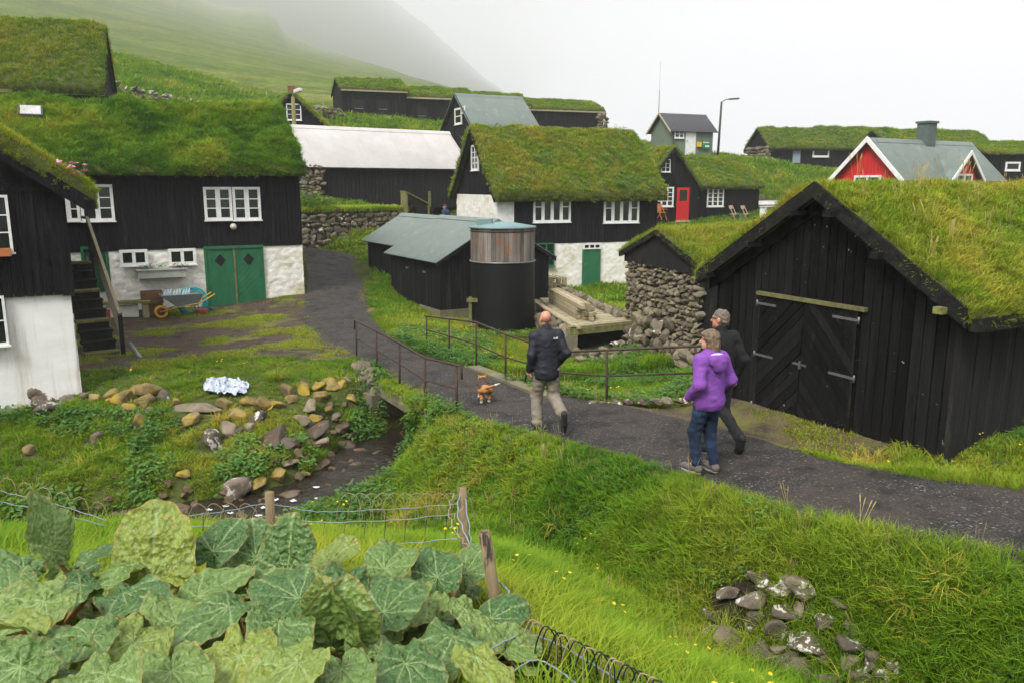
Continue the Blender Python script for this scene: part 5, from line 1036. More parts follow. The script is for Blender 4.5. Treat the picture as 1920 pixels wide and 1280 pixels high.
for k in range(9):
    p = G(1112 + k*24 + r.uniform(-3, 3), 757 - k*.7, -3.6 + .012*k); newobj('stone', r.choice(stones(STONEL)), kb, p - kb.location + Vector((0, .05, .0)), (r.uniform(-.2, .2), r.uniform(-.2, .2), r.uniform(-.3, .3)), (r.uniform(.10, .15), .10, .055))
# --- stones of the left bank
SBK = [(15,755,36,'y'),(85,737,54,'l'),(82,753,42,'l'),(90,764,46,'l'),(125,748,30,'l'),(180,748,26,'y'),(212,740,30,'y'),(235,745,42,'y'),(255,731,28,'s'),(280,731,40,'y'),(272,750,38,'y'),(243,767,28,'y'),(262,788,40,'y'),(279,768,18,'s'),(308,740,30,'l'),
 (422,757,28,'y'),(445,775,38,'s'),(484,780,38,'l'),(493,756,48,'s'),(465,752,26,'y'),(520,756,30,'s'),(541,733,32,'y'),(570,729,32,'y'),(597,724,24,'y'),(620,721,34,'y'),(598,741,32,'s'),(581,760,42,'s'),(546,748,22,'y'),(570,786,32,'s'),(592,782,28,'s'),(430,803,42,'s'),(443,808,26,'l'),(648,712,22,'s'),
 (515,815,68,'w'),(590,808,60,'w'),(545,830,44,'w'),(605,830,44,'s'),(560,848,30,'w'),(500,762,22,'y'),(640,722,22,'y'),(660,745,24,'s'),(470,800,26,'s'),(160,740,22,'l'),(205,752,18,'y'),(330,752,20,'s'),(475,845,30,'w'),(640,800,30,'w'),(655,835,34,'w'),(615,765,26,'s'),(630,780,24,'s')]
MT = {'y': STONEY, 's': STONE, 'l': STONEL, 'w': STONEW}; r = random.Random(15)
bank = empty('tumbled_stone_wall', hit(420, 760), 0, 'tumbled wall of yellow lichened stones along the left stream bank', 'stone wall')
for u, v, s_, m_ in SBK:
    p = hit(u, v + s_ * .22); k = s_ * p.y / FPX / 2 * (.95 if m_ != 'y' else 1.08); m_ = 'y' if m_ == 's' and r.random() < .5 else m_; CLR.append((p.x, p.y - .1, k*.8)); newobj('stone', r.choice(stones(MT[m_], 3)), bank, p - bank.location + Vector((0, 0, k * .35)), (r.uniform(-.5, .5), r.uniform(-.5, .5), r.uniform(0, 6.3)), (k * 1.15, k * r.uniform(.85, 1.1), k * (.8 if s_ < 55 else .45)))
def boulder(u, v, s_, m_, label, fl=.8, name='boulder', group=None):
    p = hit(u, v + s_ * .25); k = s_ * p.y / FPX / 2; CLR.append((p.x, p.y - .1, k*1.1)); return tag(newobj(name, r.choice(stones(MT[m_], 3)), None, p + Vector((0, 0, k * fl * .4)), (r.uniform(-.3, .3), r.uniform(-.3, .3), r.uniform(0, 6.3)), (k * 1.1, k, k * fl)), label, 'boulder', group)
boulder(358, 784, 38, 'y', 'single round yellow boulder lying in the weeds of the left bank'); boulder(400, 823, 52, 'l', 'white flecked boulder below the tumbled wall'); boulder(448, 912, 66, 'l', 'large pale grey boulder at the edge of the stream'); boulder(550, 922, 58, 'w', 'big wet red brown boulder in the stream', .5)
boulder(60, 840, 30, 'y', 'small yellow stone in the weeds near the left edge'); boulder(180, 818, 34, 's', 'brown stone half buried in the left bank weeds'); boulder(345, 882, 40, 'y', 'mossy stone on the grassy spit by the stream', .4)
o = boulder(372, 746, 92, 's', 'long flat stone slab by the crumpled sheet', .22, 'stone_slab'); o.rotation_euler = (0, 0, .1); o.scale.y *= .4
for u, v, s_, m_ in ((482,900,36,'y'),(520,884,42,'y'),(573,886,26,'y'),(640,884,34,'w'),(600,868,40,'w'),(650,905,40,'w'),(500,925,40,'w'),(615,900,30,'w'),(395,938,28,'w'),(350,952,36,'w'),(240,958,40,'w'),(120,968,44,'w'),(60,985,40,'w'),(545,862,34,'s'),(462,935,26,'w'),(585,905,24,'s'),(310,940,26,'s')):
    boulder(u, v, s_, m_, 'brown stone lying in the stream bed', .55, 'boulder', 'stones in the stream bed')
rub = MB(); r2 = np.random.default_rng(4); base = stones(STONEW)[0]; co = np.array([tuple(v.co) for v in base.vertices]); fc = [tuple(p.vertices) for p in base.polygons]
ii = r2.integers(12, len(STREAM) - 2, 700); aa_ = r2.uniform(0, 6.28, 700); dd_ = r2.uniform(.1, 1.35, 700); XX = STREAM[ii, 0] + dd_*np.cos(aa_); YY = STREAM[ii, 1] + dd_*np.sin(aa_); kk = path_mask(XX, YY) > .5; XX, YY, aa_ = XX[kk], YY[kk], aa_[kk]; ZZ = height(XX, YY) + CZ
for x, y, z, a in zip(XX, YY, ZZ, aa_):
    s_ = r2.uniform(.03, .12); c_, s1 = math.cos(a*3), math.sin(a*3); q = co * np.array([s_*1.3, s_, s_*.7]); q = np.c_[q[:, 0]*c_ - q[:, 1]*s1, q[:, 0]*s1 + q[:, 1]*c_, q[:, 2]] + np.array([x, y, z + s_*.3]); rub.add(q, fc)
tag(rub.build('stream_rubble', STONEW, recalc=False), 'wet brown rubble covering the stream bed', 'rubble', kind='stuff')
# foam on the little falls
b = MB(); 
for k in range(9):
    p = STREAM[52 + k]; b.add([(p[0] + .05*math.cos(t)*(1 + .4*math.sin(3*t + k)) + .35*math.sin(k*2.3), p[1] + .03*math.sin(t)*(1 + .5*math.cos(2*t+k)) + .3*math.cos(k*1.7), p[2] + CZ + .125 + .01*math.sin(t*5)) for t in np.linspace(0, 6.28, 12, endpoint=False)], [tuple(range(12))])
tag(b.build('foam', mat('foam', (.75, .76, .78)), recalc=False), 'white foam where the stream runs over stones', 'foam', kind='stuff')
# crumbling stones in the path bank, bottom right
WB = empty('bank_wall', hit(1500, 1180), 0, 'crumbling wall of white lichened stones in the path bank, bottom right', 'stone wall'); r = random.Random(25)
for u, v, s_, el in ((1420,1122,62,.6),(1510,1100,52,.9),(1372,1108,40,.6),(1380,1205,66,.7),(1447,1235,70,1.0),(1508,1260,64,.9),(1520,1205,66,.7),(1602,1208,56,.8),(1462,1180,38,1.8),(1418,1165,40,1.2),(1560,1270,50,.8),(1395,1275,56,.7),(1595,1240,40,.8),(1340,1180,34,.8),(1640,1225,30,.9),(1480,1150,46,.7),(1550,1165,44,.7),(1620,1265,40,.8),(1350,1235,38,.8),(1450,1275,40,.7),(1660,1262,34,.8),(1680,1245,26,.8),(1545,1225,40,.7),(1470,1215,36,.8)):
    p = hit(u, v); k = s_ * p.y / FPX / 2; newobj('stone', r.choice(stones(STONEL if r.random() < .72 else STONE, 3)), WB, p - WB.location + Vector((-.05, -.07, .03)), (r.uniform(-.4, .4), r.uniform(-.4, .4), r.uniform(-.5, .5)), (k*1.25, k*1.0, k*el*1.05)); CLR.append((p.x - .02, p.y - .06, k*.55))
ew = np.array([tuple(hit(u, v)) for u, v in ((1330, 1110), (1450, 1085), (1560, 1120), (1640, 1190), (1690, 1275), (1500, 1290), (1340, 1270))]); ex0, ey0 = ew[:, :2].min(0) - .1; ex1, ey1 = ew[:, :2].max(0) + .1
me, _, _ = grid_mesh('bare_earth', np.arange(ex0, ex1, .05), np.arange(ey0, ey1, .05), height, mat('dark_earth', (.035, .024, .014), (.012, .009, .006), 9, rough=1, bump=1, bump_scale=20, stain=(.05, .05, .018), stain_scale=6), lambda x, y: inpoly(x + .1*vnoise(x, y, 0, .2, 2, 5), y + .1*vnoise(x, y, 0, .2, 2, 6), [tuple(q[:2]) for q in ew]), .012); newobj('bare_earth', me, WB, -WB.location)
EARTH = [tuple(q[:2]) for q in ew]
rr_ = random.Random(77)
for k in range(16):
    for tr_ in range(20):
        x, y = rr_.uniform(ex0, ex1), rr_.uniform(ey0, ey1)
        if inpoly(np.array([x]), np.array([y]), EARTH)[0]: break
    s_ = rr_.uniform(.05, .12); newobj('stone', rr_.choice(stones(STONEL if rr_.random() < .5 else STONE, 3)), WB, Vector((x, y, Hz(x, y))) - WB.location + Vector((-.03, -.05, .01)), (rr_.uniform(-.6, .6), rr_.uniform(-.6, .6), rr_.uniform(0, 6)), (s_*1.3, s_, s_*.8))
p = hit(1178, 1268); tag(newobj('boulder', stones(STONEY, 3)[3], None, p + Vector((0, 0, .06)), (.2, 0, .5), (.17, .13, .1)), 'mossy rounded stone at the bottom edge by the loop fence', 'boulder')
# --- outside staircase of the left edge house
ST = empty('staircase', LN.A + LN.e * 3.0 - LN.n * .12, LN.a + math.radians(7), 'mossy wooden outside staircase with pale handrail board beside the left house', 'staircase')
for k in range(10):
    b = MB(); b.box((k*.31, -.72, k*.205 + .02), (k*.31 + .33, .0, k*.205 + .075)); b.build('tread', BLACKW if k % 3 else WOODM, ST); b = MB(); b.box((k*.31 + .02, -.70, k*.205 - .18), (k*.31 + .045, -.02, k*.205 + .018)); b.build('riser', BLACKW, ST)
b = MB(); b.prism([(-.05, -.78, .38), (3.1, -.78, 2.42), (3.1, -.78, 2.95), (-.05, -.78, .92)], (0, .035, 0)); b.build('side_board', mat('pale_beige_board', (.5, .44, .36), (.36, .32, .26), 6, rough=.8), ST)
b = MB(); b.bar((-.12, -.765, .93), (3.1, -.765, 3.0), .07, .06); b.bar((3.1, -.765, 3.0), (3.9, -.765, 3.0), .07, .06); b.build('handrail', WOODG, ST)
for x, z0, z1 in ((-.06, -.2, .95), (3.1, 1.4, 3.0)):
    b = MB(); b.box((x - .04, -.82, z0), (x + .04, -.735, z1)); b.build('newel_post', BLACKW, ST)
b = MB(); b.box((-1.0, -1.0, -.75), (.0, .05, -.12)); b.build('landing', CONC, ST)
b = MB(); b.tube([(-.25, -.9, .25), (-.75, -1.02, -.05)], .055, 8); b.build('drain_pipe', GALV, ST)
# --- things along the white wall of the green door house
def on_front(h, u, v, out): x, z = h.px('front', u, v, out); p = h.A + h.e * x - h.n * out; return Vector((p.x, p.y, p.z + z))
FRZ = LG.a
q = on_front(LG, 304, 512, .3); pt = empty('planter', (q.x, q.y, q.z), FRZ, 'pale wooden window box with small plants on the white wall', 'planter')
b = MB(); b.box((-.7, -.16, -.14), (.7, .25, .1)); b.box((-.74, -.2, .10), (.74, .29, .13)); b.build('box', mat('pale_grey_wood', (.42, .43, .38), (.3, .31, .27), 6), pt); rg = np.random.default_rng(2)
place_tufts('plants', 'weed', np.c_[np.array([-.6, -.58, -.3, -.27, 0, .03, .38, .40, .6, .62, .02, -.28]), rg.uniform(-.05, .1, 12), np.full(12, .10)], np.tile([0, 0, 1.], (12, 1)), np.full(12, 1.0), rg.random(12)*.4, pt, .8, 3)
place_tufts('blossoms', 'pflow', np.c_[np.array([-.6, -.3, .38, .62]), rg.uniform(-.05, .1, 4), np.full(4, .12)], np.tile([0, 0, 1.], (4, 1)), np.full(4, .7), np.zeros(4), pt, .8, 3)
q = on_front(LG, 232, 572, 1.0); q.z = Hz(q.x, q.y); bn = empty('bench', q, FRZ, 'low mossy plank bench by the left green door', 'bench'); b = MB(); b.box((-.95, -.2, .42), (.75, .25, .5)); b.build('seat', WOODM, bn)
for x in (-.8, .6): b = MB(); b.box((x - .09, -.16, -.1), (x + .09, .2, .418)); b.build('leg', WOODG, bn)
b = MB(); b.box((-.5, .0, -.05), (.4, .2, .36)); b.build('stone_block', LIME, bn)
q = on_front(LG, 194, 572, .9); q.z = Hz(q.x, q.y); cr = empty('crate', q, FRZ, 'red plastic crate under the bench', 'crate'); b = MB(); CR = mat('red_plastic', (.42, .05, .03), rough=.5); b.box((-.16, -.16, .0), (.16, .16, .02)); b.build('bottom', CR, cr)
for x0, y0, x1, y1 in ((-.16, -.16, .16, -.145), (-.16, .145, .16, .16), (-.16, -.145, -.145, .145), (.145, -.145, .16, .145)): b = MB(); b.box((x0, y0, .021), (x1, y1, .26)); b.build('side', CR, cr)
q = on_front(LG, 286, 574, .75); q.z = Hz(q.x, q.y); tb = empty('wooden_tub', q, FRZ, 'brown slatted wooden tub beside the wheelbarrow', 'tub')
for k in range(6):
    w0 = .30 + .02*(5-k)*-.4; w0 = .31 if k > 2 else .28; b = MB(); z = k*.125; b.box((-w0, -w0, z), (w0, -w0 + .025, z + .115)); b.box((-w0, w0 - .025, z), (w0, w0, z + .115)); b.box((-w0, -w0 + .026, z), (-w0 + .025, w0 - .026, z + .115)); b.box((w0 - .025, -w0 + .026, z), (w0, w0 - .026, z + .115)); b.build('slat', WOODB, tb)
q = on_front(LG, 342, 580, 1.5); q.z = Hz(q.x, q.y) + .01; WBW = empty('wheelbarrow', q, FRZ + math.radians(4), 'grey wheelbarrow with a yellow wheel and yellow handles', 'wheelbarrow')
GT = mat('grey_tray', (.2, .24, .24), (.15, .18, .18), 4, rough=.5); YP = mat('yellow_plastic', (.62, .36, .02), (.5, .28, .02), 5, rough=.5)
def frustum(b, lo, hi, z0, z1): b.add([(lo[0], lo[1], z0), (lo[2], lo[1], z0), (lo[2], lo[3], z0), (lo[0], lo[3], z0), (hi[0], hi[1], z1), (hi[2], hi[1], z1), (hi[2], hi[3], z1), (hi[0], hi[3], z1)], [(0,3,2,1),(0,1,5,4),(1,2,6,5),(2,3,7,6),(3,0,4,7)])
b = MB(); frustum(b, (-.18, -.2, .42, .2), (-.62, -.32, .58, .32), .36, .72); o = b.build('tray', GT, WBW); md = o.modifiers.new('s', 'SOLIDIFY'); md.thickness = .02; b = MB()
b.tube([(-.62,-.32,.72), (.58,-.32,.72), (.58,.32,.72), (-.62,.32,.72)], .016, 6, closed=True); b.build('rim', GT, WBW)
wl = MB(); wl.tube([(.155*math.cos(t), 0, .155*math.sin(t)) for t in np.linspace(0, 6.283, 24, endpoint=False)], .05, 10, closed=True); wo_ = wl.build('wheel', YP, WBW, (-.62, 0, .20)); h_ = MB(); h_.lathe([(.0, -.05), (.11, -.05), (.11, .05), (0, .05)], 16); h_.build('hub', mat('red_hub', (.2, .04, .03)), wo_, None, (math.pi/2, 0, 0))
for sg in (-1, 1):
    b = MB(); b.tube([(-.66, sg*.08, .2), (-.1, sg*.2, .34), (.5, sg*.24, .42), (.95, sg*.26, .68)], .018, 7); b.build('handle', YP, WBW); b = MB(); b.tube([(.3, sg*.22, .36), (.38, sg*.24, 0.0), (.44, sg*.24, .36)], .014, 6); b.build('leg', IRON, WBW)
b = MB(); ctr = (.36, .46, .46)
for k in range(7): b.tube([(ctr[0] + (.46 - .022*k)*math.cos(t), ctr[1] + .02*math.sin(k*2.1), ctr[2] + (.46 - .022*k)*math.sin(t) + .01*math.sin(3*t + k)) for t in np.linspace(0, 6.283, 36, endpoint=False)], .02, 6, closed=True)
ho_ = b.build('hose_coil', mat('turquoise_hose', (.02, .36, .38), rough=.4), None, q, (math.radians(-8), 0, FRZ)); tag(ho_, 'turquoise hose coiled against the wheelbarrow', 'hose')
BOT = mat('clear_bottle', (.55, .66, .68), (.45, .56, .6), rough=.15)
bm_ = MB(); bm_.lathe([(.045, 0), (.05, .05), (.047, .15), (.02, .22), (.016, .25), (.0, .25)], 10); bme = bm_.mesh('bottle', BOT)
for k in range(9): tag(newobj('bottle', bme, None, q + Matrix.Rotation(FRZ, 3, 'Z') @ Vector((-.5 + k*.09, -.1 + .12*(k % 3), .62)), (.2*math.sin(k), .2*math.cos(k), k)), 'empty clear plastic bottle heaped in the grey wheelbarrow', 'bottle', 'bottles in the wheelbarrow')
q2 = on_front(LG, 388, 574, .9); q2.z = Hz(q2.x, q2.y); b = MB()
for k in range(5): b.tube([((.2 - .02*k)*math.cos(t), (.2 - .02*k)*math.sin(t), .05 + .03*k + .03*math.sin(2*t + k)) for t in np.linspace(0, 6.283, 20, endpoint=False)], .016, 5, closed=True)
tag(b.build('rope_coil', mat('green_rope', (.03, .16, .13)), None, q2), 'dark green rope coil beside the green double doors', 'rope')
b = MB(); b.box((-.18, -.12, 0), (.18, .12, .16)); tag(bevel(b.build('red_can', CR, None, q2 + Vector((-.05, -.32, .0)), (0, 0, .4)), .04, 2), 'small red can lying in front of the rope coil', 'can')
# --- crumpled sheet
sp = hit(425, 735); n = 44; X, Y = np.meshgrid(np.linspace(-.42, .42, n), np.linspace(-.3, .3, n)); Z = .13*np.exp(-((X + .1)**2/.05 + Y**2/.04)) + .08*np.exp(-((X - .22)**2/.02 + Y**2/.03)) + .16*np.abs(vnoise(X, Y, 0, .16, 2, 9)) + .06*np.abs(vnoise(X, Y, 0, .06, 2, 10)); X2 = X + .05*vnoise(X, Y, 0, .25, 2, 11) ; Y2 = Y * (1 - .4*X**2/.18) + .05*vnoise(X, Y, 0, .2, 2, 12)
V = np.stack([X2.ravel() + sp.x, Y2.ravel() + sp.y, height(X2.ravel() + sp.x, Y2.ravel() + sp.y) + CZ + .05 + Z.ravel()], 1); F = [(j*n+i, j*n+i+1, (j+1)*n+i+1, (j+1)*n+i) for j in range(n-1) for i in range(n-1)]
tag(newobj('plastic_sheet', npmesh('plastic_sheet', V, F, mat('white_plastic', (.6, .64, .70), (.26, .32, .42), 12, rough=.35, stain=(.07, .10, .17), stain_scale=13, stain_lo=.54, stain_hi=.60))), 'crumpled white and blue plastic sheet on the grass bank', 'sheet')
# --- street lamps
def lamp(label, base, top, headmat, arm, pm, rr):
    o = empty('street_lamp', base, 0, label, 'street lamp'); t = Vector(top) - Vector(base); b = MB(); b.tube([(0, 0, -.3), t], [rr, rr*.75], 10); b.build('pole', pm, o)
    a = t + Vector(arm[0]); b = MB(); b.tube([t - Vector((0, 0, .05)), t + Vector(arm[0])*.5 + Vector((0, 0, arm[1])), a], rr*.4, 7); b.build('arm', GALV, o)
    hb = MB(); d = Vector(arm[2]); hb.bar(a, a + d, .26 if len(arm) < 4 else arm[3], .16 if len(arm) < 4 else arm[3]*.6); bevel(hb.build('lamp_head', headmat, o), .04, 2); return o
pb0, pt0 = P(556, 312, 44.5), P(549, 182, 44.5); lamp('mossy wooden street lamp post with white head beside the white roofed shed', pb0, pt0, LAMPG, ((.12, 0, .25), .05, (.38, -.1, .12), .3), WOODM, .13)
pb1, pt1 = P(1346, 288, 64), P(1353, 191, 64); lamp('dark leaning street lamp beside the grey green hut', pb1, pt1, ROOFD, ((.55, 0, .18), .05, (.8, 0, .05), .2), mat('dark_pole', (.05, .05, .05)), .1)
# --- chairs by the red door house
def chair(p, rz, m_, label, folding):
    o = empty('chair', p, rz, label, 'chair', 'chairs by the red door house'); b = MB(); b.box((-.22, -.2, .42), (.22, .2, .45)); b.build('seat', m_, o)
    b = MB(); b.prism([(-.21, .2, .47), (.21, .2, .47), (.21, .28, .95), (-.21, .28, .95)] if not folding else [(-.21, .22, .75), (.21, .22, .75), (.21, .28, .95), (-.21, .28, .95)], (0, .025, 0)); b.build('backrest', m_, o)
    for x in (-.21, .21):
        b = MB(); b.bar((x, .26, .95), (x, -.25, 0), .04, .03); b.build('leg', m_, o); b = MB(); b.bar((x, -.16, .44), (x, .26, 0), .035, .03); b.build('leg', m_, o)
    if not folding:
        for x in (-.25, .25): b = MB(); b.box((x - .03, -.2, .62), (x + .03, .22, .65)); b.build('armrest', m_, o)
def on_rh(u, v, out): q = on_front(RH, u, v, out); return q
chair(on_rh(1240, 413, 1.0), RH.a + .3, WOODO, 'orange wooden chair left of the red door', False); chair(on_rh(1376, 415, .7), RH.a + .5, WOODP, 'left pale folding chair of the pair by the black wall', True); chair(on_rh(1398, 415, .7), RH.a + .5, WOODP, 'right pale folding chair of the pair by the black wall', True)
b = MB(); b.box((-.15, -.15, 0), (.15, .15, .45)); tag(bevel(b.build('green_box', mat('green_crate', (.03, .16, .09)), None, on_rh(1387, 415, .6)), .02), 'small green box between the two folding chairs', 'box')
q = P(1448, 388, 41); bw = empty('bench', (q.x, q.y, q.z - .3), .5, 'white bench on the slope behind the barn ridge', 'bench'); b = MB()
for k in range(3): b.box((-.7, -.2 + k*.14, .3), (.7, -.08 + k*.14, .33))
b.build('seat', WHITE, bw); b = MB(); b.box((-.7, .22, .4), (.7, .25, .6)); b.build('backrest', WHITE, bw)
for x in (-.6, .6): b = MB(); b.box((x - .04, -.2, -.6), (x + .04, .2, .298)); b.build('leg', WHITE, bw)
wall_thing('stone heap at the right end of the red door house', (15.9, 51.2), (17.6, 51.6), -2.2, 1.3, .28, STONE, 51, .6, top=lambda x: 1.4 - .4*x)
# --- hatch beside the shed, hillside walls and fence
q = P(775, 398, 39.4); ht = empty('hatch_shelter', (q.x, q.y, q.z - .2), math.radians(30), 'small wooden hatch shelter with mossy sloping lid by the black shed', 'hatch')
b = MB(); b.prism([(-.5, -.3, 1.15), (.75, -.3, .55), (.75, -.3, .62), (-.5, -.3, 1.22)], (0, .7, 0)); b.build('sloping_lid', WOODM, ht)
for x, z in ((-.45, 1.13), (.7, .55)): b = MB(); b.box((x - .05, -.28, -.3), (x + .05, .35, z)); b.build('post', WOODM, ht)
b = MB(); b.box((.2, -.25, -.3), (.95, .35, .45)); b.build('box', BLACKW, ht); b = MB(); b.box((.85, .0, -.3), (.95, .1, 1.2)); b.build('pole', WOODM, ht)
def px_wall(label, pts, Ys, h, size, seed, mt=STONEL):
    W = [P(u, v, y) for (u, v), y in zip(pts, Ys)]
    for w_ in W: w_.z = max(w_.z, Hz(w_.x, w_.y) + h * .9)
    o = empty('stone_wall', W[0], 0, label, 'stone wall'); r = random.Random(seed)
    for a, b_ in zip(W[:-1], W[1:]):
        L = (b_ - a).length; n = int(L / size)
        for k in range(n):
            for row in range(max(1, int(h / size / .7))):
                p = a.lerp(b_, (k + r.random()*.8) / n) - W[0]; s_ = size * r.uniform(.5, .85); newobj('stone', r.choice(stones(mt)), o, p + Vector((0, r.uniform(-.1, .1), -h + row*size*.7 + s_*.3)), (r.uniform(-.5, .5), r.uniform(-.5, .5), r.uniform(0, 6)), (s_*.9, s_*.6, s_*.55))
    return o
px_wall('pale dry stone wall climbing beside the top left turf roof', [(188, 134), (240, 155), (290, 166), (350, 178), (435, 190)], [52, 54, 56, 58, 60], .8, .46, 61)
px_wall('brown stone wall left of the row of turf houses', [(575, 196), (610, 197), (645, 210)], [60, 62, 64], .9, .42, 63, STONE)
px_wall('long pale stone wall on the lower hillside behind the small gabled house', [(452, 186), (500, 188), (540, 190)], [62, 63, 64], .5, .4, 65)
hf = empty('wire_fence', P(285, 160, 72), 0, 'thin post and wire fence on the lower hillside', 'fence'); W0 = hf.location.copy(); pf = []
for u, v in ((285, 160), (331, 166), (415, 172), (453, 178), (500, 182), (606, 188)):
    p = P(u, v, 72 + (u - 285) * .01) - W0; b = MB(); b.bar(p + Vector((0, 0, -1.2)), p + Vector((0, 0, .55)), .09, .09); b.build('fence_post', WOODG, hf); pf.append(p)
b = MB()
for z in (.1, .45): b.tube([p + Vector((0, 0, z)) for p in pf], .012, 4)
b.build('wire', GALV, hf)
# ------------------------------------------------------------------ people and dog: smooth surfaces grown from tapered limbs
def surface_net(F, org, res):
    """polygonise F < 0 (dual method); returns verts, quads"""
    s = F < 0; nx, ny, nz = F.shape; acc = np.zeros((nx-1, ny-1, nz-1, 3)); cnt = np.zeros((nx-1, ny-1, nz-1))
    def cor(a): return (slice(a[0], nx-1+a[0]), slice(a[1], ny-1+a[1]), slice(a[2], nz-1+a[2]))
    C8 = [(i, j, k) for i in (0, 1) for j in (0, 1) for k in (0, 1)]
    for a in C8:
        for ax in range(3):
            if a[ax]: continue
            b = list(a); b[ax] = 1; fa, fb = F[cor(a)], F[cor(b)]; m = (fa < 0) != (fb < 0); t = np.where(m, fa / np.where(m, fa - fb, 1), 0)
            for d in range(3): acc[..., d] += np.where(m, a[d] + (t if d == ax else 0), 0)
            cnt += m
    act = cnt > 0; idx = -np.ones(act.shape, int); idx[act] = np.arange(act.sum()); ii = np.argwhere(act); V = (ii + acc[act] / cnt[act][:, None]) * res + org; Q = []
    for ax in range(3):
        o = [d for d in range(3) if d != ax]; sl0 = [slice(None)]*3; sl1 = [slice(None)]*3; sl0[ax] = slice(0, -1); sl1[ax] = slice(1, None)
        ch = s[tuple(sl0)] != s[tuple(sl1)]; e = np.argwhere(ch); e = e[(e[:, o[0]] > 0) & (e[:, o[1]] > 0) & (e[:, o[0]] < F.shape[o[0]]-1) & (e[:, o[1]] < F.shape[o[1]]-1)]
        def g(d0, d1): q = e.copy(); q[:, o[0]] += d0; q[:, o[1]] += d1; return idx[q[:, 0], q[:, 1], q[:, 2]]
        q = np.stack([g(-1, -1), g(0, -1), g(0, 0), g(-1, 0)], 1); ins = s[e[:, 0], e[:, 1], e[:, 2]]; fl = ins if ax != 1 else ~ins; q = np.where(fl[:, None], q, q[:, ::-1]); Q.append(q)
    return V, np.concatenate(Q)
def C(a, b, ra, rb): return ('c', np.array(a, float), np.array(b, float), ra, rb)
def E(c, r, R=None): return ('e', np.array(c, float), np.array(r, float), R)
def sdf(prims, p, k):
    d = None
    for q in prims:
        if q[0] == 'c':
            ba = q[2] - q[1]; pa = p - q[1]; t = np.clip((pa @ ba) / (ba @ ba), 0, 1); e = np.linalg.norm(pa - t[..., None]*ba, axis=-1) - (q[3] + (q[4] - q[3])*t)
        else:
            x = p - q[1]
            if q[3] is not None: x = x @ q[3]
            k0 = np.linalg.norm(x / q[2], axis=-1); k1 = np.linalg.norm(x / q[2]**2, axis=-1); e = k0*(k0 - 1)/np.maximum(k1, 1e-6)
        if d is None: d = e
        else: h = np.clip(.5 + .5*(e - d)/k, 0, 1); d = e*(1-h) + d*h - k*h*(1-h) if False else d*h + e*(1-h) - k*h*(1-h)
    return d
def blob(prims, res=.013, k=.03, cuts=(), wr=0.0, wsc=.09, minus=(), seed=0):
    lo = np.min([np.minimum(q[1] - max(q[3:5]), q[2] - max(q[3:5])) if q[0] == 'c' else q[1] - np.max(q[2]) for q in prims], 0) - 3*res; hi = np.max([np.maximum(q[1] + max(q[3:5]), q[2] + max(q[3:5])) if q[0] == 'c' else q[1] + np.max(q[2]) for q in prims], 0) + 3*res
    n = np.ceil((hi - lo)/res).astype(int) + 1; g = np.stack(np.meshgrid(*[lo[i] + res*np.arange(n[i]) for i in range(3)], indexing='ij'), -1); F = sdf(prims, g, k)
    if wr: F = F + wr*vnoise(g[..., 0], g[..., 1], g[..., 2]*1.6, wsc, 2, seed)
    for pt, nn in cuts: F = np.maximum(F, (g - np.array(pt)) @ np.array(nn, float))
    if len(minus): F = np.maximum(F, -sdf(list(minus), g, .01))
    return surface_net(F, lo, res)
def blobobj(name, VQ, m_, parent):
    if isinstance(VQ, list):
        off = 0; Vs = []; Qs = []
        for V, Q in VQ: Vs.append(V); Qs.append(Q + off); off += len(V)
        VQ = np.concatenate(Vs), np.concatenate(Qs)
    me = npmesh(name, VQ[0], VQ[1], m_, True); return newobj(name, me, parent)
SKIN = mat('skin', (.56, .30, .21), (.50, .25, .17), 14, rough=.5, spec=.35); SKINP = mat('sunburnt_skin', (.55, .26, .18), (.46, .19, .13), 10, rough=.45, spec=.4)
NAVY = mat('navy_black_jacket', (.012, .013, .022), (.008, .008, .014), 20, rough=.7, bump=.3, bump_scale=25); KHAKI = mat('khaki_trousers', (.25, .215, .17), (.17, .145, .115), 9, rough=.9, bump=.5, bump_scale=22)
PURPLE = mat('purple_fleece', (.215, .07, .36), (.15, .042, .27), 9, rough=.9, bump=.35, bump_scale=22); DENIM = mat('blue_jeans', (.010, .024, .060), (.006, .012, .030), 12, rough=.9, bump=.5, bump_scale=26, stain=(.022, .05, .11), stain_scale=4, stain_lo=.52, stain_hi=.7)
BLKJ = mat('black_fleece', (.009, .009, .010), (.005, .005, .006), 14, rough=.9, bump=.4, bump_scale=20); GREYT = mat('grey_trousers', (.035, .033, .035), (.02, .019, .02), 10, rough=.9, bump=.4)
SHOEB = mat('dark_boot', (.03, .026, .024), (.015, .014, .014), 16, rough=.7); SHOEG = mat('grey_hiking_shoe', (.16, .135, .125), (.05, .045, .045), 22, rough=.8); SOLE = mat('rubber_sole', (.012, .012, .012), rough=.8); SOLEG = mat('grey_sole', (.3, .29, .27), rough=.8)
HAIRB = mat('grey_brown_hair', (.24, .165, .105), (.065, .04, .024), 34, (1, 1, .10), .5, bump=.9, bump_scale=60, bump_stretch=(1, 1, .08)); HAIRC = mat('curly_grey_hair', (.24, .19, .15), (.09, .068, .05), 34, rough=.7, bump=1.0, bump_scale=55); EYE = mat('eye_dark', (.02, .015, .012), rough=.2); LIPS = mat('lips', (.42, .14, .11), rough=.5)
def rotz(a): c, s = math.cos(a), math.sin(a); return np.array([[c, -s, 0], [s, c, 0], [0, 0, 1.]])
def rotx(a): c, s = math.cos(a), math.sin(a); return np.array([[1, 0, 0], [0, c, -s], [0, s, c.real]])
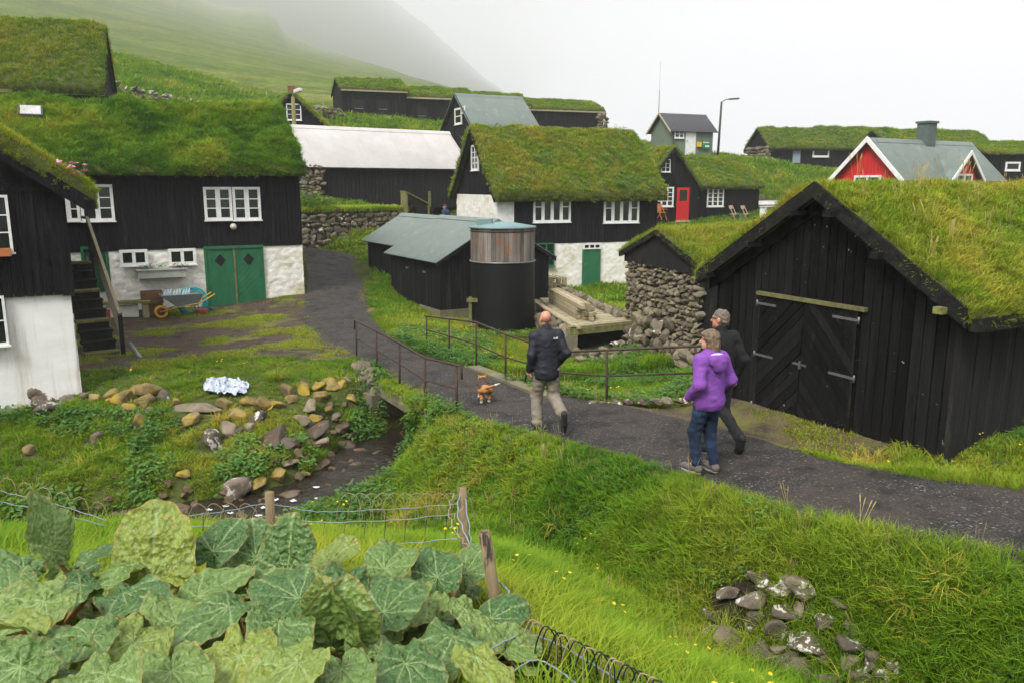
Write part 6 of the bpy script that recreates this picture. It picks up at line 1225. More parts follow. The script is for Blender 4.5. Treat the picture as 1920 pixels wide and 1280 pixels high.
def headparts(c, yaw, pitch, s=1.0):
    """prims in the head frame (+y is the face) turned and placed at c"""
    R = rotz(yaw) @ rotx(-pitch); c = np.array(c, float)
    def t(p): return c + R @ (np.array(p, float)*s)
    sk = [E(t((0, -.012, .028)), np.array((.076, .094, .088))*s, R), E(t((0, .028, -.045)), np.array((.058, .062, .072))*s, R), C(t((0, .078, .012)), t((0, .108, -.022)), .010*s, .015*s), E(t((0, .066, -.088)), np.array((.028, .024, .022))*s, R), E(t((.077, -.01, -.005)), np.array((.010, .022, .033))*s, R), E(t((-.077, -.01, -.005)), np.array((.010, .022, .033))*s, R), E(t((0, .076, -.058)), np.array((.026, .012, .011))*s, R), E(t((.033, .070, .032)), np.array((.026, .014, .010))*s, R), E(t((-.033, .070, .032)), np.array((.026, .014, .010))*s, R)]
    eyes = [t((.031, .077, .012)), t((-.031, .077, .012))]; return sk, eyes, t, R
def hand(w, d, up, s=1.0, curl=.7, side=1):
    """wrist w, direction d of the fingers, up = back of the hand; five fingers"""
    w = np.array(w, float); d = np.array(d, float); d /= np.linalg.norm(d); up = np.array(up, float); up -= d*(up @ d); up /= np.linalg.norm(up); sd = np.cross(d, up)*side; pr = [C(w - d*.03, w + d*.02, .027*s, .026*s), E(w + d*.055*s, np.array((.040, .040, .030))*s)]
    for i, (o, L) in enumerate(((-.030, .062), (-.010, .074), (.010, .070), (.029, .055))):
        a = w + d*.085*s + sd*o*s; b = a + (d*math.cos(curl*.6) - up*math.sin(curl*.6))*L*.55*s; e = b + (d*math.cos(curl*1.7) - up*math.sin(curl*1.7))*L*.55*s; pr += [C(a, b, .0095*s, .009*s), C(b, e, .009*s, .0075*s)]
    a = w + d*.03*s - sd*.032*s; b = a + (d*.6 - sd*.6 - up*.35)*.05*s; pr += [C(a, b, .012*s, .010*s), C(b, b + (d*.9 - up*.4)*.032*s, .010*s, .008*s)]; return pr
def person(label, loc, rz, H, J, M_, hair, head, scale=1.0, fine=True, hem=.88, jr=None, name='person'):
    """J: joints of the pose; M_: materials; the body is one skin under clothes that follow it"""
    o = empty(name, loc, rz, label, 'person'); o.scale = (H,)*3; L = {k: np.array(v, float) for k, v in J.items()}; q = 1 if fine else 1.7
    sk, eyes, t, R = headparts(L['head'], head[0], head[1], head[2] if len(head) > 2 else 1.0)
    nk = C(L['neck'] - np.array((0, .0, .10)), L['head'] + np.array((0, -.01, -.06)), .052, .050)
    core = [C(L['pelvis'], L['chest'], .10, .12), nk]
    for sd in 'lr':
        core += [C(L['chest'] + np.array((0, 0, .08)), L[sd+'sho'], .07, .05), C(L[sd+'sho'], L[sd+'elb'], .045, .036), C(L[sd+'elb'], L[sd+'wri'], .036, .026), C(L['pelvis'], L[sd+'hip'], .08, .075), C(L[sd+'hip'], L[sd+'kne'], .07, .05), C(L[sd+'kne'], L[sd+'ank'], .048, .034), C(L[sd+'ank'], L[sd+'toe'], .034, .024)]
    parts = [blob(core, .016*q, .04), blob(sk + [nk], .0075*q, .016)]
    if fine:
        for sd in 'lr': parts.append(blob(hand(L[sd+'wri'], L[sd+'hand'] - L[sd+'wri'], L.get(sd+'up', np.array((0, 0, 1.))), 1.0, .6, 1 if sd == 'l' else -1), .0055, .007))
    body = blobobj('body', parts, M_['skin'], o)
    if fine:
        b = MB(); b.v = []; 
        for e in eyes: b.add([Vector(e) + Vector(R @ np.array((.011*math.cos(a), .004, .0055*math.sin(a)))) for a in np.linspace(0, 6.28, 8, endpoint=False)], [tuple(range(8))])
        b.build('eyes', EYE, o, recalc=False); b = MB(); b.add([Vector(t((.022*math.cos(a), .0895 - .010*abs(math.cos(a)), -.058 + .006*math.sin(a)))) for a in np.linspace(0, 6.28, 10, endpoint=False)], [tuple(range(10))]); b.build('mouth', LIPS, o, recalc=False)
    jr = jr or {}; w = jr.get('w', 1.0); ch, pe = L['chest'], L['pelvis']; ax = (L['lsho'] - L['rsho']); ya = math.atan2(ax[1], -ax[0]) if False else 0
    jk = [E(ch + np.array((0, -.005, .02)), np.array((.205*w, .135*w, .20))), E((ch + pe)/2, np.array((.195*w, .135*w, .22))), E(pe + np.array((0, 0, -.02)), np.array((.192*w, .14*w, .20))), C(L['neck'] + np.array((0, 0, -.03)), L['neck'] + np.array((0, .0, .035)), .085, .072)]
    for sd in 'lr': jk += [C(ch + np.array((0, 0, .13)), L[sd+'sho'], .085, .082), C(L[sd+'sho'], L[sd+'elb'], .083*w*jr.get('s', 1), .068*w*jr.get('s', 1)), C(L[sd+'elb'], L[sd+'wri'] * .94 + L[sd+'elb']*.06, .066*w*jr.get('s', 1), .050*w)]
    jk.append(E((pe[0], pe[1], hem + .07), (.190*w, .142*w, .15))); lowz = min(hem, 9)
    armlow = [C(L[sd+'elb'], L[sd+'wri']*.94 + L[sd+'elb']*.06, .066*w*jr.get('s', 1), .050*w) for sd in 'lr']
    blobobj('jacket', blob(jk, .0115*q, .042, [((0, 0, hem), (0, .03, -1.))], .010, .075, (), 3), M_['jacket'], o)
    tr = [E(pe + np.array((0, 0, -.03)), (.168*w, .128*w, .13))]
    for sd in 'lr': tr += [C(L[sd+'hip'], L[sd+'kne'], .098*M_.get('leg', 1), .074*M_.get('leg', 1)), C(L[sd+'kne'], L[sd+'ank'] + (L[sd+'kne'] - L[sd+'ank'])*.06, .072*M_.get('leg', 1), M_.get('cuff', .066))]
    blobobj('trousers', blob(tr, .0125*q, .035, (), .012, .065, (), 8), M_['trousers'], o)
    for sd in 'lr':
        a, te = L[sd+'ank'], L[sd+'toe']; f = (te - a); f /= np.linalg.norm(f); dn = L.get(sd+'dn', np.array((0, 0, -1.))); heel = a + dn*.045 - f*.035
        s1 = blobobj('shoe', blob([C(a, heel, .046, .044), C(heel, heel*.45 + te*.55 + dn*0, .044, .046), C(heel*.45 + te*.55, te, .046, .040)], .0095*q, .02), M_['shoe'], o)
        blobobj('sole', blob([C(heel + dn*.034, heel*.4 + te*.6 + dn*.04, .036, .040), C(heel*.4 + te*.6 + dn*.04, te + dn*.034, .040, .034)], .0095*q, .02, [(heel + dn*.030, -dn)]), M_.get('sole', SOLE), s1)
    if hair: hair(o, t, R)
    return o, L
def foot_at(x, y): return Vector((x, y, Hz(x, y) + .02))
def pathz(x, y):
    dp, pv_, _ = polydist(np.array([x]), np.array([y]), _PMs, _pvs); return float(pv_[0, 0]) + CZ + .035
# bald man walking away
fa = G(1024, 812, -3.58); la = (fa.x, fa.y, pathz(fa.x, fa.y))
JA = dict(pelvis=(0, 0, .95), chest=(0, .03, 1.27), neck=(0, .035, 1.475), head=(0, .075, 1.635), lsho=(-.175, .02, 1.40), rsho=(.175, .02, 1.40), lelb=(-.245, -.06, 1.14), relb=(.272, -.09, 1.16), lwri=(-.255, .03, .90), rwri=(.21, .09, .98), lhand=(-.25, .07, .80), rhand=(.16, .16, .90), lup=(-1, 0, .1), rup=(1, -.3, .2),
          lhip=(-.09, 0, .90), rhip=(.09, 0, .90), lkne=(-.115, .13, .50), rkne=(.115, .02, .49), lank=(-.125, .03, .09), rank=(.15, -.34, .31), ltoe=(-.135, .21, .045), rtoe=(.16, -.335, .085), rdn=(.05, -.95, -.2))
oA, LA = person('bald man in dark navy jacket and khaki trousers walking away on the path', la, math.radians(14), 1.0, JA, dict(skin=SKINP, jacket=NAVY, trousers=KHAKI, shoe=SHOEB, sole=SOLE, cuff=.084, leg=1.17), None, (0, .18, 1.0), hem=.775, jr={'w': 1.03, 's': .9})
b = MB()
for k, (x, z, w_, h_) in enumerate(((0, 0, .040, .006), (.004, .010, .036, .006), (.010, .020, .028, .006), (-.034, .002, .020, .004), (-.034, .011, .018, .004), (-.032, .020, .018, .004))): b.box((.105 + x - w_/2, -.128, 1.375 + z), (.105 + x + w_/2, -.119, 1.375 + z + h_))
b.build('white_logo', WHITE, oA)
b = MB(); b.box((-.035, -.012, -.07), (.035, .012, .07)); ph_ = bevel(b.build('phone', mat('black_phone', (.01, .01, .01), rough=.3), None), .008); ph_.matrix_world = Matrix.Translation(la) @ Matrix.Rotation(math.radians(14), 4, 'Z') @ Matrix.Translation((-.285, .095, .80)) @ Matrix.Rotation(.5, 4, 'X') @ Matrix.Rotation(1.2, 4, 'Z'); tag(ph_, 'black phone held low in the bald man\'s left hand', 'phone')
# woman in purple, looking left
fb = G(1323, 890, -3.24); lb = (fb.x, fb.y, pathz(fb.x, fb.y))
JB = dict(pelvis=(0, 0, .90), chest=(0, .02, 1.18), neck=(0, .0, 1.37), head=(-.005, .035, 1.515), lsho=(-.155, .0, 1.30), rsho=(.155, .0, 1.30), lelb=(-.245, -.08, 1.06), relb=(.235, -.08, 1.06), lwri=(-.225, .10, .88), rwri=(.225, .09, .90), lhand=(-.16, .20, .83), rhand=(.20, .16, .82), lup=(-1, -.3, .3), rup=(1, -.2, .2),
          lhip=(-.085, 0, .85), rhip=(.085, 0, .85), lkne=(-.115, .09, .47), rkne=(.075, .05, .47), lank=(-.13, .03, .085), rank=(.07, -.05, .085), ltoe=(-.16, .19, .045), rtoe=(.09, .11, .045))
def hairB(o, t, R):
    pr = [E(t((0, -.022, .035)), (.088, .102, .092), R), E(t((0, -.06, -.07)), (.086, .062, .125), R), E(t((.058, -.02, -.075)), (.036, .056, .12), R), E(t((-.058, -.02, -.075)), (.036, .056, .12), R), E(t((0, .055, .075)), (.06, .045, .03), R)]
    blobobj('hair', blob(pr, .008, .02, (), .010, .028, [E(t((0, .10, -.035)), (.062, .085, .092), R)], 5), HAIRB, o)
oB, LB = person('grey haired woman in purple hooded fleece and jeans looking left', lb, math.radians(32), 1.0, JB, dict(skin=SKIN, jacket=PURPLE, trousers=DENIM, shoe=SHOEG, sole=SOLEG, cuff=.056), hairB, (.85, .03, .93), hem=.74, jr={'w': 1.0})
blobobj('hood', blob([E((0, -.115, 1.315), (.135, .075, .085)), E((0, -.135, 1.25), (.095, .06, .08)), C((-.115, -.05, 1.36), (-.05, .075, 1.34), .032, .026), C((.115, -.05, 1.36), (.05, .075, 1.34), .032, .026)], .0095, .03, (), .006, .06, [E((0, -.075, 1.40), (.085, .075, .075))]), PURPLE, oB)
blobobj('hood_lining', blob([E((0, -.085, 1.355), (.092, .07, .035))], .0095, .02), mat('pale_lining', (.55, .5, .55), rough=.9), oB)
# man in black behind her
fc_ = G(1366, 858, -3.31); lc = (fc_.x - .14, fc_.y + .05, pathz(fc_.x, fc_.y))
JC = dict(pelvis=(0, 0, .96), chest=(0, .03, 1.29), neck=(0, .03, 1.49), head=(0, .06, 1.65), lsho=(-.175, .02, 1.42), rsho=(.175, .02, 1.42), lelb=(-.24, -.05, 1.16), relb=(.27, -.09, 1.16), lwri=(-.20, .06, .95), rwri=(.25, .02, .92), lhand=(-.19, .10, .85), rhand=(.25, .06, .82), lup=(-1, 0, .1), rup=(1, 0, .1),
          lhip=(-.09, 0, .91), rhip=(.09, 0, .91), lkne=(-.10, .16, .52), rkne=(.10, .04, .50), lank=(-.11, .10, .09), rank=(.11, -.28, .24), ltoe=(-.11, .27, .045), rtoe=(.12, -.24, .05), rdn=(.0, -.8, -.5))
def hairC(o, t, R):
    blobobj('hair', blob([E(t((0, -.020, .043)), (.084, .098, .084), R), E(t((0, -.06, -.01)), (.077, .056, .075), R)], .008, .02, (), .016, .026, [E(t((0, .115, -.03)), (.075, .085, .105), R)], 6), HAIRC, o)
oC, LC = person('grey curly haired man in black jacket walking behind the woman in purple', lc, math.radians(24), 1.0, JC, dict(skin=SKINP, jacket=BLKJ, trousers=GREYT, shoe=SHOEB, sole=SOLE), hairC, (.55, .02, 1.0), hem=.84)
# far person in a blue jacket by the white gable
fd = P(836, 389, 41.0); JD = dict(JC); oD, _ = person('far person in blue jacket beside the white gable wall', (fd.x, fd.y, fd.z - 1.62), math.radians(60), 1.0, JD, dict(skin=SKIN, jacket=mat('blue_jacket', (.03, .055, .12), rough=.8), trousers=GREYT, shoe=SHOEB), lambda o, t, R: blobobj('cap', blob([E(t((0, -.01, .05)), (.085, .10, .075), R)], .016, .02), SHOEB, o), (.3, .1, 1.0), fine=False)
# dog trotting ahead
gd_ = G(908, 754, -3.76); DG = empty('dog', (gd_.x, gd_.y, pathz(gd_.x, gd_.y)), math.radians(9), 'small ginger and black dog with white paws and tail tip on the path', 'dog')
dp = [E((0, -.14, .27), (.088, .13, .095)), E((0, .03, .265), (.085, .17, .095)), E((0, .19, .27), (.088, .11, .11)), C((0, .24, .30), (0, .31, .35), .072, .060), E((0, .345, .375), (.060, .068, .058)), C((0, .375, .36), (0, .455, .335), .036, .024), C((-.045, .33, .415), (-.062, .325, .455), .022, .008), C((.045, .33, .415), (.062, .325, .455), .022, .008), C((0, -.24, .32), (.05, -.33, .365), .020, .021), C((.05, -.33, .365), (.14, -.36, .41), .021, .018), C((.14, -.36, .41), (.20, -.36, .44), .018, .007)]
for sx, fy, hy in ((-1, .02, -.02), (1, -.05, .05)):
    x = sx*.055; dp += [C((x, -.17, .25), (x*1.1, -.12 + hy, .17), .058, .036), C((x*1.1, -.12 + hy, .17), (x*1.1, -.215 + hy, .095), .030, .020), C((x*1.1, -.215 + hy, .095), (x*1.1, -.19 + hy, .025), .019, .018), C((x*1.1, -.19 + hy, .02), (x*1.1, -.15 + hy, .016), .021, .018), C((x, .2, .24), (x, .21 + fy, .13), .045, .026), C((x, .21 + fy, .13), (x, .20 + fy, .03), .023, .019), C((x, .20 + fy, .02), (x, .24 + fy, .016), .021, .018)]
V, Q = blob(dp, .0085, .022, (), .006, .03); nzn = vnoise(V[:, 0], V[:, 1], V[:, 2], .09, 2, 4)
col = np.tile(np.array([.46, .20, .055]), (len(V), 1)); col[(V[:, 2] > .30 + .02*nzn) & (V[:, 1] > -.12 + .05*nzn) & (V[:, 1] < .3)] = (.035, .022, .015); col[(V[:, 2] > .26 + .05*nzn) & (V[:, 0] < -.05) & (V[:, 1] > -.2) & (V[:, 1] < .3)] = (.05, .03, .02); col[V[:, 2] < .085 + .03*nzn] = (.72, .66, .58); col[(V[:, 1] < -.335) & (V[:, 0] > .12)] = (.75, .70, .62); col[(V[:, 1] > .41)] = (.5, .4, .33); col[(V[:, 1] < -.25) & (V[:, 2] < .24) & (V[:, 2] > .17) & (np.abs(V[:, 0]) < .06)] = (.6, .42, .25)
me = npmesh('body', V, Q, None, True); at = me.color_attributes.new('coat', 'FLOAT_COLOR', 'POINT'); at.data.foreach_set('color', np.c_[col, np.ones(len(V))].astype(np.float32).ravel())
dmat = bpy.data.materials.new('dog_coat'); nt, out = nodes(dmat); bb = nt.nodes.new('ShaderNodeBsdfPrincipled'); nt.links.new(bb.outputs[0], out.inputs[0]); bb.inputs['Roughness'].default_value = .8; aa = nt.nodes.new('ShaderNodeAttribute'); aa.attribute_name = 'coat'; cc = mixc(nt, rampn(nt, texn(nt, 'noise', 60, (1, 1, 1), 3), [(.3, (.35,.35,.35)), (.7, (0,0,0))]), aa.outputs['Color'], (.08, .04, .02)); nt.links.new(cc, bb.inputs['Base Color']); bp = nt.nodes.new('ShaderNodeBump'); bp.inputs['Strength'].default_value = .6; bp.inputs['Distance'].default_value = .01; nt.links.new(texn(nt, 'noise', 120, (1, 1, 1), 3), bp.inputs['Height']); nt.links.new(bp.outputs[0], bb.inputs['Normal'])
me.materials.append(dmat); newobj('body', me, DG); DG.scale = (1.18, .92, .88)
# ------------------------------------------------------------------ rhubarb, wire fence, grass
RHT = bpy.data.materials.new('rhubarb_leaf'); nt, out = nodes(RHT); b = nt.nodes.new('ShaderNodeBsdfPrincipled'); b.inputs['Roughness'].default_value = .38; b.inputs['Specular IOR Level'].default_value = .5
av = nt.nodes.new('ShaderNodeAttribute'); av.attribute_name = 'vein'; ae = nt.nodes.new('ShaderNodeAttribute'); ae.attribute_name = 'edge'; oi = nt.nodes.new('ShaderNodeObjectInfo')
c0 = rampn(nt, oi.outputs['Random'], [(0, (.05, .13, .03)), (.35, (.125, .22, .05)), (.7, (.195, .285, .062)), (1, (.26, .31, .035))])
c0 = mixc(nt, rampn(nt, texn(nt, 'noise', 26, (1,1,1), 4, .6), [(.40, (.3,.3,.3)), (.62, (0,0,0))]), c0, (.05, .11, .025))
c1 = mixc(nt, av.outputs['Fac'], c0, (.32, .42, .17)); sp_ = rampn(nt, texn(nt, 'noise', 5.5, (1,1,1), 5, .7), [(.56, (0,0,0)), (.64, (1,1,1))])
em = mathn(nt, 'ADD', ae.outputs['Fac'], -.93, False); em = mathn(nt, 'MULTIPLY', em, 9.0, True); em = mathn(nt, 'MULTIPLY', em, texn(nt, 'noise', 9, (1,1,1), 3), True)
rs_ = rampn(nt, texn(nt, 'noise', 3.2, (1,1,1), 6, .75), [(.655, (0,0,0)), (.69, (1,1,1))]); em2 = mathn(nt, 'MAXIMUM', em, mathn(nt, 'MULTIPLY', rs_, mathn(nt, 'MULTIPLY', ae.outputs['Fac'], .9)), True)
c2 = mixc(nt, em2, c1, (.48, .24, .07)); geo = nt.nodes.new('ShaderNodeNewGeometry'); c2 = mixc(nt, mathn(nt, 'MULTIPLY', geo.outputs['Backfacing'], .7), c2, (.30, .36, .05))
nt.links.new(c2, b.inputs['Base Color']); tr = nt.nodes.new('ShaderNodeBsdfTranslucent'); nt.links.new(c2, tr.inputs[0]); ms = nt.nodes.new('ShaderNodeMixShader'); ms.inputs[0].default_value = .22
nt.links.new(b.outputs[0], ms.inputs[1]); nt.links.new(tr.outputs[0], ms.inputs[2]); nt.links.new(ms.outputs[0], out.inputs[0])
bp = nt.nodes.new('ShaderNodeBump'); bp.inputs['Strength'].default_value = .8; bp.inputs['Distance'].default_value = .02; nt.links.new(mathn(nt, 'ADD', texn(nt, 'vor', 30), mathn(nt, 'MULTIPLY', texn(nt, 'noise', 60, (1,1,1), 3, .55), .6)), bp.inputs['Height']); nt.links.new(bp.outputs[0], b.inputs['Normal'])
STEM = mat('rhubarb_stem', (.34, .12, .05), (.2, .2, .05), 12, rough=.45)
def leaf_mesh(name, seed, N=42):
    """a big heart shaped leaf, unit length, stalk at the origin, growing along +y, ruffled rim, ribs raised"""
    rg = np.random.default_rng(seed); cup = rg.uniform(.1, .4); curl = rg.uniform(.15, .75); fold = rg.uniform(-.2, .22); ph = rg.uniform(0, 6.28, 4)
    R, A = np.meshgrid(np.linspace(0, 1, N), np.linspace(0, 2*np.pi, 2*N, endpoint=False), indexing='ij')
    a = A - np.pi      # angle from the tip, -pi..pi
    prof = .50 * (1 + .38*np.cos(a)) * (1 + .10*np.cos(2*a)) * (1 - .72*np.exp(-((np.abs(a) - np.pi)/.34)**2)); rim = prof * (1 + .018*np.sin(9*a + ph[0]) + .018*np.sin(17*a + ph[1]) + .03*np.sin(3*a + ph[2]))
    x = R * rim * np.sin(a) * 1.12; y = R * rim * np.cos(a) * 1.25 + .12*R*np.cos(a)
    ribs = np.array([0, .62, -.62, 1.2, -1.2, 1.85, -1.85, 2.5, -2.5]); dv = np.min(np.abs(((a[..., None] - ribs + np.pi) % (2*np.pi)) - np.pi), -1) * R
    j = np.argmin(np.abs(((a[..., None] - ribs + np.pi) % (2*np.pi)) - np.pi), -1); sg = np.sign(((a - ribs[j] + np.pi) % (2*np.pi)) - np.pi)
    sec = np.abs(((R*8.5 - dv*9 + .5*sg*.5 + .25*vnoise(x, y, 0, .2, 2, seed + 2)) % 1.0) - .5)*2       # herring bone side veins: 1 on the vein
    side = np.clip((sec - .72)/.28, 0, 1)*(R > .12)*(R < .97); vein = np.clip(np.clip(1 - dv/.022, 0, 1)*(1 - .45*R) + .4*side, 0, 1)
    z = .035*np.clip(dv/.09, 0, 1)**.6*(1 - R**6) - .022*side*np.clip(dv/.05, 0, 1) + cup*.32*(R*rim)**2*2 - curl*np.clip(y, 0, 2)**2*.55 + R**2.4*(.07*np.sin(4*a + ph[2]) + .04*np.sin(7*a + ph[3]) + .02*np.sin(17*a + ph[0])) + .036*vnoise(x, y, 0, .06, 2, seed)*np.clip(R*3, 0, 1) + .07*vnoise(x, y, 0, .3, 2, seed + 5) + fold*np.sqrt(x**2 + .004)*.8
    V = np.stack([x.ravel(), y.ravel(), z.ravel()], 1); M_ = 2*N; F = []
    for i in range(N - 1):
        for j in range(M_): F.append((i*M_ + j, (i+1)*M_ + j, (i+1)*M_ + (j+1) % M_, i*M_ + (j+1) % M_))
    me = npmesh(name, V, F, RHT, True)
    for nm, arr in (('vein', np.clip(vein, 0, 1)), ('edge', R)): t = me.attributes.new(nm, 'FLOAT', 'POINT'); t.data.foreach_set('value', arr.astype(np.float32).ravel())
    if sum(p.normal.z for p in me.polygons) < 0: me.flip_normals()
    return me
LEAF = [leaf_mesh('rhubarb_leaf_%d' % i, 200 + i) for i in range(12)]
def add_leaf(plant, base, pos, size, yaw, pitch, roll, k):
    """leaf blade at pos, its length axis turned by yaw, raised by pitch; a stalk runs from base"""
    M_ = Matrix.Translation(pos) @ Matrix.Rotation(yaw, 4, 'Z') @ Matrix.Rotation(pitch, 4, 'X') @ Matrix.Rotation(roll, 4, 'Y'); o = newobj('leaf', LEAF[k % len(LEAF)], plant); o.matrix_local = M_ @ Matrix.Scale(size, 4)
    mid = (base + pos) / 2 + Vector((0, 0, .04)); tipd = M_.to_3x3() @ Vector((0, 1, 0)); b = MB(); nz_ = M_.to_3x3() @ Vector((0, 0, 1)); b.tube([base, mid, pos - tipd*.03 - nz_*.012, pos + tipd*size*.12 - nz_*.02], [.016, .014, .011, .004], 6); b.build('stalk', STEM, plant)
# hand placed leaves: u, v of the stalk joint, distance, size m, yaw deg (0 = tip away from the camera), pitch deg, roll, plant
HERO = [(285,1085,4.3,.50,4,74,0,0),(100,1030,4.2,.40,60,80,35,0),(85,1130,3.6,.46,150,-8,0,1),(45,1065,4.4,.34,100,20,0,1),(400,1035,4.6,.34,-30,60,0,2),(480,1045,4.7,.34,20,50,0,2),(540,1075,4.5,.40,-10,72,0,2),(610,1060,4.9,.34,-50,40,0,3),
 (650,1100,4.2,.48,190,-16,0,3),(720,1065,4.5,.38,-20,25,0,3),(820,1085,4.6,.40,10,30,0,4),(870,1075,4.9,.34,-40,55,0,4),(870,1140,4.2,.40,-130,-10,0,4),(800,1120,4.3,.36,160,10,0,4),(250,1205,3.3,.46,175,-12,0,5),(170,1190,3.2,.34,120,0,10,5),
 (430,1140,3.7,.40,140,5,0,6),(370,1120,4.0,.40,-60,30,0,6),(520,1170,3.5,.40,-160,-5,0,6),(330,1170,3.6,.36,30,25,0,5),(650,1210,3.7,.46,-42,112,15,7),(625,1215,3.65,.44,42,115,-15,7),(700,1215,3.6,.40,-120,0,0,7),(850,1190,3.8,.44,170,5,0,8),(920,1160,4.3,.34,-60,20,0,8),
 (450,1225,3.0,.44,185,-14,0,9),(560,1245,2.9,.40,150,-8,0,9),(320,1255,2.8,.40,200,-10,0,9),(100,1225,2.9,.40,160,-12,0,10),(30,1180,3.2,.42,110,10,0,10),(40,1255,2.7,.36,140,-10,0,10),(200,1265,2.6,.36,190,-12,0,10),(720,1150,3.9,.40,-30,35,0,7),(760,1240,3.3,.40,200,-4,0,8),(890,1235,3.5,.34,-150,0,0,8),
 (230,1110,3.9,.40,-120,15,0,5),(180,1100,4.1,.34,-30,30,0,1),(560,1120,3.9,.40,60,20,0,6),(470,1100,4.1,.38,-100,15,0,2),(640,1250,3.0,.36,-170,-4,0,9),(150,1055,4.5,.3,-70,45,0,0),(940,1205,4.1,.3,-90,-5,0,8),(20,1110,3.8,.36,60,15,0,1),(300,1075,4.4,.3,-110,20,0,0),(590,1095,4.3,.36,-140,5,0,3),(760,1100,4.3,.36,100,12,0,4)]
plants = {}; r = random.Random(31); names = ['tall upright leaves at the left back', 'flat leaves at the left edge', 'dark upright leaves in the middle back', 'broad leaves at the back centre', 'leaves next to the fence post', 'spreading leaves, front left', 'leaves in the middle of the patch', 'red stalked V shaped leaves, front centre', 'leaves at the foot of the fence post', 'large leaves at the bottom edge', 'leaves in the bottom left corner']
for i, (u, v, Y, s_, yw, pt_, rl, pid) in enumerate(HERO):
    p = P(u, v, Y)
    if pid not in plants:
        g = [P(h[0], h[1], h[2]) for h in HERO if h[7] == pid]; c = sum(g, Vector()) / len(g); plants[pid] = empty('rhubarb_plant', (c.x, c.y, Hz(c.x, c.y)), 0, 'rhubarb plant with ' + names[pid], 'rhubarb', 'rhubarb patch in the foreground')
    pl_ = plants[pid]; bs = Vector((r.uniform(-.06, .06), r.uniform(-.06, .06), -.02)); add_leaf(pl_, bs, p - pl_.location, s_ * (.84 if pt_ > 60 else .74), math.radians(yw), math.radians(pt_ * (1 if pt_ > 70 else .75)) + r.uniform(-.15, .1), math.radians(rl) + r.uniform(-.4, .4), i)
    for _k in range(2 if pt_ < 40 else 1):       # lower, smaller leaves under it fill the patch
        q = p + Vector((r.uniform(-.2, .2), r.uniform(-.15, .2), -.16 - .1*r.random())); q.z = max(q.z, Hz(q.x, q.y) + .06); add_leaf(pl_, bs, q - pl_.location, s_ * r.uniform(.5, .75), r.uniform(0, 6.28), r.uniform(-.2, .6), r.uniform(-.3, .3), i + 3)
for pl_ in plants.values(): CLR.append((pl_.location.x, pl_.location.y, .42))
# dry red seed stalk at the left
sp0 = P(92, 1065, 4.4); b = MB(); b.tube([sp0 + Vector((0, 0, -.5)), sp0 + Vector((.0, 0, .15)), sp0 + Vector((.01, 0, .4))], [.02, .016, .006], 7); tag(b.build('dry_stalk', STEM), 'tall red rhubarb flower stalk at the left', 'stalk')
# --- wire fence round the patch
WF = empty('wire_fence', P(925, 1185, 4.75), 0, 'leaning wooden posts and blue wire fence round the rhubarb patch', 'fence'); W0 = WF.location.copy()
POSTW = mat('fence_post_wood', (.27, .21, .11), (.13, .10, .055), 9, (1, 1, .25), .9, bump=.7, stain=(.03, .022, .016), stain_scale=8, stain_stretch=(1, 1, .2), stain_lo=.56, stain_hi=.62); WIRE = mat('blue_grey_wire', (.26, .33, .36), (.15, .19, .21), 30, rough=.5); WIRED = mat('dark_green_wire', (.012, .018, .014), rough=.5); WIRER = mat('pale_rusty_wire', (.36, .30, .2), (.25, .17, .1), 20, rough=.6)
ptop = []
for (u0, v0, u1, v1, Y, rr) in ((908, 996, 945, 1185, 4.8, .040), (866, 914, 874, 1010, 6.6, .042), (505, 922, 503, 985, 6.9, .042)):
    a = P(u1, v1, Y); a.z = min(a.z, Hz(a.x, a.y)) - .25; t = P(u0, v0, Y); b = MB(); b.tube([a - W0, a.lerp(t, .5) - W0 + Vector((.008, 0, 0)), t - W0], [rr*1.05, rr, rr*.98], 12); b.build('fence_post', POSTW, WF); ptop.append(t)
def wire(pts, Ys, m_, rr=.0035, wob=.012):
    W = [P(u, v, y) - W0 for (u, v), y in zip(pts, Ys)]; C_ = catmull([tuple(w) for w in W], 10); C_ = C_ + wob*np.c_[np.sin(np.arange(len(C_))*.9), np.cos(np.arange(len(C_))*.7), np.sin(np.arange(len(C_))*1.3)]; b = MB(); b.tube([Vector(c) for c in C_], rr, 5); b.build('wire', m_, WF)
wire([(330, 968), (420, 958), (500, 944), (580, 957), (640, 958), (760, 952), (860, 944)], [7.0, 7.0, 6.9, 6.9, 6.9, 6.8, 6.6], WIRE, .0035, .004); wire([(340, 985), (420, 984), (500, 968), (600, 978), (740, 974), (858, 962)], [7.0, 7.0, 6.9, 6.9, 6.8, 6.6], WIRE, .004, .004); wire([(560, 1020), (640, 1025), (760, 1018), (856, 1008)], [6.7, 6.7, 6.6, 6.5], WIRE, .004, .004)
wire([(0, 920), (60, 934), (130, 952), (200, 975)], [8.0, 7.8, 7.5, 7.2], WIRE, .004, .004); wire([(0, 940), (90, 958), (200, 985)], [8.0, 7.7, 7.2], WIRE, .004, .004); wire([(0, 992), (60, 999), (130, 1012)], [7.4, 7.2, 7.0], WIRE, .004, .004)
for k in range(14):
    u = 345 + k*38; wire([(u, 955), (u - 3, 990), (u - 6, 1035)], [6.95, 6.9, 6.8], WIRED, .0028, .002)
for k in range(11):
    u = 630 + k*21; wire([(u, 975), (u + 8, 938), (u + 24, 924), (u + 42, 936), (u + 50, 975)], [6.8]*5, WIRER, .0028, .003)
for k in range(6):
    u = 350 + k*30; wire([(u, 985), (u + 10, 950), (u + 24, 944), (u + 40, 958), (u + 46, 980)], [7.0]*5, WIRER, .0028, .003)
for k in range(6): wire([(0 + k*34, 905 + k*9), (12 + k*34, 895 + k*9), (26 + k*34, 905 + k*9), (32 + k*34, 930 + k*9)], [7.8]*4, WIRER, .0035, .003)
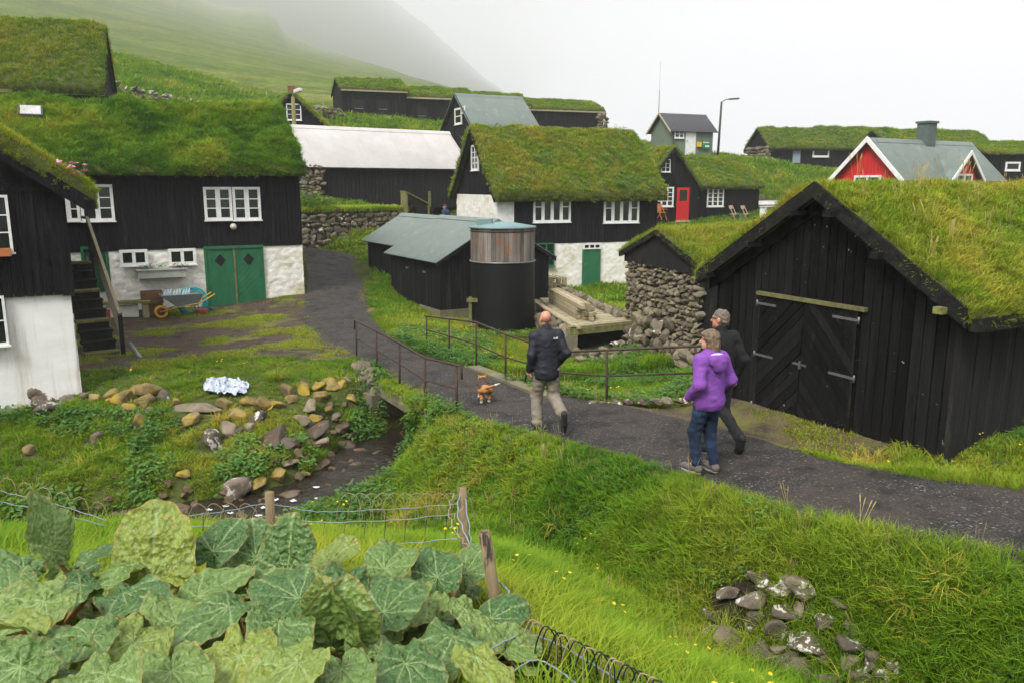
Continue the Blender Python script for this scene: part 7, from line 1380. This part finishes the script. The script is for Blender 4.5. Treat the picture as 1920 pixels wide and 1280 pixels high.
wire([(862, 925), (858, 960), (872, 1000), (890, 1040), (905, 1062), (940, 1095), (955, 1110), (950, 1130)], [6.5, 6.3, 5.9, 5.5, 5.2, 4.9, 4.7, 4.7], WIRE, .006, .006); wire([(872, 935), (880, 990), (885, 1020), (900, 1050)], [6.5, 6.1, 5.8, 5.4], WIRE, .005, .006)
wire([(850, 925), (842, 955), (850, 990), (866, 1010), (880, 1030)], [6.5, 6.3, 6.0, 5.8, 5.6], WIRER, .004, .01); wire([(868, 950), (848, 975), (860, 1000), (842, 1020)], [6.4, 6.2, 6.0, 6.0], WIRER, .004, .01)
for k in range(10):        # dark loop top edging wire bending down to the right
    u = 975 + k*25; v = 1162 + k*12; g_ = hit(u + 20, v + 105); CLR.append((g_.x, g_.y - .1, .16)); Y = g_.y
    wire([(u - 2, v + 112), (u + 4, v + 40), (u + 20, v), (u + 38, v + 14), (u + 45, v + 60), (u + 46, v + 108)], [Y]*6, WIRED if k % 3 else WIRER, .0045, .001)
    wire([(u + 20, v + 106), (u + 18, v + 30), (u + 28, v + 4), (u + 50, v + 24), (u + 56, v + 106)], [Y - .03]*5, WIRED if k % 2 else WIRER, .0038, .002)
def hY(u, v): return hit(u, v + 60).y - .04
wp = [(895, 1235), (940, 1205), (985, 1188), (1030, 1200), (1080, 1225), (1140, 1262), (1165, 1282)]; wire(wp, [hY(*q) for q in wp], WIRE, .005, .002); wp = [(945, 1272), (990, 1240), (1020, 1240), (1060, 1265), (1090, 1290)]; wire(wp, [hY(*q) for q in wp], WIRE, .005, .002)

# ------------------------------------------------------------------ grass over the ground
rg = np.random.default_rng(77); T3 = np.r_[GF[:, [0, 1, 2]], GF[:, [0, 2, 3]]]; cen = GV[T3].mean(1)
bare = [h for h in (LN, LG, MH, BN, SH, SB, SF, WS, RH, GH)]
def blocked(p):
    k = np.zeros(len(p), bool)
    for h in bare:
        dx = p[:, 0] - h.A.x; dy = p[:, 1] - h.A.y; lx = dx*h.e.x + dy*h.e.y; ly = dx*h.n.x + dy*h.n.y; k |= (lx > .06) & (lx < h.L - .06) & (ly > .06) & (ly < h.D - .06)
    k |= np.hypot(p[:, 0] - tc[0], p[:, 1] - tc[1]) < R_T; return k
R_T = .95
def zone(ylo, yhi, dens, margin=3.6, xl=None):
    k = (cen[:, 1] > ylo) & (cen[:, 1] <= yhi) & (np.abs(cen[:, 0]) < cen[:, 1]*.68 + margin); return sample_tris(GV, T3[k], dens, rg)
def clear(p, path_in=-.02, yard=True, stream=.68):
    pm = path_mask(p[:, 0], p[:, 1]); w = .10*vnoise(p[:, 0], p[:, 1], 0, .5, 2, 44); k = (pm + w > path_in + .02) & ~blocked(p)
    if yard: k &= ~(ym(p[:, 0], p[:, 1])) & ~am(p[:, 0], p[:, 1])
    ds, _, _ = polydist(p[:, 0], p[:, 1], _STs[:, :2], _STs[:, 2:3]); k &= ds > stream + .3*vnoise(p[:, 0], p[:, 1], 0, .8, 2, 45); k &= ~((pm < .25) & (ds < 1.0))
    k &= ~(inpoly(p[:, 0], p[:, 1], EARTH) & (vnoise(p[:, 0], p[:, 1], 0, .22, 2, 46) > .1))
    k &= ~inpoly(p[:, 0], p[:, 1], DECK_CLR)
    for x, y, r_ in CLR: k &= (p[:, 0] - x)**2 + (p[:, 1] - y)**2 > r_*r_
    return k
def tintf(p, base, var=.30): return base + var*1.2*vnoise(p[:, 0], p[:, 1], 0, 2.4, 3, 61) + var*.7*vnoise(p[:, 0], p[:, 1], 0, .55, 2, 62) + rg.normal(0, .06, len(p))
def lush(p): return vnoise(p[:, 0], p[:, 1], 0, 1.3, 3, 63)
def grow(name, ylo, yhi, dens, sname, scl, tint, label, hvar=.4, **kw):
    p, n = zone(ylo, yhi, dens); k = clear(p, **kw); p, n = p[k], n[k]; sc = scl*(.7 + .6*rg.random(len(p)))*(1 + hvar*lush(p))
    pm = path_mask(p[:, 0], p[:, 1]); sc = sc*(.45 + .55*sstep(0, .55, pm)); sc = np.where((p[:, 0] < -3.0) & (p[:, 1] > 14.6) & (p[:, 1] < 20), sc*.5, sc); return place_tufts(name, sname, p, n, sc, tintf(p, tint, .22 if ylo < 2 else .30), None, .7, 90 + int(ylo), label=label, cat='grass')
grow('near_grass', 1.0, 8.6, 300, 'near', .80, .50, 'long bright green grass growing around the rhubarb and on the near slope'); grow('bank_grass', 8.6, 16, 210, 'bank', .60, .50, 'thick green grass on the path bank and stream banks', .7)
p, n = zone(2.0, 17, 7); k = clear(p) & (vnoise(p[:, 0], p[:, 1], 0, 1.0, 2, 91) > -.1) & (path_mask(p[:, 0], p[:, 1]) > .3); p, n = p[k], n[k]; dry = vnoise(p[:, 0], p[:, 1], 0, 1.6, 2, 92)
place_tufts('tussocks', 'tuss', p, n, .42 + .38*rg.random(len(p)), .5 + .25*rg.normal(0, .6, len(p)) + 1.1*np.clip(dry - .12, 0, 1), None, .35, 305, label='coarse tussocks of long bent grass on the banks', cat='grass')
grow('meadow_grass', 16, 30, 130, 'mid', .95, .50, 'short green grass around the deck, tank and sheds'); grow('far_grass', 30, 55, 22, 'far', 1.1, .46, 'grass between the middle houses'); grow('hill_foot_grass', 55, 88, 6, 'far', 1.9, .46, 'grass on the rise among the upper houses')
# broad leaved weeds on the stream banks
def weeds(name, ylo, yhi, dens, cond, scl, tint, label, sname='weed'):
    p, n = zone(ylo, yhi, dens); k = clear(p) & cond(p); p, n = p[k], n[k]; place_tufts(name, sname, p, n, scl*(.7 + .6*rg.random(len(p))), tintf(p, tint, .3), None, .6, 190 + int(ylo*3), label=label, cat='weeds')
weeds('bank_weeds', 9.5, 16.5, 75, lambda p: (p[:, 0] < -2.0) & (lush(p) > -.05) & (p[:, 1] < 14.3), .9, .3, 'dark broad leaved weeds covering the left stream bank')
weeds('slope_weeds', 4.5, 13, 55, lambda p: (p[:, 0] > -2.0) & (vnoise(p[:, 0], p[:, 1], 0, .9, 2, 71) > .12), .5, .45, 'small leafy weeds among the grass of the path bank')
weeds('gully_weeds', 13, 24, 90, lambda p: (p[:, 0] > -3.2) & (vnoise(p[:, 0], p[:, 1], 0, 1.4, 2, 72) > -.05), .8, .42, 'leafy green weeds behind the right railing')
p, n = zone(3, 24, 3); k = clear(p) & (path_mask(p[:, 0], p[:, 1]) > .7) & (vnoise(p[:, 0], p[:, 1], 0, 1.5, 2, 73) > .12); p, n = p[k], n[k]; place_tufts('buttercups', 'yflow', p, n, .7 + .6*rg.random(len(p)), np.zeros(len(p)), None, .8, 301, label='yellow buttercups dotted through the grass', cat='flowers')
p, n = zone(3, 16, 5); k = clear(p) & (path_mask(p[:, 0], p[:, 1]) < 1.6); p, n = p[k], n[k]; place_tufts('seed_grass', 'seed', p, n, .45 + .35*rg.random(len(p)), rg.random(len(p)), None, .85, 302, label='pale grass seed heads along the path edge', cat='grass')
# moss and short grass creeping over the yard and the apron
p, n = zone(8.5, 30, 240); q = p[:, :2]; m1 = ym(p[:, 0], p[:, 1]) | am(p[:, 0], p[:, 1]); f = vnoise(p[:, 0], p[:, 1], 0, 1.1, 4, 81) + rg.normal(0, .09, len(p)); dY = np.clip((p[:, 0] + 4.5) / -6, -.3, 1); k = m1 & (f > .21 - .17*dY) & ~blocked(p); p, n = p[k], n[k]
place_tufts('yard_moss', 'moss', p, n, .8 + .8*rg.random(len(p)), .68 + .2*rg.normal(0, .5, len(p)), None, .8, 303, label='yellow green moss creeping over the gravel yard', cat='moss')
# ------------------------------------------------------------------ haze
hz = MB(); hz.box((-2900, -60, -3), (2900, 4900, 900)); hm = bpy.data.materials.new('haze'); hm.use_nodes = True; hm.node_tree.nodes.clear()
ho = hm.node_tree.nodes.new('ShaderNodeOutputMaterial'); pv_ = hm.node_tree.nodes.new('ShaderNodeVolumePrincipled')
pv_.inputs['Color'].default_value = (.97, .975, .985, 1); pv_.inputs['Density'].default_value = .00058; pv_.inputs['Anisotropy'].default_value = 0.0
hm.node_tree.links.new(pv_.outputs[0], ho.inputs['Volume'])
tag(hz.build('haze', hm), kind='stuff')
